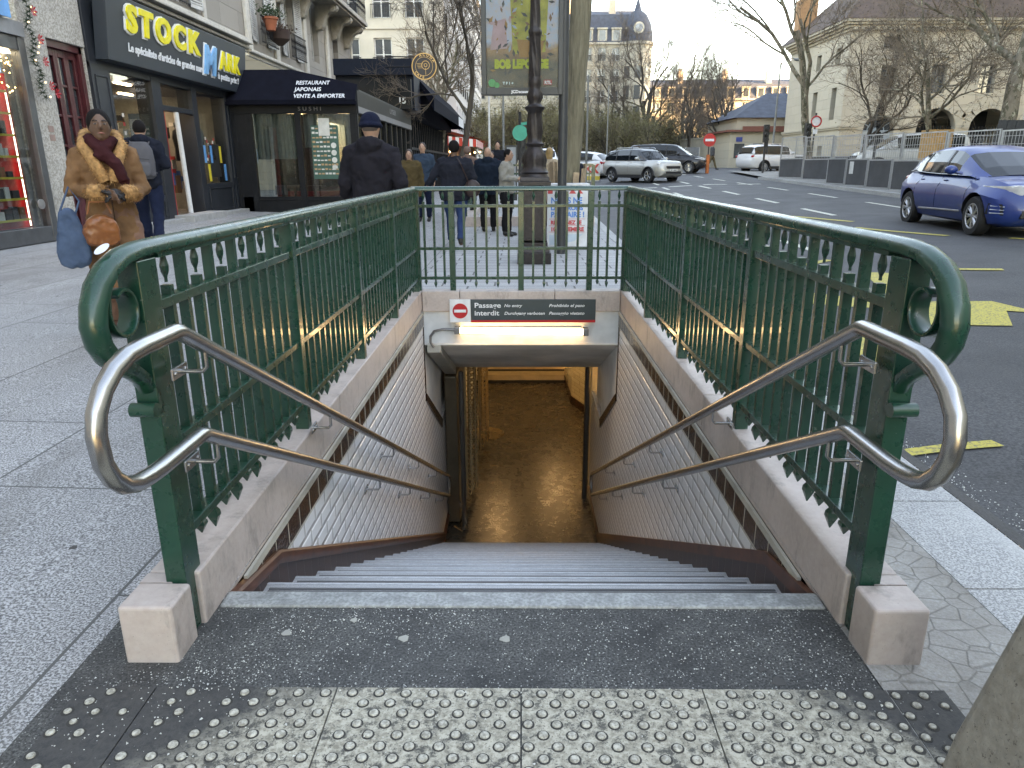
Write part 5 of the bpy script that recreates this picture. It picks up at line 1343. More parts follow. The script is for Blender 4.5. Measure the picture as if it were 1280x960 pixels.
# voussoirs
mb = MB()
for u, r, zs in arches:
    for k in range(9):
        a = pi * (k + .5) / 9; L_ = .75 if k % 2 else .45
        for s0, s1 in ((-.16, .16),):
            P = [(u + (r + .02) * cos(a + s0), zs + (r + .02) * sin(a + s0)), (u + (r + .02) * cos(a + s1), zs + (r + .02) * sin(a + s1)), (u + (r + L_) * cos(a + s1 * .8), zs + (r + L_) * sin(a + s1 * .8)), (u + (r + L_) * cos(a + s0 * .8), zs + (r + L_) * sin(a + s0 * .8))]
            mb.prism(P, FC, .0, .05)
obj('voussoir', mb, CAS, t)
for i, (u, r, zs) in enumerate(arches):
    mb = MB()
    if i in (1, 2):
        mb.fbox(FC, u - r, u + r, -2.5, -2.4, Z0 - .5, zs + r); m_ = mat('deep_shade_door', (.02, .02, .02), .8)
        k = u - r
        while k < u + r: mb.fbox(FC, k, k + .05, -.45, -.4, Z0, zs + .2); k += .22
        obj('arched_gate', mb, m_, t)
    else:
        mb.fbox(FC, u - r, u + r, -.47, -.42, Z0 - .5, zs); d_ = obj('arched_door', mb, mat('pale_blue_door', (.34, .40, .44), .5), t)
        mb = MB()
        for k in range(7):
            a = pi * k / 6; mb.tube([FC(u, -.4, zs), FC(u + r * cos(a), -.4, zs + r * sin(a))], .035, 4)
        mb.tube([FC(u + r * .55 * cos(pi * k / 12), -.4, zs + r * .55 * sin(pi * k / 12)) for k in range(13)], .035, 4); obj('fanlight', mb, mat('pale_blue_door', (.34, .40, .44), .5), d_)
        mb = MB(); n = 16; mb.add([FC(u, -.46, zs)] + [FC(u + r * cos(pi * k / n), -.46, zs + r * sin(pi * k / n)) for k in range(n + 1)], [(0, k + 1, k + 2) for k in range(n)])
        for q in (-.7, -.25, .2): mb.fbox(FC, u + q * r, u + (q + .4) * r, -.415, -.41, zs - .9, zs - .2)
        obj('fanlight_pane', mb, PANE, d_)
RT = mat('brown_tile_roof', (.085, .055, .042), .85, var=.3, vs=2, bump=.4, bs=8, world=True)
mb = MB(); X0, X1, Ya, Yb = 20.1, 45, 49.3, 61.5
P = [(X0, Ya, 10), (X1, Ya, 10), (X1, Yb, 10), (X0, Yb, 10), (X0 + 4.5, 55.5, 14.6), (X1, 55.5, 14.6)]
mb.add(P, [(0, 1, 5, 4), (2, 3, 4, 5), (3, 0, 4), (0, 3, 2, 1)]); ro = obj('roof', mb, RT, t)
for u in (8.2, 14, 17.5):
    mb = MB(); mb.fbox(FC, u, u + 1.3, -3, -1.1, 10.2, 12.4); mb.fbox(FC, u - .15, u + 1.45, -3, -.95, 12.4, 12.6); d_ = obj('dormer', mb, CREAM, ro)
    mb = MB(); mb.fbox(FC, u + .25, u + 1.05, -1.1, -1.08, 11, 12.2); obj('pane', mb, PANE, d_)
for u, v in ((3.6, -4), (11.5, -3.5), (-.2, -9)):
    mb = MB(); mb.fbox(FC, u, u + 1.3, v - 1, v, 10.5, 15.2 if u > 0 else 13); obj('chimney', mb, mat('sun_orange_chimney', (.38, .20, .10), .8, world=True), ro)  # orange of the low sun put into the chimney colour
# stone pavilion, then an unseen tall block added on the right for shade
t = thing('stone_pavilion', 'stone block pavilion at the right edge beside the green door', 'building', (27, 34, .9))
mb = MB(); mb.box(24.2, 29, 30, 35.2, 0, 4.9); obj('wall', mb, CAS, t); mb = MB(); mb.box(24.0, 29.2, 29.8, 35.4, 4.9, 5.15); mb.box(24.1, 29.1, 29.9, 35.3, 3.3, 3.42); obj('cornice', mb, CREAM, t)
t = thing('apartment_building', 'long stone building on the right, unseen beyond the frame, added to shade the street', 'building', (30, 0, 0))
mb = MB(); mb.box(26, 40, -110, 27, -.5, 25); obj('wall', mb, CREAM, t)
mb = MB(); mb.prism([(26, 25), (29, 28), (37, 28), (40, 25)], frame((0, 0), (1, 0), (0, 1)), -110, 27); obj('roof', mb, mat('zinc_roof', (.18, .20, .23), .5, .3), t)
# low outbuildings and garden wall between
WALLM = mat('beige_wall_render', (.50, .45, .36), .85, var=.12, vs=.7, world=True, fine=(3, .15))
t = thing('garden_wall', 'beige rendered wall with dark gate beyond the cars', 'wall', (14, 75, 1))
mb = MB(); F = frame((13.6, 82), (20 - 13.6, 62 - 82), (-1, -.35)); L_ = hypot(6.4, 20)
FW = frame((12.2, 84), (.28, -.96), (-.96, -.28))
mb.fbox(FW, 0, 9, -.3, 0, .5, 3.3); mb.fbox(FW, 11.2, 20, -.3, 0, .5, 3.6); mb.fbox(FW, -9, 0, -.3, 0, .5, 2.9); wl = obj('wall', mb, WALLM, t)
mb = MB(); mb.fbox(FW, -9, 9, -.35, .06, 3.3, 3.4); mb.fbox(FW, 11.2, 20, -.35, .06, 3.6, 3.72); obj('coping', mb, CREAM, t)
mb = MB(); mb.fbox(FW, 9.05, 11.15, -.25, -.2, .8, 4.0); obj('gate', mb, mat('blue_black_gate', (.02, .027, .04), .5), t)
t = thing('outbuilding', 'single-storey stone outbuilding with slate roof left of the gatehouse', 'building', (18, 66, 1))
mb = MB(); mb.box(17.0, 21.2, 62, 70, .5, 3.9); mb.box(18.6, 26, 66, 76, .5, 5.2); obj('wall', mb, CAS, t)
mb = MB(); F = frame((0, 0), (1, 0), (0, 1)); mb.add([(18.2, 65.6, 5.2), (26, 65.6, 5.2), (26, 76, 5.2), (18.2, 76, 5.2), (22.5, 71, 7.6), (26, 71, 7.6)], [(0, 1, 5, 4), (2, 3, 4, 5), (3, 0, 4), (0, 3, 2, 1)]); obj('roof', mb, mat('slate_roof', (.055, .065, .085), .7), t)
mb = MB(); mb.box(16.6, 21.4, 61.6, 70, 3.9, 4.05); mb.box(19, 24, 65.5, 65.62, 4.1, 4.5); obj('eave', mb, mat('red_brown_eave', (.20, .07, .05), .7), t)
for x_ in (17.4, 18.9, 20.2):
    mb = MB(); mb.box(x_, x_ + .8, 61.95, 61.99, 1.9, 3.0); obj('window', mb, PANE, t)
mb = MB(); mb.box(17.5, 18.0, 61.93, 61.96, 3.15, 3.5); obj('street_plate', mb, mat('blue_plate', (.03, .06, .25), .4), t)
# ------------------------------------------------------------------ vehicles
def herm(keys, x):
    if x <= keys[0][0]: return keys[0][1]
    for i in range(len(keys) - 1):
        x0, y0 = keys[i]; x1, y1 = keys[i + 1]
        if x <= x1:
            def sl(j):
                if j <= 0 or j >= len(keys) - 1: return 0
                a = (keys[j][1] - keys[j - 1][1]) / (keys[j][0] - keys[j - 1][0]); b = (keys[j + 1][1] - keys[j][1]) / (keys[j + 1][0] - keys[j][0])
                return 0 if a * b <= 0 else 2 * a * b / (a + b)
            h = x1 - x0; t = (x - x0) / h; m0, m1 = sl(i) * h, sl(i + 1) * h
            return (2 * t ** 3 - 3 * t * t + 1) * y0 + (t ** 3 - 2 * t * t + t) * m0 + (-2 * t ** 3 + 3 * t * t) * y1 + (t ** 3 - t * t) * m1
    return keys[-1][1]
TYRE = mat('tyre_rubber', (.012, .012, .013), .75); RIMM = mat('alloy_rim', (.50, .50, .50), .3, .8); RIMD = mat('rim_black', (.015, .015, .016), .4)
CGLASS = mat('car_glass', (.010, .013, .015), .03, var=.3, vs=1, spec=.45); LAMPG = mat('clear_lamp', (.62, .64, .66), .12, .3, coat=.5); REDL = mat('red_lamp', (.40, .010, .012), .2, coat=.5)
PLAST = mat('dark_plastic', (.018, .018, .020), .55)
def paint(name, c, met=.4):
    g = NG(name); g.col(c); g.b.inputs['Metallic'].default_value = met; g.rough(.45); g.b.inputs['Coat Weight'].default_value = .5; g.b.inputs['Coat Roughness'].default_value = .03
    fn = g.ramp(g.noise(g.co(world=False), 4, 5, .7), .45, .8, 0, .10); g.col(g.mix(fn, c, (.2, .19, .17))); return g.m
def wheel_mesh(r, w_, nsp):
    ty = MB(); q = r * .66
    ty.v = []; prof = [(q, -w_ / 2), (r * .93, -w_ / 2), (r, -w_ / 2 + .03), (r, w_ / 2 - .03), (r * .93, w_ / 2), (q, w_ / 2), (q * .98, 0)]
    n = 32; rings = [[(p[0] * cos(2 * pi * i / n), p[1], p[0] * sin(2 * pi * i / n)) for i in range(n)] for p in prof]
    ty.loft(rings, cap=False, closed=True)
    rm = MB(); rm.cur = 1; rm.cyl((0, w_ / 2 - .09, 0), q * .97, .02, 28, axis='y'); rm.cur = 0
    rm.tube([(q * .95 * cos(2 * pi * k / 32), w_ / 2 - .012, q * .95 * sin(2 * pi * k / 32)) for k in range(32)], .014, 6, closed=True, cap=False)
    for k in range(nsp):
        a = 2 * pi * k / nsp
        for s in (-.13, .13):
            p0 = (q * .16 * cos(a), w_ / 2 - .03, q * .16 * sin(a)); p1 = (q * .93 * cos(a + s), w_ / 2 - .018, q * .93 * sin(a + s)); rm.tube([p0, p1], [.020, .015], 5)
    rm.cyl((0, w_ / 2 - .045, 0), q * .2, .03, 14, axis='y')
    return to_mesh('tyre', ty, TYRE, 40), to_mesh('rim', rm, [RIMM, RIMD], 40)
def car(name, label, P, loc, rot, pm, scale=1, group='cars on the street', wheelr=.315, nsp=8, lights='round', antenna=False, two_tone=None):
    L2 = P['L'] / 2; W = P['W'] / 2
    t = thing(name, label, P.get('cat', 'car'), loc, rot, group, scale)
    xs = [(-L2 + .0) + (P['L']) * k / 44 for k in range(45)]
    NR = 16
    def ring(x):
        zb, zt, hb, hm, ht = (herm(P[k], x) for k in ('zb', 'zt', 'wb', 'wm', 'wt'))
        pts = [(0, zb), (hb * .8, zb), (hb, zb + .05), (hm * .985, zb + (zt - zb) * .28), (hm, zb + (zt - zb) * .50), (hm * .99, zb + (zt - zb) * .70), (ht * 1.01, zb + (zt - zb) * .93), (ht * .93, zt + .005), (ht * .5, zt + .02), (0, zt + .025)]
        return [(x, y, z) for y, z in pts] + [(x, -y, z) for y, z in reversed(pts[1:-1])]
    mb = MB(); mb.loft([ring(x) for x in xs])
    # wheel wells
    body = to_mesh('body', mb, [pm, PLAST], 50)
    bo = bpy.data.objects.new('body', body); COL.objects.link(bo)
    cut = MB()
    for wx in P['wheels']: cut.cyl((wx, -W - .3, wheelr + .01), wheelr + .055, W * 2 + .6, 30, axis='y')
    co = bpy.data.objects.new('cut', to_mesh('cut', cut, PLAST)); COL.objects.link(co)
    md = bo.modifiers.new('b', 'BOOLEAN'); md.object = co; md.operation = 'DIFFERENCE'; md.solver = 'EXACT'
    dg = bpy.context.evaluated_depsgraph_get(); dg.update()
    me = bpy.data.meshes.new_from_object(bo.evaluated_get(dg)); bpy.data.objects.remove(bo); bpy.data.objects.remove(co)
    me.name = 'body'
    me.polygons.foreach_set('use_smooth', [True] * len(me.polygons)); me.set_sharp_from_angle(angle=radians(38))
    obj('body', me, pm, t)
    # arches inside and floor
    mb = MB(); mb.cbox((0, 0, .42), (P['wheels'][0] - P['wheels'][1] + 1.0, W * 1.35, .35)); obj('underbody', mb, PLAST, t, world=False)
    # arch lips
    if P.get('clad'):
        mb = MB()
        for wx in P['wheels']:
            for s in (-1, 1): mb.tube([(wx + (wheelr + .07) * cos(a), s * (herm(P['wm'], wx) - .0), wheelr + (wheelr + .07) * sin(a)) for a in [pi * k / 14 for k in range(15)]], .035, 6)
        for s in (-1, 1): mb.cbox(((P['wheels'][0] + P['wheels'][1]) / 2, s * (W - .015), .30), (P['wheels'][0] - P['wheels'][1] - .7, .04, .16))
        obj('cladding', mb, PLAST, t, world=False, smooth=50)
    # greenhouse
    g = P['green']    # list of stations: x, z_low, z_top, w_low, w_top, kind of side face to next station (g glass, p pillar)
    def gr(s):
        x, zl, zt, wl, wt = s[:5]; dz = zt - zl
        pts = [(wl, zl), (wl * .6 + wt * .4 + .015, zl + dz * .45), (wt + .02, zl + dz * .90), (wt * .93, zt + .0), (wt * .55, zt + .028), (0, zt + .035)]
        return [(x - 0 * z, y, z) for y, z in pts]
    GL = MB(); RF = MB()
    for a, b in zip(g, g[1:]):
        ra, rb = gr(a), gr(b)
        for s in (1, -1):
            for k in range(5):
                q = [(ra[k][0], ra[k][1] * s, ra[k][2]), (ra[k + 1][0], ra[k + 1][1] * s, ra[k + 1][2]), (rb[k + 1][0], rb[k + 1][1] * s, rb[k + 1][2]), (rb[k][0], rb[k][1] * s, rb[k][2])]
                kind = a[5]
                if kind == 'w': isg = True if k >= 2 else False        # windscreen / rear screen: top faces glass
                elif kind == 'g': isg = k < 2
                else: isg = False
                (GL if isg else RF).add(q, [(0, 1, 2, 3)])
    for mbx in (GL, RF):   # weld
        pass
    obj('window', GL, CGLASS, t, world=False, smooth=30)
    def weld(mb, name, m):
        me = to_mesh(name, mb, m); bm = bmesh.new(); bm.from_mesh(me); bmesh.ops.remove_doubles(bm, verts=bm.verts, dist=.0008); bmesh.ops.recalc_face_normals(bm, faces=bm.faces); bm.to_mesh(me); bm.free()
        me.polygons.foreach_set('use_smooth', [True] * len(me.polygons)); me.set_sharp_from_angle(angle=radians(35)); return me
    obj('roof', weld(RF, 'roof', two_tone or pm), two_tone or pm, t, world=False)
    # pillars between side windows
    mb = MB()
    for px in P['pillars']:
        x0, x1 = px - .035, px + .035
        def at(x):
            for a, b in zip(g, g[1:]):
                lo, hi = min(a[0], b[0]), max(a[0], b[0])
                if lo <= x <= hi and a[0] != b[0]:
                    f = (x - a[0]) / (b[0] - a[0]); return [a[i] + (b[i] - a[i]) * f for i in range(5)]
            return g[1][:5]
        A, B = gr(at(x0)), gr(at(x1))
        for s in (1, -1):
            for k in range(2): mb.add([(A[k][0], (A[k][1] + .006) * s, A[k][2]), (A[k + 1][0], (A[k + 1][1] + .006) * s, A[k + 1][2]), (B[k + 1][0], (B[k + 1][1] + .006) * s, B[k + 1][2]), (B[k][0], (B[k][1] + .006) * s, B[k][2])], [(0, 1, 2, 3)])
    obj('pillar', mb, PLAST, t, world=False)
    if P.get('chrome'):
        mb = MB()
        for s in (1, -1):
            pts = [(q[0], (q[3] + .008) * s, q[1] + .0) for q in g if q[5] == 'g' or q is g[-2]]
            mb.tube([(x, y, z + .005) for x, y, z in pts], .007, 5)
        obj('trim_strip', mb, RIMM, t, world=False)
    # wheels
    tm, rm = wheel_mesh(wheelr, .21, nsp)
    for wx in P['wheels']:
        for s in (1, -1):
            w_ = obj('wheel', tm, TYRE, t, world=False, loc=(wx, s * (W - .125), wheelr), rotz=0 if s > 0 else pi)
            obj('rim', rm, RIMM, w_, world=False)
    # lamps, grille, plate, mirror, handles, seams
    def side(x, z):
        zb, zt, hb, hm, ht = (herm(P[k], x) for k in ('zb', 'zt', 'wb', 'wm', 'wt')); f = (z - zb) / (zt - zb)
        ks = [(.1, hb), (.28, hm * .985), (.5, hm), (.7, hm * .99), (.93, ht * 1.01)]
        return herm(ks, f)
    for s in (1, -1):
        mb = MB(); hx = P['head'][0]; hz = P['head'][1]; hl = P['head'][2]
        if lights == 'round':
            y = s * (side(hx, hz) - .10); mb.ell((hx + .02, y, hz), .12, .12, .13, 16, 10)
        else:
            n = 10; rings = []
            for k in range(n + 1):
                f = k / n; x0 = min(hx + hl * (f - .5), L2 - .05); hh = .012 + .062 * f; zc = hz + .05 - .05 * f
                yo = side(x0, zc) + .008; ys_ = yo - .07
                rings.append([(x0, s * yo, zc + hh * .8), (x0 + .004, s * (yo + .006), zc), (x0, s * yo, zc - hh), (x0 - .05, s * ys_, zc - hh), (x0 - .05, s * ys_, zc + hh)])
            yo = rings[-1][0][1]; zc = hz; xe = rings[-1][0][0]
            rings.append([(xe + .05, yo - s * .20, zc + .05), (xe + .055, yo - s * .20, zc), (xe + .05, yo - s * .20, zc - .07), (xe - .05, yo - s * .20, zc - .07), (xe - .05, yo - s * .20, zc + .05)])
            mb.loft(rings)
        obj('headlight', mb, LAMPG, t, world=False, smooth=45)
        if lights == 'round':
            mb = MB(); mb.tube([(hx + .05, y + .115 * cos(a), hz + .125 * sin(a)) for a in [2 * pi * k / 18 for k in range(18)]], .014, 6, closed=True, cap=False); obj('headlight_ring', mb, RIMM, t, world=False, smooth=50)
        mb = MB(); tx, tz = P['tail']; y = s * (side(tx, tz) - .03); mb.ell((tx, y, tz), .16, .06, .07, 12, 8); obj('tail_light', mb, REDL, t, world=False, smooth=60)
        mb = MB(); mx = P['mirror']; mb.ell((mx, s * (W + .10), P['belt'] + .08), .09, .105, .075, 14, 8); mb.tube([(mx + .03, s * (W - .08), P['belt'] + .02), (mx + .02, s * (W + .04), P['belt'] + .05)], .025, 6); obj('mirror', mb, pm, t, world=False, smooth=60)
    mb = MB()
    for dx in P['seams']:
        for s in (1, -1): mb.tube([(dx + .03 * (z - .6), s * (side(dx, z) + .0005), z) for z in [.32 + (P['belt'] - .34) * k / 8 for k in range(9)]], .0035, 4)
    for s in (1, -1):
        mb.tube([(x, s * (side(x, .31) + .0005), .31) for x in [P['seams'][0] + (P['seams'][-1] - P['seams'][0]) * k / 10 for k in range(11)]], .0035, 4)
    xh = P['seams'][0]; mb.tube([(xh + .12, y, herm(P['zt'], xh + .12) + .022 - abs(y) * .015) for y in [-.62 + 1.24 * k / 8 for k in range(9)]], .004, 4)
    obj('panel_gap', mb, mat('gap_black', (.004, .004, .004), .8), t, world=False)
    for k, dx in enumerate(P['handles']):
        for s in (1, -1):
            mb = MB(); z = P['belt'] - .10; y = s * (side(dx, z) + .012); mb.ell((dx, y, z), .095, .018, .018, 10, 6); obj('door_handle', mb, pm, t, world=False, smooth=60)
    if P.get('sill'):
        mb = MB()
        for s in (1, -1): mb.tube([(x, s * (side(x, .36) + .004), .36 + .02 * (x)) for x in [P['wheels'][1] + .5 + (P['wheels'][0] - P['wheels'][1] - .95) * k / 8 for k in range(9)]], .016, 6)
        obj('sill_strip', mb, RIMM, t, world=False, smooth=50)
    mb = MB(); gx = L2; gz = P['grille']
    wN = herm(P['wb'], L2 - .05)
    mb.cbox((L2 - .035, 0, gz + .0), (.09, W * 1.0, .13)); mb.cbox((L2 - .045, 0, gz - .24), (.10, W * 1.15, .12)); obj('grille', mb, PLAST, t, world=False, bevel=.015)
    if P.get('fog'):
        mb = MB()
        for s in (1, -1):
            for k in range(3): mb.tube([(L2 - .30, s * (side(L2 - .3, .42) + .004), .50 - k * .055), (L2 - .12, s * (side(L2 - .12, .42) + .004), .49 - k * .05)], .008, 4)
            mb.cur = 1; xq = [L2 - .34, L2 - .14]; mb.add([(xq[0], s * (side(xq[0], .45) + .003), .54), (xq[1], s * (side(xq[1], .45) + .004), .53), (xq[1] + .02, s * (side(xq[1] + .02, .4) + .004), .36), (xq[0] - .04, s * (side(xq[0] - .04, .4) + .003), .37)], [(0, 1, 2, 3)]); mb.cur = 0
        obj('fog_vent', mb, [RIMM, PLAST], t, world=False)
    mb = MB(); mb.cbox((L2 + .012, 0, gz - .13), (.012, .50, .105)); pl = obj('number_plate', mb, mat('white_plate', (.6, .6, .58), .4), t, world=False)
    mb = MB()
    for k in range(7):
        if k in (2,): continue
        mb.cbox((L2 + .0195, -.17 + k * .055, gz - .13), (.002, .032, .055))
    obj('plate_marking', mb, mat('gap_black', (.004, .004, .004), .8), pl, world=False)
    if antenna: mb = MB(); mb.tube([(-.75, 0, P['H'] - .02), (-1.05, 0, P['H'] + .22)], .007, 5); obj('antenna', mb, PLAST, t, world=False)
    if P.get('rails'):
        mb = MB()
        for s in (1, -1): mb.tube([(.35, s * .56, P['H'] - .05), (.25, s * .57, P['H'] + .03), (-1.3, s * .56, P['H'] + .03), (-1.45, s * .55, P['H'] - .06)], .018, 6)
        obj('roof_rail', mb, RIMM, t, world=False, smooth=60)
    return t
HATCH = dict(L=4.05, W=1.80, H=1.45, belt=.96, wheels=(1.27, -1.31), head=(1.62, .74, .62), tail=(-1.93, .86), mirror=.58, grille=.62, chrome=True, sill=True, fog=True,
    zb=[(-2.03, .42), (-1.9, .26), (-1.6, .19), (1.6, .17), (1.9, .20), (2.03, .34)], zt=[(-2.03, .70), (-1.98, .92), (-1.85, 1.0), (-1.0, .97), (.9, .93), (1.3, .90), (1.7, .82), (1.93, .70), (2.03, .52)],
    wb=[(-2.03, .55), (-1.9, .74), (-1.5, .80), (1.5, .80), (1.85, .72), (2.03, .50)], wm=[(-2.03, .60), (-1.95, .78), (-1.6, .885), (-1.2, .90), (0, .875), (1.3, .90), (1.6, .875), (1.88, .74), (2.03, .52)],
    wt=[(-2.03, .5), (-1.9, .66), (-1.5, .74), (0, .77), (.8, .76), (1.4, .72), (1.8, .62), (2.03, .45)],
    green=[(1.02, .90, .93, .76, .50, 'w'), (.80, .94, 1.07, .775, .60, 'w'), (.35, .95, 1.30, .78, .60, 'g'), (.12, .955, 1.385, .78, .585, 'g'), (-.3, .96, 1.425, .78, .58, 'g'), (-.8, .975, 1.42, .775, .57, 'g'), (-1.15, .99, 1.385, .765, .555, 'g'), (-1.42, 1.02, 1.34, .74, .54, 'p'), (-1.62, 1.03, 1.28, .70, .54, 'w'), (-1.80, 1.0, 1.12, .68, .54, 'w'), (-1.93, .96, .98, .64, .5, 'w')],
    pillars=(-.18, -1.12), seams=(.95, -.18, -1.05), handles=(.0, -.95))
SUV = dict(L=4.43, W=1.84, H=1.64, belt=1.06, wheels=(1.36, -1.32), head=(1.86, .88, .3), tail=(-2.08, .95), mirror=.66, grille=.72, rails=True, clad=True,
    zb=[(-2.22, .5), (-2.1, .34), (-1.8, .25), (1.8, .24), (2.08, .28), (2.22, .42)], zt=[(-2.22, .8), (-2.17, 1.05), (-2.0, 1.10), (-1, 1.08), (.95, 1.06), (1.5, 1.04), (1.9, 1.0), (2.12, .90), (2.22, .66)],
    wb=[(-2.22, .6), (-2.05, .78), (-1.5, .82), (1.5, .82), (2.0, .76), (2.22, .62)], wm=[(-2.22, .66), (-2.1, .82), (-1.6, .90), (1.6, .90), (2.0, .82), (2.22, .62)],
    wt=[(-2.22, .6), (-2.0, .72), (-1.5, .78), (.9, .79), (1.6, .76), (2.0, .68), (2.22, .52)],
    green=[(1.10, 1.03, 1.06, .79, .6, 'w'), (.95, 1.05, 1.16, .80, .66, 'w'), (.58, 1.06, 1.48, .80, .65, 'g'), (.40, 1.07, 1.56, .80, .64, 'g'), (-.2, 1.07, 1.60, .80, .64, 'g'), (-1.2, 1.08, 1.59, .79, .63, 'g'), (-1.75, 1.09, 1.54, .77, .62, 'g'), (-1.98, 1.09, 1.46, .75, .62, 'w'), (-2.12, 1.08, 1.14, .73, .6, 'w')],
    pillars=(-.12, -1.12), seams=(1.0, -.12, -1.05), handles=(.05, -.9))
VAN = dict(L=4.85, W=1.90, H=1.75, belt=1.05, wheels=(1.55, -1.5), head=(2.1, .82, .45), tail=(-2.3, 1.1), mirror=.9, grille=.70, chrome=True,
    zb=[(-2.43, .5), (-2.3, .32), (-1.9, .24), (1.9, .22), (2.25, .26), (2.43, .42)], zt=[(-2.43, .9), (-2.38, 1.1), (-2.2, 1.12), (-1, 1.10), (1.1, 1.05), (1.7, 1.0), (2.1, .92), (2.33, .80), (2.43, .60)],
    wb=[(-2.43, .66), (-2.2, .8), (2.0, .8), (2.43, .58)], wm=[(-2.43, .74), (-2.3, .88), (-1.6, .93), (1.6, .93), (2.1, .84), (2.43, .58)],
    wt=[(-2.43, .7), (-2.2, .80), (1.0, .82), (1.8, .76), (2.2, .64), (2.43, .5)],
    green=[(1.55, 1.01, 1.04, .80, .6, 'w'), (1.30, 1.04, 1.20, .81, .66, 'w'), (.75, 1.05, 1.58, .82, .68, 'g'), (.5, 1.06, 1.66, .82, .67, 'g'), (-.4, 1.07, 1.72, .82, .67, 'g'), (-1.6, 1.09, 1.70, .81, .66, 'g'), (-2.1, 1.10, 1.66, .79, .65, 'p'), (-2.3, 1.10, 1.5, .77, .64, 'w'), (-2.4, 1.08, 1.14, .75, .6, 'w')],
    pillars=(.1, -.95), seams=(1.2, .1, -.95), handles=(.25, -.8))
def heading(x0, y0, x1, y1): return atan2(y1 - y0, x1 - x0)
blue = paint('deep_blue_paint', (.0, .030, .17), .0)
c = car('parked_car', 'glossy deep blue hatchback driving towards the right edge', HATCH, (8.66, 13.8, G(8, 14) - .02), heading(7.95, 15.46, 7.66, 12.55), blue, 1.03, lights='long', antenna=True)
c.name = 'blue_hatchback'
car('silver_car', 'silver compact SUV with black roof and round headlights turning across the road', SUV, (5.95, 37.0, G(5.8, 36.6)), heading(4.54, 38.3, 6.6, 35.3), paint('silver_paint', (.42, .41, .38), .5), .96, wheelr=.34, nsp=5, two_tone=paint('black_roof', (.02, .02, .022), .1))
car('black_minivan', 'black people carrier behind the silver SUV', VAN, (9.2, 47.5, G(9, 47.5)), heading(7, 48.5, 11.5, 46.5), paint('black_paint', (.012, .012, .015), .2), 1.0, wheelr=.34, nsp=10, lights='long')
car('white_estate_car', 'white estate car seen from behind by the mesh fence', SUV, (15.8, 47.5, G(15, 47.5)), heading(13.6, 47.2, 18, 49.0), paint('white_paint', (.62, .62, .62), 0), 1.02, wheelr=.33, nsp=10, lights='long')
car('white_car', 'white saloon half hidden behind the wooden pole', HATCH, (3.2, 44, G(3.2, 44)), heading(5.4, 43, 1, 46), paint('white_paint2', (.62, .62, .62), 0), 1.05, lights='long')
car('white_car', 'white car with blue-tinted windscreen beyond the lamp post', SUV, (1.6, 52, G(1.6, 52)), radians(-90), paint('white_paint3', (.6, .6, .62), 0), 1.05, lights='long')
wv = car('white_van', 'white van parked behind the mesh fence in front of the gatehouse', VAN, (19.6, 38.5, .95), radians(172), paint('white_paint4', (.60, .60, .58), 0), 1.08, lights='long')

# ------------------------------------------------------------------ street furniture
CAST = mat('brown_cast_iron', (.028, .022, .022), .42, .4, var=.35, vs=20, bump=.5, bs=45)
lx, ly = .19, 10.55
t = thing('street_lamp', 'ornate dark cast-iron street lamp column behind the far railing', 'street lamp', (lx, ly, 0))
sq = lambda h: [(-h, -h), (h, -h), (h, h), (-h, h)]
mb = MB()
for h0, h1, z0, z1 in ((.24, .24, 0, .16), (.22, .205, .16, .22), (.19, .19, .22, .30), (.175, .165, .30, 1.02), (.19, .21, 1.02, 1.08), (.225, .225, 1.08, 1.14), (.21, .20, 1.14, 1.20)):
    mb.loft([[(lx + a * h0 / .1, ly + b * h0 / .1, z0) for a, b in sq(.1)], [(lx + a * h1 / .1, ly + b * h1 / .1, z1) for a, b in sq(.1)]])
obj('pedestal', mb, CAST, t, bevel=.008)
mb = MB()
for s in (-1, 1):
    mb.box(lx - .12, lx + .12, ly + s * .172 - .006, ly + s * .172 + .006, .36, .38); mb.box(lx - .12, lx + .12, ly + s * .170 - .006, ly + s * .170 + .006, .94, .96)
    mb.box(lx - .12, lx - .10, ly + s * .172 - .006, ly + s * .172 + .006, .38, .94); mb.box(lx + .10, lx + .12, ly + s * .172 - .006, ly + s * .172 + .006, .38, .94)
    for k in range(4): mb.box(lx - .18, lx + .18, ly + s * .185 - .012, ly + s * .185 + .012, .315 + k * .0, .33)
obj('panel_moulding', mb, CAST, t)
flute = lambda a, z: .035 * cos(8 * a)
prof = [(.20, 1.20), (.185, 1.235), (.20, 1.26), (.175, 1.29), (.150, 1.36), (.165, 1.42), (.150, 1.50), (.118, 1.56), (.10, 1.60), (.125, 1.62), (.128, 1.64), (.105, 1.66), (.098, 1.72), (.112, 1.80), (.104, 1.92), (.092, 2.02), (.10, 2.06), (.135, 2.09), (.14, 2.115), (.095, 2.14), (.082, 2.17), (.10, 2.22), (.107, 2.27), (.085, 2.33), (.075, 2.36), (.088, 2.40), (.090, 2.44), (.078, 2.5)]
mb = MB(); mb.lathe(prof, (lx, ly, 0), 32, wob=lambda a, z: (.07 * cos(8 * a + z * 9) if 1.3 < z < 1.55 or 1.7 < z < 2.05 or 2.2 < z < 2.32 else 0)); obj('ornate_base', mb, CAST, t, smooth=50)
mb = MB(); pr_ = [(2.5, .078), (3.0, .074), (3.03, .088), (3.07, .088), (3.10, .070), (3.9, .064), (4.6, .062)]
zz = 2.5; rings = []
while zz < 4.6:
    r = herm(pr_, zz); tw_ = .10 if zz < 3.0 else .05
    rings.append([(lx + r * (1 + tw_ * cos(6 * 2 * pi * k / 36 + zz * 14)) * cos(2 * pi * k / 36), ly + r * (1 + tw_ * cos(6 * 2 * pi * k / 36 + zz * 14)) * sin(2 * pi * k / 36), zz) for k in range(36)]); zz += .03
mb.loft(rings); obj('shaft', mb, CAST, t, smooth=60)

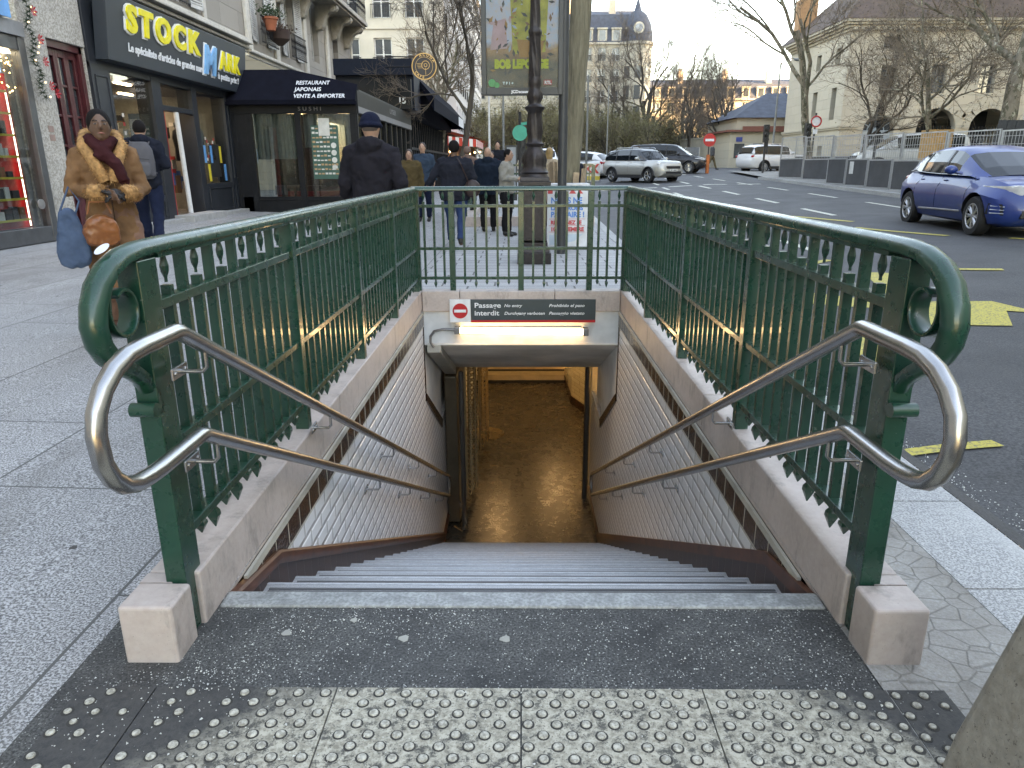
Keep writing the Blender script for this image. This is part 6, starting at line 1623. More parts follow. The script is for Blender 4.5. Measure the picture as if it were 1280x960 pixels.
# timber pole with planks at its foot
WOODP = NG('weathered_pole'); co_ = WOODP.co((1, 1, .12)); n_ = WOODP.noise(co_, 22, 6, .7)
WOODP.col(WOODP.mix(WOODP.ramp(n_, .3, .7), (.085, .075, .048), (.24, .21, .145))); WOODP.rough(.85); WOODP.bump(n_, .7, .012); WOODP = WOODP.m
t = thing('wooden_pole', 'weathered leaning timber pole right of the lamp post', 'pole', (.80, 13.3, 0))
rr = random.Random(6)
mb = MB(); rings = []
for k in range(26):
    z = k * .24; cx_, cy_ = .79 + .055 * z, 13.3; r = .188 - .004 * z
    rings.append([(cx_ + r * (1 + .04 * sin(5 * a + k) + .02 * rr.uniform(-1, 1)) * cos(a), cy_ + r * (1 + .04 * sin(5 * a + k)) * sin(a), z) for a in [2 * pi * i / 20 for i in range(20)]])
mb.loft(rings); obj('shaft', mb, WOODP, t, smooth=60)
for k in range(9):
    a = 2 * pi * k / 9 + .2; mb = MB(); p0 = Vector((.80 + .24 * cos(a), 13.3 + .24 * sin(a), 0)); p1 = Vector((.82 + .33 * cos(a + rr.uniform(-.1, .1)), 13.3 + .33 * sin(a), rr.uniform(1.2, 1.44)))
    mb.tube([p0, p1], 1, prof=[(-.055, -.012), (.055, -.012), (.055, .012), (-.055, .012)], up=(cos(a), sin(a), 0)); obj('guard_plank', mb, mat('raw_plank', (.33, .24, .16), .8, var=.3, vs=9), t)

# advertising panel on a post
t = thing('advertising_panel', 'large dark-framed advertising panel with yellow title behind the lamp column', 'advertising board', (.62, 11.7, 0))
FA = frame((0, 11.5), (1, 0), (0, -1)); GP = mat('charcoal_frame', (.035, .038, .04), .45)
mb = MB(); a0, a1, zA, zB = -.58, .62, 2.36, 4.35
for q in ((a0, a0 + .07, zA, zB), (a1 - .07, a1, zA, zB), (a0 + .07, a1 - .07, zA, zA + .10), (a0 + .07, a1 - .07, zB - .1, zB)): mb.fbox(FA, q[0], q[1], -.16, 0, q[2], q[3])
obj('frame', mb, GP, t, bevel=.006)
mb = MB(); mb.tube([(.64, 11.62, 0), (.64, 11.62, 4.3)], .07, 12); obj('post', mb, GP, t, smooth=50)
def m_poster():
    g = NG('poster_print'); co = g.co((1, 1, 1)); gg = g.n('ShaderNodeNewGeometry'); sx = g.n('ShaderNodeSeparateXYZ'); g.L(gg.outputs['Position'], sx.inputs[0])
    n = g.noise(co, 3.2, 6, .6); n2 = g.noise(co, 9, 5, .7)
    zz = g.math('ADD', sx.outputs[2], g.math('MULTIPLY', g.math('SUBTRACT', n, .5), .35))
    up = g.mix(g.ramp(n2, .35, .7), (.34, .38, .52), (.55, .34, .28))
    mid = g.mix(g.ramp(n2, .3, .7), (.26, .085, .03), (.42, .20, .09)); low = g.mix(g.ramp(n2, .3, .7), (.05, .028, .025), (.16, .085, .05))
    c = g.mix(g.ramp(zz, 2.80, 2.98), low, mid); c = g.mix(g.ramp(zz, 3.02, 3.12), c, up); g.col(c); g.rough(.4); return g.m
mb = MB(); mb.fbox(FA, a0 + .07, a1 - .07, -.10, -.06, zA + .10, zB - .1); pp = obj('poster', mb, m_poster(), t)
# generic colour shapes of the picture: no recognisable figure
mb = MB(); mb.cur = 0; mb.prism([(-.12, 2.92), (.36, 2.95), (.40, 3.7), (-.16, 3.75)], FA, -.058, -.055); mb.cur = 1; mb.prism([(-.02, 2.88), (.30, 2.88), (.34, 3.10), (-.06, 3.12)], FA, -.0545, -.052)
mb.cur = 2; mb.prism([(-.45, 2.98), (-.2, 3.0), (-.22, 3.4), (-.40, 3.36)], FA, -.058, -.055)
mb.cur = 3; mb.cyl(FA(-.43, -.055, 2.53), .055, -.003, 14, axis='y'); mb.cyl(FA(-.36, -.055, 2.50), .04, -.003, 12, axis='y')
rr = random.Random(14)
for k in range(150):
    u = rr.uniform(-.46, .46); z = 2.62 + rr.random() * 1.5; mb.cur = rr.choice([1, 2, 4, 5, 6, 6, 5] if z > 2.95 else [1, 6, 6, 5]); s_ = rr.uniform(.015, .06); a_ = rr.uniform(0, 3)
    mb.prism([(u + s_ * cos(a_ + q_ * 1.57) * (1 if q_ % 2 else .4), z + s_ * sin(a_ + q_ * 1.57) * (1 if q_ % 2 else .4)) for q_ in range(4)], FA, -.0535, -.0515 + k * 1e-5)
obj('picture_shape', mb, [mat('poster_yellow', (.36, .27, .04), .5, var=.4), mat('poster_orange', (.38, .15, .04), .5), mat('poster_pink', (.48, .25, .26), .5), mat('poster_green', (.05, .35, .12), .5), mat('poster_grey', (.30, .32, .36), .5), mat('poster_rust', (.22, .08, .04), .5), mat('poster_dark', (.05, .03, .03), .5)], pp)
mb = MB(); m2 = text_mb('BOB LEPONGE', .115, .004, .012, 0, 1.0, 'LEFT', .80); place_text(m2, FA, -.39, -.048, 2.735); obj('title_lettering', m2, mat('title_yellow', (.42, .38, .02), .5), pp, recalc=False)
mb = MB(); mb.fbox(FA, .34, .46, -.054, -.050, 2.50, 2.57); obj('logo_square', mb, mat('logo_red', (.5, .03, .03), .5), pp)
mb = MB()
for s_, u, z, w_, h_ in (('RTL', .35, 2.512, .10, .045), ('JCDecaux', -.14, 2.385, .26, .04), ('T F 1 +', -.27, 2.51, .16, .035), ('max', .20, 2.515, .10, .03)):
    m2 = text_mb(s_, h_, .004, .002, 0, 1.0, 'LEFT', w_); place_text(m2, FA, u, .003 if s_ == 'JCDecaux' else -.047, z); mb.add(m2.v, m2.f)
obj('small_lettering', mb, WL, pp, recalc=False)
m2 = text_mb('UN FILM POUR TOUS', .022, .003, .0005, 0, 1, 'LEFT', .3); 
mb = MB(); mb.fbox(FA, a0 + .07, a1 - .07, -.035, -.03, zA + .1, zB - .1); obj('pane', mb, glass('poster_glass', dark=.03, ior=1.12), t)

# campaign poster on a white panel
t = thing('campaign_board', 'white board with blue and red slogan NOUS NE LAISSERONS PAS FAIRE behind the railing', 'poster board', (.78, 12.4, 0))
FP = frame((0, 12.4), (1, 0), (0, -1)); mb = MB(); mb.fbox(FP, .44, 1.12, -.04, 0, .03, 1.02); obj('panel', mb, mat('white_panel', (.58, .60, .62), .6), t, bevel=.01)
mb = MB(); mb.fbox(FP, .46, 1.10, -.5, -.46, .03, .8); mb.fbox(FP, .42, 1.14, -.55, .02, 1.03, 1.06); obj('stand', mb, mat('white_panel', (.58, .60, .62), .6), t)
for nm, rows, m_ in (('blue_lettering', (('NOUS NE', .745, .52, .10), ('LAISSERONS', .635, .54, .07), ('PAS FAIRE !', .52, .56, .09)), mat('print_blue', (.03, .20, .52), .5)), ('red_lettering', (('BLABLA', .91, .36, .06), ('REJOIGNEZ LE', .40, .52, .065), ('10 SEPTEMBRE', .29, .55, .065)), mat('print_red', (.55, .05, .06), .5))):
    mb = MB()
    for s_, z, wd, h in rows:
        if s_ == 'BLABLA': continue
        m2 = text_mb(s_, h, .003, .005, 0, 1, 'LEFT', wd); place_text(m2, FP, .50, .002, z); mb.add(m2.v, m2.f)
    if nm == 'red_lettering':
        mb.fbox(FP, .45, .53, .001, .002, .90, .98); mb.prism([(.80, .90), (.86, .98), (.92, .90)], FP, .001, .002); mb.prism([(.95, .90), (.97, .98), (1.04, .90)], FP, .001, .002)
        for z in (.27, .375, .485): mb.fbox(FP, .47, 1.08, .001, .002, z, z + .006)
    obj(nm, mb, m_, t, recalc=False)
mb = MB(); mb.prism([(.48, .06), (.62, .06), (.9, .12), (1.05, .24), (.48, .22)], FP, .001, .002); obj('print_patch', mb, mat('pale_blue_print', (.40, .50, .58), .5), t)

# stone post at the lower right corner
def m_post():
    g = NG('weathered_post_stone'); co = g.co(world=False)
    c = g.mix(g.ramp(g.noise(co, 30, 5, .7), .3, .7), (.22, .20, .17), (.34, .32, .28)); c = g.mix(g.ramp(g.noise(co, 70, 4, .8), .60, .64, 0, .8), c, (.06, .05, .045)); g.col(c); g.rough(.75); g.bump(g.noise(co, 55, 5), .5, .006); return g.m
t = thing('stone_bollard', 'tapered grey stone bollard at the lower right corner', 'bollard', (1.235, 1.16, 0), radians(8))
mb = MB()
rings = [[(a * w_, b * w_, z) for a, b in sq(1)] for w_, z in ((.235, 0), (.225, .1), (.145, .66), (.12, .72), (.04, .76))]
mb.loft(rings); obj('stone_block', mb, m_post(), t, world=False, bevel=.02, seg=3)

# dead leaf
mb = MB(); lf = [(-.05, 0), (-.03, .02), (-.045, .045), (-.01, .035), (.01, .05), (.02, .025), (.06, .02), (.03, 0), (.05, -.03), (.01, -.02), (-.02, -.035), (-.03, -.01)]
P = [(x, y, .012 + .012 * sin(x * 60) + .01 * abs(y) * 20) for x, y in lf]; mb.add(P + [(0, 0, .004)], [(i, (i + 1) % 12, 12) for i in range(12)])
gx, gy = 2.56, 3.22
o = obj('dead_leaf', mb, mat('dead_leaf', (.26, .12, .06), .8), loc=(gx, gy, G(gx, gy) + .004)); tag(o, 'curled brown dead leaf lying on the asphalt at the right', 'leaf')

# hoardings and mesh fences of the building site
GALV = mat('galvanised_tube', (.38, .39, .40), .4, .6); HOARD = mat('dark_hoarding', (.042, .045, .050), .6, var=.3, vs=1.5)
def barrier(name, label, p0, p1, h, n, mesh_h=0, group=None, note=False):
    L = hypot(p1[0] - p0[0], p1[1] - p0[1]); F = frame((p0[0], p0[1]), (p1[0] - p0[0], p1[1] - p0[1]), (p1[1] - p0[1], -(p1[0] - p0[0])))
    for i in range(n):
        a, b = L * i / n + .03, L * (i + 1) / n - .03; x, y, _ = F((a + b) / 2, 0, 0); z = G(x, y)
        t = thing(name, label % ['first', 'second', 'third', 'fourth', 'fifth', 'sixth', 'seventh', 'eighth', 'ninth', 'tenth'][i], 'barrier', (x, y, z), group=group)
        mb = MB(); H = mesh_h or h
        for u in (a, b - .05): mb.fbox(F, u, u + .05, -.025, .025, z + .05, z + H)
        mb.fbox(F, a, b, -.02, .02, z + .12, z + .16); mb.fbox(F, a, b, -.02, .02, z + h - .02, z + h + .03)
        if mesh_h: mb.fbox(F, a, b, -.02, .02, z + mesh_h - .04, z + mesh_h)
        mb.fbox(F, a - .08, a + .16, -.2, .2, z, z + .10); obj('tube_frame', mb, GALV, t)
        mb = MB(); mb.fbox(F, a + .05, b - .05, -.012, .012, z + .16, z + h - .02); obj('panel', mb, HOARD, t)
        if mesh_h:
            mb = MB(); k = a + .12
            while k < b - .05: mb.fbox(F, k, k + .012, -.004, .004, z + h + .02, z + mesh_h - .03); k += .13
            for q in range(4): zz = z + h + .1 + q * (mesh_h - h) / 4.2; mb.fbox(F, a, b, -.004, .004, zz, zz + .014)
            obj('wire_mesh', mb, GALV, t)
        if note and i == 1:
            mb = MB(); mb.fbox(F, a + .25, a + .55, .022, .026, z + .55, z + .98); obj('notice', mb, mat('white_plate', (.6, .6, .58), .4), t)
            mb = MB(); mb.fbox(F, a + .25, a + .55, -.026, -.022, z + .55, z + .98); obj('notice', mb, mat('white_plate', (.6, .6, .58), .4), t)
barrier('site_barrier', 'low dark site barrier with steel tube frame, %s from the far end along the kerb', (12.1, 29.8), (12.5, 18.5), 1.05, 7, group='low dark site barriers', note=True)
barrier('mesh_fence', 'dark panel topped with wire mesh, %s from the white estate car', (12.5, 36.5), (14.6, 20.5), .98, 7, 1.95, group='mesh-topped site fences')
barrier('rear_mesh_fence', 'mesh fence behind the parked white van, %s from the tree with forked trunk', (15.5, 43), (26, 41.5), 1.0, 5, 2.1, group='rear site fences')
mb = MB(); mb.box(11.2, 12.1, 18, 37, -.2, 0)
mb.v = [(x, y, G(x, y) + (.12 if z > -.1 else -.1)) for x, y, z in [(11.55, 18, 0), (26, 18, 0), (26, 27.5, 0), (26, 37, 0), (26, 48, 0), (13.2, 48, 0), (11.9, 37, 0), (11.6, 27.5, 0)]]
mb.f = [(0, 1, 2, 7), (7, 2, 3, 6), (6, 3, 4, 5)]; mb.mi = [0] * 3
struct('building_site_pavement', mb, mat('dusty_pavement', (.24, .23, .21), .9, var=.3, vs=.8, world=True))
mb = MB(); ky_ = [18 + k * 1.0 for k in range(20)]
for a, b in zip(ky_, ky_[1:]):
    xa = 11.55 + (a - 18) * .018
    mb.box(xa - .2, xa, a, b - .02, G(xa, a) - .1, G(xa, a) + .13)
struct('far_kerb', mb, KERBG)

def sign_post(name, label, x, y, parts, h=3, r=.045, cat='sign'):
    z = G(x, y); t = thing(name, label, cat, (x, y, z)); mb = MB(); mb.cyl((x, y, z), r, h, 10); obj('post', mb, mat('dark_post', (.03, .03, .032), .5), t, smooth=50); return t, z
t, z = sign_post('no_entry_road_sign', 'round red no-entry road sign on a post beyond the black minivan', 11.5, 46.5, None, 2.3)
mb = MB(); mb.cyl((11.5, 46.42, z + 1.95), .38, -.03, 28, axis='y'); d = obj('disc', mb, mat('sign_red', (.55, .02, .02), .4), t); mb = MB(); mb.box(11.24, 11.76, 46.37, 46.385, z + 1.88, z + 2.02); obj('bar', mb, WL, d)
mb = MB(); mb.cyl((11.5, 46.5, z), .11, 1.1, 12); obj('orange_sleeve', mb, mat('orange_plastic', (.55, .14, .04), .5), t)
def traffic_light(label, x, y, z, H, facing=-1):
    t = thing('traffic_light', label, 'traffic light', (x, y, z), group='traffic lights'); mb = MB(); mb.cyl((x, y, z), .06, H - .9, 10); obj('post', mb, mat('dark_post', (.03, .03, .032), .5), t, smooth=50)
    mb = MB(); mb.box(x - .14, x + .14, y - .12, y + .12, z + H - .95, z + H); mb.box(x - .11, x + .11, y - .2, y - .12, z + 1.4, z + 1.95); hd = obj('signal_head', mb, mat('black_housing', (.012, .012, .012), .5), t, bevel=.02)
    mb = MB()
    for k in range(3): mb.cyl((x, y - .12, z + H - .8 + k * .30), .11, -.16, 12, axis='y')
    obj('visor', mb, mat('black_housing', (.012, .012, .012), .5), hd, smooth=50)
traffic_light('black traffic light beside the forked plane tree', 15.0, 40, .9, 2.5)
traffic_light('taller traffic light in front of the arched blue door', 17.3, 37.2, .9, 3.1)
traffic_light('dark traffic light left of the tall street lamp', 13.8, 43, .9, 2.6)
traffic_light('slender traffic light partly hidden by the ornate lamp column', .0, 22.5, G(0, 22.5), 2.3)
t, z = sign_post('round_banned_sign', 'small round sign with red ring beside the traffic light', 16.3, 42.5, None, 3.3)
mb = MB(); mb.cyl((16.3, 42.42, z + 2.85), .3, -.03, 24, axis='y'); d = obj('disc', mb, WL, t); mb = MB(); mb.tube([(16.3 + .27 * cos(a), 42.38, z + 2.85 + .27 * sin(a)) for a in [2 * pi * k / 24 for k in range(24)]], .04, 6, closed=True, cap=False); obj('ring', mb, mat('sign_red', (.55, .02, .02), .4), d)
mb = MB(); mb.box(16.18, 16.42, 42.38, 42.41, z + 2.2, z + 2.45); obj('plate', mb, WL, t)
for x, y, H, lab in ((15.9, 48, 6.6, 'tall grey street lamp with curved arm near the outbuilding'), (2.6, 30, 4.4, 'slim pale lamp pole in front of the stone buildings'), (-1.25, 30, 4.6, 'white slim pole among the crowd'), (5.9, 52, 5.6, 'slim lamp pole above the silver SUV'), (-.6, 26, 4.4, 'grey slim pole left of the ornate lamp')):
    z = G(x, y); t = thing('street_lamp', lab, 'street lamp', (x, y, z), group='slim street lamps')
    mb = MB(); mb.tube([(x, y, z), (x, y, z + H)], [.075 if H > 6 else .05, .045 if H > 6 else .035], 10); obj('pole', mb, mat('grey_lamp_pole', (.16, .17, .17), .5, .3) if x != -1.25 else mat('white_pole', (.6, .6, .6), .5), t, smooth=50)
    if H > 6:
        mb = MB(); mb.tube([(x, y, z + H - .5), (x + .1, y, z + H - .1), (x + .5, y, z + H + .1), (x + .9, y, z + H + .05)], .03, 6); mb.ell((x + 1.05, y, z + H + .0), .28, .14, .09, 12, 6); obj('lamp_arm', mb, mat('grey_lamp_pole', (.16, .17, .17), .5), t, smooth=50)
# made-up teal disc on a thin post, in place of a flat teal mark
t, z = sign_post('teal_disc', 'made-up teal green disc in place of a flat teal mark by the lamp post', -.02, 15.3, None, 2.35, .03)
mb = MB(); mb.cyl((-.02, 15.2, z + 1.95), .15, -.02, 24, axis='y'); mb.prism([(.0, z + 2.09), (.12, z + 2.10), (.13, z + 2.16), (-.0, z + 2.14)], frame((0, 15.19), (1, 0), (0, -1)), 0, .02); obj('disc', mb, mat('teal_flat', (.0, .42, .30), .5), t)
# wayfinding totem, chevron board, osb box, dark planks, green door, notice panel, newspaper
t = thing('info_totem', 'narrow framed information panel near the second stairwell', 'info panel', (-.28, 20.5, G(-.28, 20.5)))
z = G(-.28, 20.5); mb = MB(); mb.box(-.42, -.1, 20.5, 20.58, z + .3, z + 1.75); obj('frame', mb, GP, t); mb = MB(); mb.box(-.38, -.14, 20.485, 20.499, z + .5, z + 1.7); obj('panel', mb, mat('grey_info_panel', (.25, .27, .28), .5), t)
t = thing('chevron_barrier', 'red and white chevron road barrier beside the white car', 'barrier', (3.6, 40, G(3.6, 40)))
z = G(3.6, 40); mb = MB(); mb.box(3.1, 4.2, 40, 40.15, z, z + .95); obj('panel', mb, mat('white_plate', (.6, .6, .58), .4), t); mb = MB()
for k in range(3):
    u = 3.15 + k * .34; F = frame((0, 39.99), (1, 0), (0, -1)); mb.prism([(u + .2, z + .9), (u + .34, z + .9), (u + .14, z + .66), (u + .34, z + .42), (u + .2, z + .42), (u, z + .66)], F, 0, .01)
obj('chevron', mb, mat('sign_red', (.55, .02, .02), .4), t); mb = MB(); mb.box(3.1, 4.2, 39.98, 40, z + .08, z + .28); obj('yellow_band', mb, mat('yellow_strip', (.6, .45, .06), .5), t)
t = thing('plywood_box', 'orange chipboard box around the foot of the slim tree', 'tree guard', (17.9, 33, .95)); mb = MB(); mb.box(17.45, 18.35, 32.5, 33.4, .9, 2.75); obj('board', mb, mat('osb_board', (.48, .27, .11), .8, var=.35, vs=9, bump=.3, world=True, fine=(40, .3)), t)
t = thing('plank_guard', 'dark leaning planks around the thick tree trunk', 'tree guard', (18.9, 30, .9)); mb = MB()
for k in range(8): mb.cbox((18.25 + k * .17, 29.45 + .02 * (k % 2), 1.8), (.16, .05, 2.3), Matrix.Rotation(radians(6), 3, 'Y'))
obj('plank', mb, mat('charcoal_plank', (.035, .037, .04), .7, var=.3, vs=5), t)
t = thing('green_door', 'bright green gate beside the stone pavilion', 'door', (22.9, 33.6, .9)); mb = MB(); mb.box(22.1, 23.9, 33.6, 33.7, .9, 3.2)
for k in range(4): mb.box(22.15 + k * .44, 22.5 + k * .44, 33.56, 33.6, 1.1, 3.0)
obj('panel', mb, mat('jade_green', (.02, .36, .24), .5), t); mb = MB(); mb.box(22.0, 24.1, 33.5, 33.8, 3.2, 3.5); obj('lintel', mb, WHITE, t)
t = thing('grey_notice_board', 'grey upright notice panel by the walking pedestrian', 'notice board', (12.6, 56, 1)); mb = MB(); mb.box(12.1, 13.2, 56, 56.1, .95, 2.6); obj('panel', mb, mat('grey_notice', (.12, .13, .14), .5), t); mb = MB(); mb.box(12.1, 13.2, 55.97, 55.995, .95, 1.15); mb.box(12.1, 12.16, 55.97, 55.995, 1.16, 2.6); mb.box(13.14, 13.2, 55.97, 55.995, 1.16, 2.6); obj('frame', mb, GALV, t)
# unseen block added behind the gatehouse to keep the sun off the street
t = thing('apartment_building', 'unseen tall plain block added behind the gatehouse to shade the street', 'building', (56, 70, 0)); mb = MB(); mb.box(52, 64, 18, 110.5, 0, 38); obj('wall', mb, CREAM, t); mb = MB(); mb.box(51.8, 64.2, 17.8, 110.7, 38, 38.5); obj('roof', mb, mat('slate_roof', (.09, .11, .15), .5), t)
# ------------------------------------------------------------------ people
SKIN = mat('skin_light', (.42, .24, .17), .55, var=.08); SKIND = mat('skin_dark', (.13, .065, .04), .5, var=.08)
def cloth(name, c, rough=.9, bump=.35, bs=14): return mat(name, c, .92, var=.22, vs=7, bump=bump, bs=bs, spec=.15)
def hand(mb, w, d, s=1, curl=.5, palm=(0, 1, 0)):
    """hand at wrist w pointing along d"""
    w = Vector(w); d = Vector(d).normalized(); p = Vector(palm); p = (p - d * p.dot(d)).normalized(); a = d.cross(p)
    mb.loft([[tuple(w + d * t_ + a * (wd * cos(q)) + p * (.014 * cos(0) * sin(q))) for q in [2 * pi * k / 8 for k in range(8)]] for t_, wd in ((-.03, .022), (0, .027), (.03, .038), (.075, .040), (.088, .034))])
    for k in range(4):
        o = (k - 1.5) * .0195; L = (.068, .078, .074, .058)[k]; b0 = w + d * .082 + a * o
        b1 = b0 + (d * cos(curl * .5) + p * sin(curl * .5)) * L * .5; b2 = b1 + (d * cos(curl * 1.3) + p * sin(curl * 1.3)) * L * .5
        mb.tube([b0 - d * .02, b0, b1, b2], [.0095, .0092, .0085, .0065], 6)
    t0 = w + d * .02 + a * .03 * s; t1 = t0 + (a * .7 * s + d * .7 + p * .3).normalized() * .035; t2 = t1 + (d * .9 + a * .2 * s + p * .4).normalized() * .03
    mb.tube([t0 - a * .01 * s, t0, t1, t2], [.012, .0115, .010, .008], 6)
def person(label, loc, rotz, h=1.75, skin=None, coat=None, coat_len=.85, bulk=1., pants=None, shoes=None, hair=None, hair_style='short', step=.0, arms=None, vox=.014, head=(0, 0), group=None, hood=False, hat=None, coat_name='coat', stout=1., detail=True, skirt=0, lean=0, collar=None):
    skin = skin or SKIN; shoes = shoes or mat('black_shoe', (.015, .014, .013), .5)
    k = h / 1.75
    t = thing('person', label, 'person', loc, rotz, group, k)
    S_ = {}
    def leg(s):
        f = step * s
        hip = Vector((.095 * s, 0, .90)); knee = Vector((.105 * s, -f * .45 - .02, .49)); ank = Vector((.105 * s, -f * 1.0 + (.10 if f < 0 else 0), .085 + (.05 if f < 0 else 0)))
        return hip, knee, ank
    A = arms or {}
    def arm(s):
        if s in A: return [Vector(q) for q in A[s]]
        sw = -step * s * .5
        return [Vector((.185 * s * stout, .01, 1.42)), Vector((.255 * s * stout, .03 - sw * .4, 1.14)), Vector((.255 * s * stout, -.03 - sw, .90))]
    hc = Vector((head[0], -.015 + head[1], 1.625 - abs(head[1]) * .25))
    # body: one continuous remeshed surface
    mb = MB()
    mb.ell(hc, .073, .090, .112, 18, 14); mb.ell(hc + Vector((0, -.025, -.06)), .055, .058, .058, 12, 8)
    mb.tube([(0, .012, 1.40), hc + Vector((0, .015, -.06))], [.062, .054], 12)
    mb.ell(hc + Vector((0, -.094, -.005)), .013, .020, .024, 8, 6)         # nose
    for s in (1, -1): mb.ell(hc + Vector((.073 * s, .008, -.004)), .010, .018, .028, 8, 6)
    mb.loft([mb.ring((0, 0, z), (a, 0, 0), (0, b, 0), 20) for a, b, z in ((.13, .10, .84), (.165, .115, .92), (.135, .10, 1.08), (.165, .115, 1.25), (.18, .105, 1.38), (.10, .07, 1.45))])
    for s in (1, -1):
        hp, kn, an = leg(s); mb.tube([hp + Vector((0, 0, .04)), hp, (hp + kn) / 2, kn, kn * .4 + an * .6 + Vector((0, .02, 0)), an], [.085, .088, .072, .054, .055, .038], 12)
        mb.tube([an + Vector((0, .03, -.04)), an + Vector((0, -.05, -.055)), an + Vector((0, -.15, -.065))], [.035, .036, .025], 8)
        sh, el, wr = arm(s); mb.tube([sh + Vector((-.05 * s, 0, .0)), sh, el, wr], [.05, .052, .040, .026], 10)
        hand(mb, wr, (wr - el), s, .7, (0, -1, 0) if s in A else (-s, 0, 0))
    body = blob('body', mb, vox * .62 if detail else vox, skin, t, 3)
    if detail:
        mb = MB()
        for s in (1, -1): mb.cur = 0; mb.ell(hc + Vector((.029 * s, -.0795, .012)), .011, .008, .006, 8, 6); mb.cur = 1; mb.ell(hc + Vector((.029 * s, -.0855, .012)), .005, .004, .005, 8, 5); mb.tube([hc + Vector((.014 * s, -.090, .032)), hc + Vector((.032 * s, -.088, .037)), hc + Vector((.046 * s, -.078, .030))], .0035, 5)
        obj('eye', mb, [mat('eye_white', (.20, .16, .14), .6), mat('eye_dark', (.01, .008, .006), .2)], t, world=False, smooth=60)
        mb = MB(); mb.tube([hc + Vector((-.022, -.086, -.053)), hc + Vector((0, -.094, -.050)), hc + Vector((.022, -.086, -.053))], [.003, .006, .003], 6); obj('mouth', mb, mat('lip', (.28, .10, .08), .4), t, world=False, smooth=60)
    # trousers
    if pants:
        mb = MB(); mb.loft([mb.ring((0, 0, z), (a * stout, 0, 0), (0, b * stout, 0), 20) for a, b, z in ((.10, .09, .80), (.18, .13, .86), (.18, .13, .95), (.155, .12, 1.04))])
        for s in (1, -1):
            hp, kn, an = leg(s); a2 = an + Vector((0, .0, .01)); mb.tube([hp, (hp + kn) / 2, kn, (kn + a2) / 2 + Vector((0, .02, 0)), a2], [.105 * stout, .092 * stout, .073, .070, .066], 14)
        blob('trousers', mb, vox, pants, t, 4, folds=.022, fsc=.11)
    for s in (1, -1):
        hp, kn, an = leg(s); mb = MB(); tilt = .05 if step * s < 0 else 0
        mb.tube([an + Vector((0, .045, -.035 + tilt * .6)), an + Vector((0, .02, -.03 + tilt * .4)), an + Vector((0, -.06, -.042)), an + Vector((0, -.15, -.055)), an + Vector((0, -.19, -.06))], [.034, .045, .045, .042, .024], 12)
        mb.tube([an + Vector((0, .01, -.03)), an + Vector((0, .005, .05))], [.045, .045], 10)
        me = blob('shoe', mb, .014, shoes, t, 3)
    if coat:
        mb = MB(); z0 = coat_len; bl = bulk * stout; fl = 1.0 + .25 * max(0, .95 - z0)
        rings = [((.165 if z0 > .72 else .205) * fl, (.135 if z0 > .72 else .16) * fl, z0), (.185, .145, max(z0 + .02, .92)), (.165, .132, 1.08), (.185, .138, 1.24), (.205, .130, 1.37), (.150, .105, 1.455), (.085, .085, 1.50)]
        if z0 < .85: rings.insert(1, ((.178 if z0 > .72 else .200) * fl ** .5, .15 * fl ** .5, (z0 + .92) / 2))
        mb.loft([mb.ring((0, .005, z), (a * (bl if z < 1.44 else 1), 0, 0), (0, b * (bl if z < 1.44 else 1), 0), 22) for a, b, z in rings])
        for s in (1, -1):
            sh, el, wr = arm(s); w2 = wr + (el - wr).normalized() * .015
            r0 = .076 * (bl ** .5)
            mb.tube([sh + Vector((-.06 * s, 0, .01)), sh + Vector((0, 0, 0)), sh * .5 + el * .5, el, el * .5 + w2 * .5, w2], [r0, r0 * 1.02, r0 * .88, r0 * .84, r0 * .74, r0 * .66], 14)
        if hood: mb.ell((0, .095, 1.47), .115, .075, .085, 14, 8); mb.tube([(.10 * cos(a), .02 + .075 * sin(a), 1.475) for a in [2 * pi * q / 16 for q in range(16)]], .038, 8, closed=True, cap=False)
        else: mb.tube([(.082 * cos(a), .008 + .075 * sin(a), 1.485) for a in [2 * pi * q / 16 for q in range(16)]], .022, 8, closed=True, cap=False)
        blob(coat_name, mb, vox, coat, t, 4, folds=.046, fsc=.12)
    if hair:
        mb = MB(); c = hc + Vector((0, .014, .022))
        if hair_style == 'short': mb.ell(c, .083, .092, .100, 16, 12); cutz = -.035
        elif hair_style == 'bun': mb.ell(c, .084, .094, .102, 16, 12); mb.ell(hc + Vector((0, .085, .08)), .045, .045, .045, 12, 8); cutz = -.03
        elif hair_style == 'long':
            mb.ell(c, .088, .096, .104, 16, 12); mb.loft([mb.ring(hc + Vector((0, y, z)), (a, 0, 0), (0, b, 0), 14) for a, b, y, z in ((.085, .05, .04, .04), (.10, .055, .05, -.08), (.105, .05, .05, -.20), (.07, .03, .05, -.30))]); cutz = -9
        elif hair_style == 'afro': mb.ell(c + Vector((0, .01, .005)), .096, .105, .108, 16, 12); cutz = -.07
        else: mb.ell(c, .078, .088, .094, 14, 10); cutz = 0
        # keep the face free
        lo = -.012 if hair_style == 'bun' else .03; mb.v = [(x, max(y, hc.y - .055 - .045 * sstep(z - hc.z, lo, lo + .05)), z) for x, y, z in mb.v]
        blob('hair', mb, vox * .8, hair, t, 2)
    if hat:
        mb = MB(); mb.ell(hc + Vector((0, .008, .050)), .093, .104, .092, 18, 12); mb.tube([hc + Vector((.090 * cos(a), .008 + .101 * sin(a), .022 + .01 * sin(a))) for a in [2 * pi * q / 20 for q in range(20)]], .019, 8, closed=True, cap=False)
        blob('knit_hat', mb, vox * .7, hat, t, 2)
    return t
def local_obj(name, mb, m, t, **k): return obj(name, mb, m, t, world=False, **k)

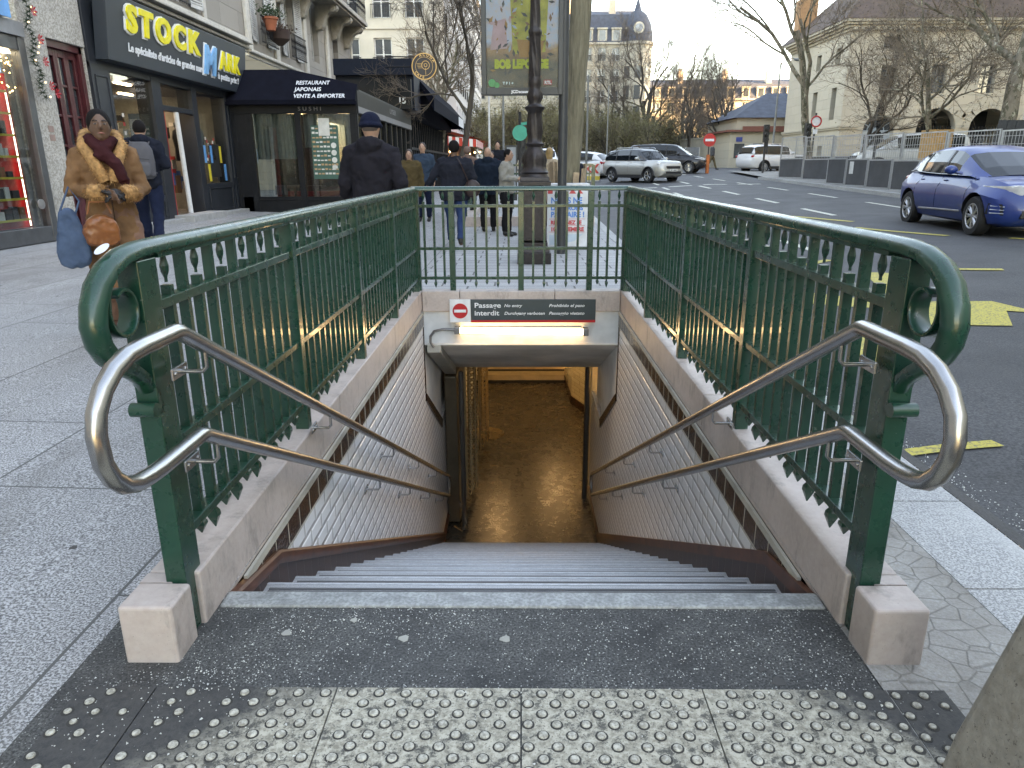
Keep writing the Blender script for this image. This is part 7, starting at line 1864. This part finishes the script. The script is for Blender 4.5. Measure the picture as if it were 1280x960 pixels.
# woman in a shearling coat, both hands together in front, head bowed
BROWN = cloth('camel_suede', (.20, .105, .055), .8); FUR = mat('fox_fur', (.42, .22, .09), .95, var=.5, vs=30, bump=1, bs=160)
wl_ = (-3.12, 5.6)
wa = {1: [(.165, .0, 1.41), (.235, -.02, 1.15), (.08, -.25, 1.11)], -1: [(-.165, .0, 1.41), (-.235, -.02, 1.15), (-.05, -.25, 1.13)]}
W_ = person('woman in tan shearling coat and dark scarf, head bowed, walking beside the left railing', (*wl_, G(*wl_)), radians(32), 1.74, SKIND, BROWN, .38, .98, cloth('brown_trousers', (.20, .11, .08)), mat('brown_boot', (.12, .05, .03), .5), mat('black_hair', (.010, .008, .008), .8, bump=.4, bs=90, spec=.15), 'bun', .07, wa, .012, (0, -.075))
def furtube(pts, r, n=900, seed=1, name='fur_collar', closed=False):
    rr = random.Random(seed); mb = MB(); mb.tube(pts, r, 10, closed=closed, cap=not closed)
    P = [Vector(p) for p in pts]
    for k in range(n):
        i = rr.randrange(len(P) - (0 if closed else 1)); a, b = P[i], P[(i + 1) % len(P)]; c = a + (b - a) * rr.random(); d = Vector((rr.gauss(0, 1), rr.gauss(0, 1), rr.gauss(0, 1))).normalized()
        p = c + d * r * .8; q = c + d * (r + rr.uniform(.010, .026)) + Vector((0, 0, -.008)); s_ = d.cross(Vector((rr.random(), rr.random(), rr.random()))).normalized() * .0035
        mb.add([tuple(p + s_), tuple(q), tuple(p - s_)], [(0, 1, 2)])
    return mb
local_obj('fur_collar', furtube([(-.02, -.155, 1.22), (-.07, -.16, 1.34), (-.125, -.09, 1.47), (-.10, .05, 1.55), (0, .105, 1.58), (.10, .05, 1.55), (.125, -.09, 1.47), (.07, -.16, 1.34), (.03, -.155, 1.22)], .042, 1500), FUR, W_, smooth=60, recalc=False)
for s, (a, b) in ((1, ((.15, -.235, 1.13), (.075, -.28, 1.13))), (-1, ((-.13, -.225, 1.15), (-.05, -.275, 1.15)))): local_obj('fur_cuff', furtube([a, ((a[0] + b[0]) / 2, (a[1] + b[1]) / 2, 1.14), b], .056, 500, 3 + s), FUR, W_, smooth=60, recalc=False)
SCF = cloth('dark_maroon_knit', (.045, .012, .014), .95, .8, 60)
mb = MB(); mb.tube([(.10 * cos(a), -.02 + .10 * sin(a), 1.50 + .02 * sin(a * 2)) for a in [2 * pi * q / 18 for q in range(18)]], .036, 10, closed=True, cap=False)
mb.tube([(-.09, -.11, 1.52), (-.02, -.17, 1.44), (.07, -.19, 1.33), (.10, -.195, 1.22)], [.035, .045, .045, .038], 10); mb.tube([(.08, -.11, 1.52), (.02, -.165, 1.46), (-.05, -.18, 1.38)], [.035, .04, .035], 10)
for k in range(7): mb.tube([(.065 + k * .012, -.2, 1.23), (.062 + k * .014, -.205, 1.14)], .006, 5)
blob('scarf', mb, .009, SCF, W_, 2, folds=.018, fsc=.05)
GLV = mat('dark_patterned_glove', (.02, .02, .022), .7, var=.6, vs=60, bump=.6, bs=60)
mb = MB(); hand(mb, (.075, -.28, 1.13), (-1, -.15, -.1), 1, .9, (0, .3, -1)); hand(mb, (-.04, -.285, 1.15), (1, -.2, -.15), 1, .9, (0, .3, -1)); mb.ell((.02, -.29, 1.13), .055, .035, .04, 12, 8); 
blob('gloves', mb, .007, GLV, W_, 1)
mb = MB(); mb.tube([(0, -.145, 1.2), (.0, -.165, .95), (.01, -.17, .65), (.01, -.175, .40)], .006, 5); local_obj('coat_seam', mb, mat('dark_seam', (.07, .035, .02), .9), W_)
for x in (-.11, .12): mb = MB(); mb.cbox((x, -.152, .80), (.11, .012, .03)); 
# bags carried by the woman
def bag(label, cat, name, loc, rot, pts, m, strap, th=.1):
    t = thing(name, label, cat, loc, rot, None, .86); mb = MB(); n = len(pts)
    rings = []
    for s_, k in ((-1, .75), (-.8, .95), (0, 1.03), (.8, .95), (1, .75)): rings.append([(x * k, s_ * th / 2, z * k - (0 if True else 0)) for x, z in pts])
    mb.loft(rings); me = evald(mb, [('SUBSURF', dict(levels=3, render_levels=3)), ('DISPLACE', dict(texture=cloud_tex(.13), strength=.05, texture_coords='LOCAL')), ('DISPLACE', dict(texture=cloud_tex(.05), strength=.018, texture_coords='LOCAL'))], 'bag_body', m); local_obj('bag_body', me, m, t)
    mb = MB(); mb.tube(strap, .009, 6); local_obj('strap', mb, m, t); return t
ca, sa = cos(radians(32)), sin(radians(32))
def wpos(x, y, z): q = 1.74 / 1.75; return (wl_[0] + (x * ca - y * sa) * q, wl_[1] + (x * sa + y * ca) * q, G(*wl_) + z * q)
bag('brown leather handbag hanging below the woman\'s gloves', 'handbag', 'handbag', wpos(-.10, -.28, .87), radians(32), [(-.13, -.13), (.0, -.145), (.13, -.13), (.145, -.02), (.12, .09), (.03, .13), (-.03, .13), (-.12, .09), (-.145, -.02)], mat('tan_leather', (.23, .075, .025), .35, var=.2, vs=9, bump=.15), [(-.09, 0, .14), (-.06, 0, .24), (.06, 0, .24), (.09, 0, .14)], .14)
bag('large slate blue cloth bag hanging at the woman\'s side', 'shoulder bag', 'cloth_bag', wpos(-.30, -.16, .82), radians(28), [(-.12, -.25), (.02, -.27), (.13, -.24), (.15, -.10), (.09, .12), (.035, .26), (-.04, .26), (-.08, .10), (-.14, -.10)], cloth('slate_blue_cloth', (.06, .10, .165), .85, .9, 6), [(-.06, 0, .2), (.04, .02, .42), (.10, .04, .30), (.06, 0, .2)], .12)

# man with grey backpack, seen from behind, by the shop
NAVY = cloth('navy_softshell', (.010, .013, .022), .7); JEAN = cloth('dark_jeans', (.008, .014, .034), .85, .3, 20); JEANB = cloth('blue_jeans', (.018, .04, .10), .85, .3, 20)
B_ = person('man in navy jacket with a grey backpack, seen from behind near the shop door', (-5.55, 11.0, G(-5.55, 11.0)), radians(199), 1.93, None, NAVY, .86, 1.10, JEAN, None, mat('black_hair', (.010, .008, .008), .8, spec=.15), 'short', .30, {-1: [(-.185, 0, 1.42), (-.27, .0, 1.16), (-.14, -.22, 1.12)]}, .016, (0, -.05), hood=True, detail=False)
t = thing('backpack', 'grey backpack worn by the man near the shop door', 'backpack', (-5.55, 11.0, G(-5.55, 11.0)), radians(199), None, 1.93 / 1.75)
mb = MB(); mb.loft([mb.ring((0, .20, z), (a, 0, 0), (0, b, 0), 16) for a, b, z in ((.12, .05, .98), (.165, .085, 1.02), (.17, .095, 1.2), (.155, .08, 1.36), (.10, .05, 1.45))]); blob('main_pocket', mb, .014, mat('grey_canvas', (.075, .075, .085), .8), t, 3)
mb = MB(); mb.loft([mb.ring((0, .275, z), (a, 0, 0), (0, b, 0), 14) for a, b, z in ((.09, .03, 1.01), (.125, .04, 1.04), (.125, .04, 1.16), (.10, .02, 1.20))]); blob('front_pocket', mb, .012, mat('grey_canvas', (.075, .075, .085), .8), t, 2)
mb = MB(); mb.tube([(-.12, .315, 1.225), (0, .325, 1.24), (.12, .315, 1.225)], .004, 4); mb.tube([(0, .27, 1.30), (0, .272, 1.37)], .004, 4); mb.cbox((.06, .318, 1.07), (.05, .006, .02)); obj('zip', mb, mat('black_zip', (.01, .01, .01), .5), t, world=False)
for s in (1, -1): mb = MB(); mb.tube([(.10 * s, .13, 1.42), (.12 * s, .03, 1.50), (.13 * s, -.10, 1.40), (.14 * s, -.12, 1.2), (.15 * s, .08, 1.05)], .014, 6); obj('strap', mb, mat('grey_canvas', (.075, .075, .085), .8), t, world=False, smooth=60)

# man with navy beanie just outside the left railing corner
person('man in dark padded jacket and navy beanie, seen from behind beside the railing', (-1.42, 7.15, G(-1.42, 7.15)), radians(175), 1.83, None, cloth('charcoal_padded', (.016, .015, .020), .75, .5, 10), .78, 1.10, cloth('black_trousers', (.012, .012, .014)), None, mat('grey_hair', (.08, .06, .05), .6), 'bald', .1, {1: [(.185, 0, 1.41), (.265, .02, 1.14), (.25, -.12, .90)], -1: [(-.185, 0, 1.41), (-.265, .02, 1.14), (-.25, -.12, .90)]}, .012, (.0, -.02), hood=True, hat=cloth('navy_knit', (.008, .012, .030), .95, .7, 80), stout=1.0)
# crowd beyond the far railing
def P_(label, x, y, rz, h, **k):
    return person(label, (x, y, G(x, y)), radians(rz), h, vox=k.pop('vox', .018), detail=k.pop('detail', False), **k)
BL = lambda n, c: cloth(n, c)
P_('stout person in black jacket and blue jeans walking away behind the far railing', -1.13, 12.75, 180, 1.76, skin=SKIND, coat=BL('black_jacket', (.016, .018, .026)), coat_len=.78, bulk=1.22, pants=JEANB, hair=mat('black_hair', (.010, .008, .008), .8, spec=.15), hair_style='afro', step=.24, stout=1.18, arms={1: [(.21, 0, 1.40), (.36, .02, 1.18), (.47, -.05, 1.02)], -1: [(-.21, 0, 1.40), (-.31, .02, 1.14), (-.31, -.04, .92)]})
t = thing('shoulder_bag', 'dark brown shoulder bag on the stout walker\'s back', 'shoulder bag', (-.98, 12.6, 0)); mb = MB(); mb.ell((.16, -.02, .98), .14, .06, .15, 12, 8); local_obj('bag_body', mb, mat('dark_brown_leather', (.03, .014, .012), .5), t, smooth=60); mb = MB(); mb.tube([(.10, 0, 1.08), (-.02, -.12, 1.38), (-.08, -.05, 1.48)], .012, 5); local_obj('strap', mb, mat('dark_brown_leather', (.03, .014, .012), .5), t)
P_('woman with long dark hair in olive fur-hooded coat walking towards us', -2.35, 15.8, 5, 1.66, coat=BL('olive_parka', (.075, .052, .024)), coat_len=.72, bulk=1.25, pants=JEANB, hair=mat('dark_brown_hair', (.025, .014, .010), .6), hair_style='long', step=.14, hood=True, detail=True)
P_('man in blue denim jacket behind the woman in the olive coat', -2.35, 18.0, 0, 1.84, coat=BL('denim_jacket', (.025, .045, .07)), coat_len=.86, bulk=1.1, pants=JEAN, hair=mat('dark_brown_hair', (.025, .014, .010), .6), hair_style='short', detail=True)
P_('person with brown hooded coat facing away in the crowd', -1.35, 19.0, 170, 1.74, coat=BL('taupe_coat', (.16, .10, .08)), coat_len=.6, bulk=1.2, pants=BL('black_trousers', (.012, .012, .014)), hair=mat('taupe_hood', (.16, .10, .08), .9), hair_style='afro', hood=True)
P_('person in black with black hat in the crowd by the red awning', -1.85, 20.5, 185, 1.62, coat=BL('black_coat', (.012, .013, .018)), coat_len=.6, bulk=1.15, pants=BL('black_trousers', (.012, .012, .014)), hat=BL('black_knit', (.012, .012, .018)), hood=True)
P_('woman in crimson jacket walking towards us', -.60 - .25, 17.2 + 4.6, 0, 1.62, coat=BL('crimson_fleece', (.28, .010, .022)), coat_len=.8, bulk=1.2, pants=BL('black_trousers', (.012, .012, .014)), hair=mat('dark_brown_hair', (.025, .014, .010), .6), hair_style='bun', detail=True)
P_('tall person in black coat behind the woman in crimson', -.75, 24.2, 0, 1.92, coat=BL('black_coat', (.012, .013, .018)), coat_len=.5, bulk=1.2, pants=BL('black_trousers', (.012, .012, .014)), hair=mat('black_hair', (.010, .008, .008), .8, spec=.15), hair_style='short')
P_('bald man in dark blue hooded jacket seen from behind', -.68, 15.4, 178, 1.70, coat=BL('petrol_jacket', (.008, .016, .028)), coat_len=.78, bulk=1.3, pants=BL('black_trousers', (.012, .012, .014)), hood=True, stout=1.08)
P_('young man in white sweatshirt and dark vest looking down at his phone', -.28, 14.6, 70, 1.66, coat=BL('off_white_sweat', (.28, .27, .24)), coat_len=.86, bulk=1.12, pants=BL('black_trousers', (.012, .012, .014)), hair=mat('black_hair', (.010, .008, .008), .8, spec=.15), hair_style='short', head=(0, -.03), arms={1: [(.185, 0, 1.41), (.25, -.02, 1.16), (.10, -.28, 1.15)], -1: [(-.185, 0, 1.41), (-.25, -.02, 1.16), (-.08, -.28, 1.15)]}, detail=True)
P_('blonde woman in beige coat standing right of the lamp post', .62, 16.4, 150, 1.68, coat=BL('beige_coat', (.40, .31, .22)), coat_len=.55, bulk=1.2, pants=BL('beige_trousers', (.30, .24, .18)), hair=mat('blonde_hair', (.30, .19, .08), .6), hair_style='long')
P_('person in black jacket bending behind the wooden pole', 1.10, 14.9, 250, 1.55, coat=BL('black_jacket', (.016, .018, .026)), coat_len=.7, bulk=1.35, pants=BL('black_trousers', (.012, .012, .014)), hair=mat('dark_brown_hair', (.025, .014, .010), .6), hair_style='short', hood=True)
P_('pedestrian in olive trousers walking by the garden wall', 13.9, 55, 60, 1.85, coat=BL('grey_top', (.07, .075, .08)), coat_len=.88, bulk=1.1, pants=BL('olive_trousers', (.12, .09, .05)), hair=mat('black_hair', (.010, .008, .008), .8, spec=.15), hair_style='afro', step=.3, vox=.022)
P_('pedestrian in green top crossing beyond the silver SUV', 3.9, 58, 20, 1.75, coat=BL('green_top', (.04, .12, .08)), coat_len=.8, bulk=1.2, pants=BL('olive_trousers', (.12, .09, .05)), hair=mat('dark_brown_hair', (.025, .014, .010), .6), hair_style='short', vox=.022)
P_('shopper in grey coat entering the red awning stalls', -2.9, 33, 120, 1.72, coat=BL('grey_top', (.07, .075, .08)), coat_len=.6, bulk=1.2, pants=BL('black_trousers', (.012, .012, .014)), hair=mat('grey_hair', (.08, .06, .05), .6), hair_style='short', vox=.022)
# ------------------------------------------------------------------ trees
def m_bark(name, a, b, plane=False):
    g = NG(name); co = g.co((1, 1, .35)); n = g.noise(co, 9, 6, .7); c = g.mix(g.ramp(n, .3, .7), a, b)
    if plane:
        v = g.noise(g.co((1, 1, .6), loc=(5, 0, 0)), 4.5, 3, .6); c = g.mix(g.ramp(v, .50, .54), c, (.085, .08, .05)); c = g.mix(g.ramp(g.noise(g.co((1, 1, .6), loc=(0, 9, 0)), 5, 3, .6), .60, .63), c, (.34, .32, .24))
    g.col(c); g.rough(.85); g.bump(n, .5, .02); return g.m
BARKP = m_bark('plane_bark', (.14, .115, .085), (.24, .20, .15), True); BARKD = m_bark('dark_bark', (.040, .032, .025), (.085, .070, .055)); TWIG = mat('twig', (.11, .085, .065), .85, var=.3, vs=1, world=True); TWIGW = mat('pale_twig', (.16, .12, .085), .85, var=.3, vs=1, world=True)
BUD = mat('early_leaf', (.15, .135, .065), .8, var=.35, vs=.5, world=True)
def tree(name, label, base, H, r0, seed, lean=(0, 0), fork=.35, spread=.75, depth=5, bark=None, twig=None, droop=0, leaves=0, group='bare winter trees', stems=1, up=.25, kids=(3, 5), tw_r=.006, seedballs=False):
    rr = random.Random(seed); T = MB(); C = MB(); LV = MB(); tips = []
    def rv(): return Vector((rr.gauss(0, 1), rr.gauss(0, 1), rr.gauss(0, 1)))
    def grow(p, d, L, r, lev):
        n = 5 if lev < 3 else 4; pts = [p]; rs = [r]; dd = d.copy(); endr = r * (.62 if lev < depth else .3)
        for i in range(n):
            dd = (dd + rv() * (.09 if lev == 0 else .17) + Vector((0, 0, up * .22 if lev > 0 else 0)) + Vector((0, 0, -droop * lev * .05))).normalized()
            pts.append(pts[-1] + dd * L / n); rs.append(r + (endr - r) * (i + 1) / n)
        tgt = T if lev <= 2 else C
        tgt.tube(pts, rs, 10 if lev == 0 else (7 if lev == 1 else (5 if lev < 4 else 3)), cap=lev == 0)
        if lev >= depth: tips.append(pts[-1]); return
        nk = rr.randint(*kids) + (1 if lev >= 3 else 0)
        for k in range(nk):
            f = (fork + (1 - fork) * (k + .6) / nk) if lev == 0 else (.22 + .78 * (k + rr.random() * .6) / nk)
            i = min(n - 1, int(f * n)); q = pts[i] + (pts[i + 1] - pts[i]) * (f * n - i) if f < 1 else pts[-1]
            ax = (pts[i + 1] - pts[i]).normalized(); side = ax.cross(rv()).normalized(); ang = spread * rr.uniform(.65, 1.15) * (.55 if k == nk - 1 else 1)
            nd = (ax * cos(ang) + side * sin(ang)).normalized()
            if lev < 2 and nd.z < .1: nd.z = .15; nd.normalize()
            rr_ = r + (endr - r) * f
            grow(q, nd, L * rr.uniform(.60, .82) * (.9 if lev == 0 else .86), max(tw_r, rr_ * (.62 if lev < 2 else .55)), lev + 1)
    b = Vector((0, 0, 0))
    for s in range(stems):
        a = 2 * pi * s / stems + .4; d = Vector((lean[0] + (.35 * cos(a) if stems > 1 else 0), lean[1] + (.35 * sin(a) if stems > 1 else 0), 1)).normalized()
        st = b + (Vector((cos(a), sin(a), 0)) * .3 if stems > 1 else Vector((0, 0, 0)))
        grow(st - d * .3, d, H * .42, r0, 0)
    t = thing(name, label, 'tree', base, 0, group)
    obj('trunk', T, bark or BARKD, t, world=False, smooth=60, recalc=False); obj('crown', C, twig or TWIG, t, world=False, recalc=False)
    if seedballs:
        for p in tips:
            if rr.random() < .35: LV.ell(p - Vector((0, 0, .08)), .022, .022, .022, 5, 3)
        obj('seed_balls', LV, mat('seed_ball', (.09, .06, .035), .9), t, world=False, recalc=False)
    if leaves:
        for p in tips:
            for k in range(leaves):
                q = p + rv() * .28; a = rv() * .05; b_ = rv() * .05; LV.add([tuple(q), tuple(q + a), tuple(q + b_)], [(0, 1, 2)])
        obj('leaves', LV, BUD, t, world=False, recalc=False)
    return t
pl1 = tree('plane_tree', 'leaning forked plane tree at the left corner of the gatehouse', (15.7, 41.5, .9), 18, .24, 5, lean=(.08, 0), fork=.22, spread=.68, depth=6, bark=BARKP, twig=TWIGW, kids=(3, 5), seedballs=True, tw_r=.007)
tree('plane_tree', 'slim upright plane tree rising from the orange chipboard box', (17.9, 33, .9), 12, .13, 17, fork=.30, spread=.95, depth=5, bark=BARKP, twig=TWIGW, kids=(4, 6), seedballs=True, tw_r=.0055)
tree('plane_tree', 'small multi-branched tree in front of the arched doors', (17.0, 38.5, .9), 10, .13, 23, fork=.25, spread=.75, depth=5, bark=BARKD, twig=TWIGW, kids=(4, 5), tw_r=.006)
tree('plane_tree', 'thick mottled plane tree trunk ringed by dark planks near the right edge', (18.85, 30, .9), 15, .34, 31, lean=(-.035, 0), fork=.62, spread=.7, depth=5, bark=BARKP, twig=TWIGW, kids=(3, 5), seedballs=True)
tree('street_tree', 'bare tree growing behind the cafe with pale curving limbs', (-5.0, 44, .3), 13, .24, 41, lean=(.12, 0), fork=.3, spread=.75, depth=5, bark=BARKP, twig=TWIGW, kids=(4, 5), tw_r=.008)
tree('street_tree', 'bare dark tree whose twigs overhang the advertising panel', (-2.6, 28.5, .15), 13, .13, 43, lean=(.05, -.05), fork=.5, spread=.9, depth=6, bark=BARKD, kids=(3, 5), tw_r=.006)
big = tree('garden_tree', 'tall bare tree in front of the corner turret', (14.5, 92, 1), 21, .34, 51, fork=.28, spread=.7, depth=6, bark=BARKD, twig=TWIG, kids=(3, 4), tw_r=.011)
def again(src, label, loc, rz, sc): return dup(src, loc, rz, label, sc)
again(big, 'bare tree with pointed crown left of the no-entry sign', (19.2, 88, 1), 2.1, .86)
again(big, 'dark bare tree beside the garden wall gate', (17.0, 76, 1), 4.0, .62)
again(big, 'bare tree beyond the outbuilding roof', (26, 98, 1), 1.0, .70)
again(big, 'bare tree over the garden wall, nearest the gate', (20.5, 80, 1), 5.0, .60)
again(big, 'far bare tree behind the no-entry sign', (22.5, 104, 1), .4, .75)
for k_, (x_, y_, r_, s_, l_) in enumerate(((12.6, 70, 3, .55, 'bare tree left of the no-entry sign, nearest the black minivan'), (15.2, 68, 1.2, .5, 'bare tree just right of the no-entry sign'), (18.6, 72, 5.4, .62, 'bare tree in front of the slate roof'), (16.2, 96, 2.9, .95, 'tall bare tree between the turret and the pointed crown'), (24.0, 90, 4.4, .8, 'bare tree above the slate roofed outbuilding'), (12.0, 100, .2, .9, 'tall bare tree right of the mansard roof'))): again(big, l_, (x_, y_, 1), r_, s_)
gt = tree('leafing_tree', 'low bushy tree with first olive leaves left of the silver SUV', (4.2, 66, .95), 7.5, .13, 61, fork=.25, spread=.8, depth=5, bark=BARKD, leaves=7, kids=(3, 4), stems=3, group='budding garden trees', tw_r=.010)
for i, (x, y, rz, sc, lab) in enumerate(((8.4, 68, 1, .95, 'dense budding bush-like tree above the black minivan'), (11.0, 70, 2.4, 1.02, 'budding tree in front of the turret base'), (13.2, 74, 3.1, .9, 'budding tree at the end of the garden row'), (-.8, 62, 4.2, .95, 'budding tree seen under the advertising panel'), (1.8, 70, 5.2, 1.1, 'tall budding tree behind the wooden pole'), (6.0, 78, .5, 1.15, 'budding tree behind the garden row, centre'), (16.5, 100, 1.9, 1.1, 'far budding tree beneath the pointed bare tree'), (24, 96, .9, 1.2, 'far budding tree over the outbuilding roof'), (-3.2, 80, 2.2, 1.2, 'budding tree at the far end of the shop side'))):
    again(gt, lab, (x, y, .95), rz, sc)
mb = MB(); rr = random.Random(8)
for k in range(9000):
    x = rr.uniform(2, 15); y = 74 + rr.gauss(0, 1.2); z = .95 + abs(rr.gauss(0, .9)) * (1 + .3 * sin(x)); q = Vector((x, y, z)); a = Vector((rr.gauss(0, .09), rr.gauss(0, .05), rr.gauss(0, .09))); b = Vector((rr.gauss(0, .09), 0, rr.gauss(0, .09))); mb.add([tuple(q), tuple(q + a), tuple(q + b)], [(0, 1, 2)])
o = obj('undergrowth', mb, mat('dark_undergrowth', (.045, .045, .022), .9, var=.4, vs=.6, world=True), recalc=False); tag(o, 'dark low garden undergrowth behind the cars', 'undergrowth', kind='stuff')
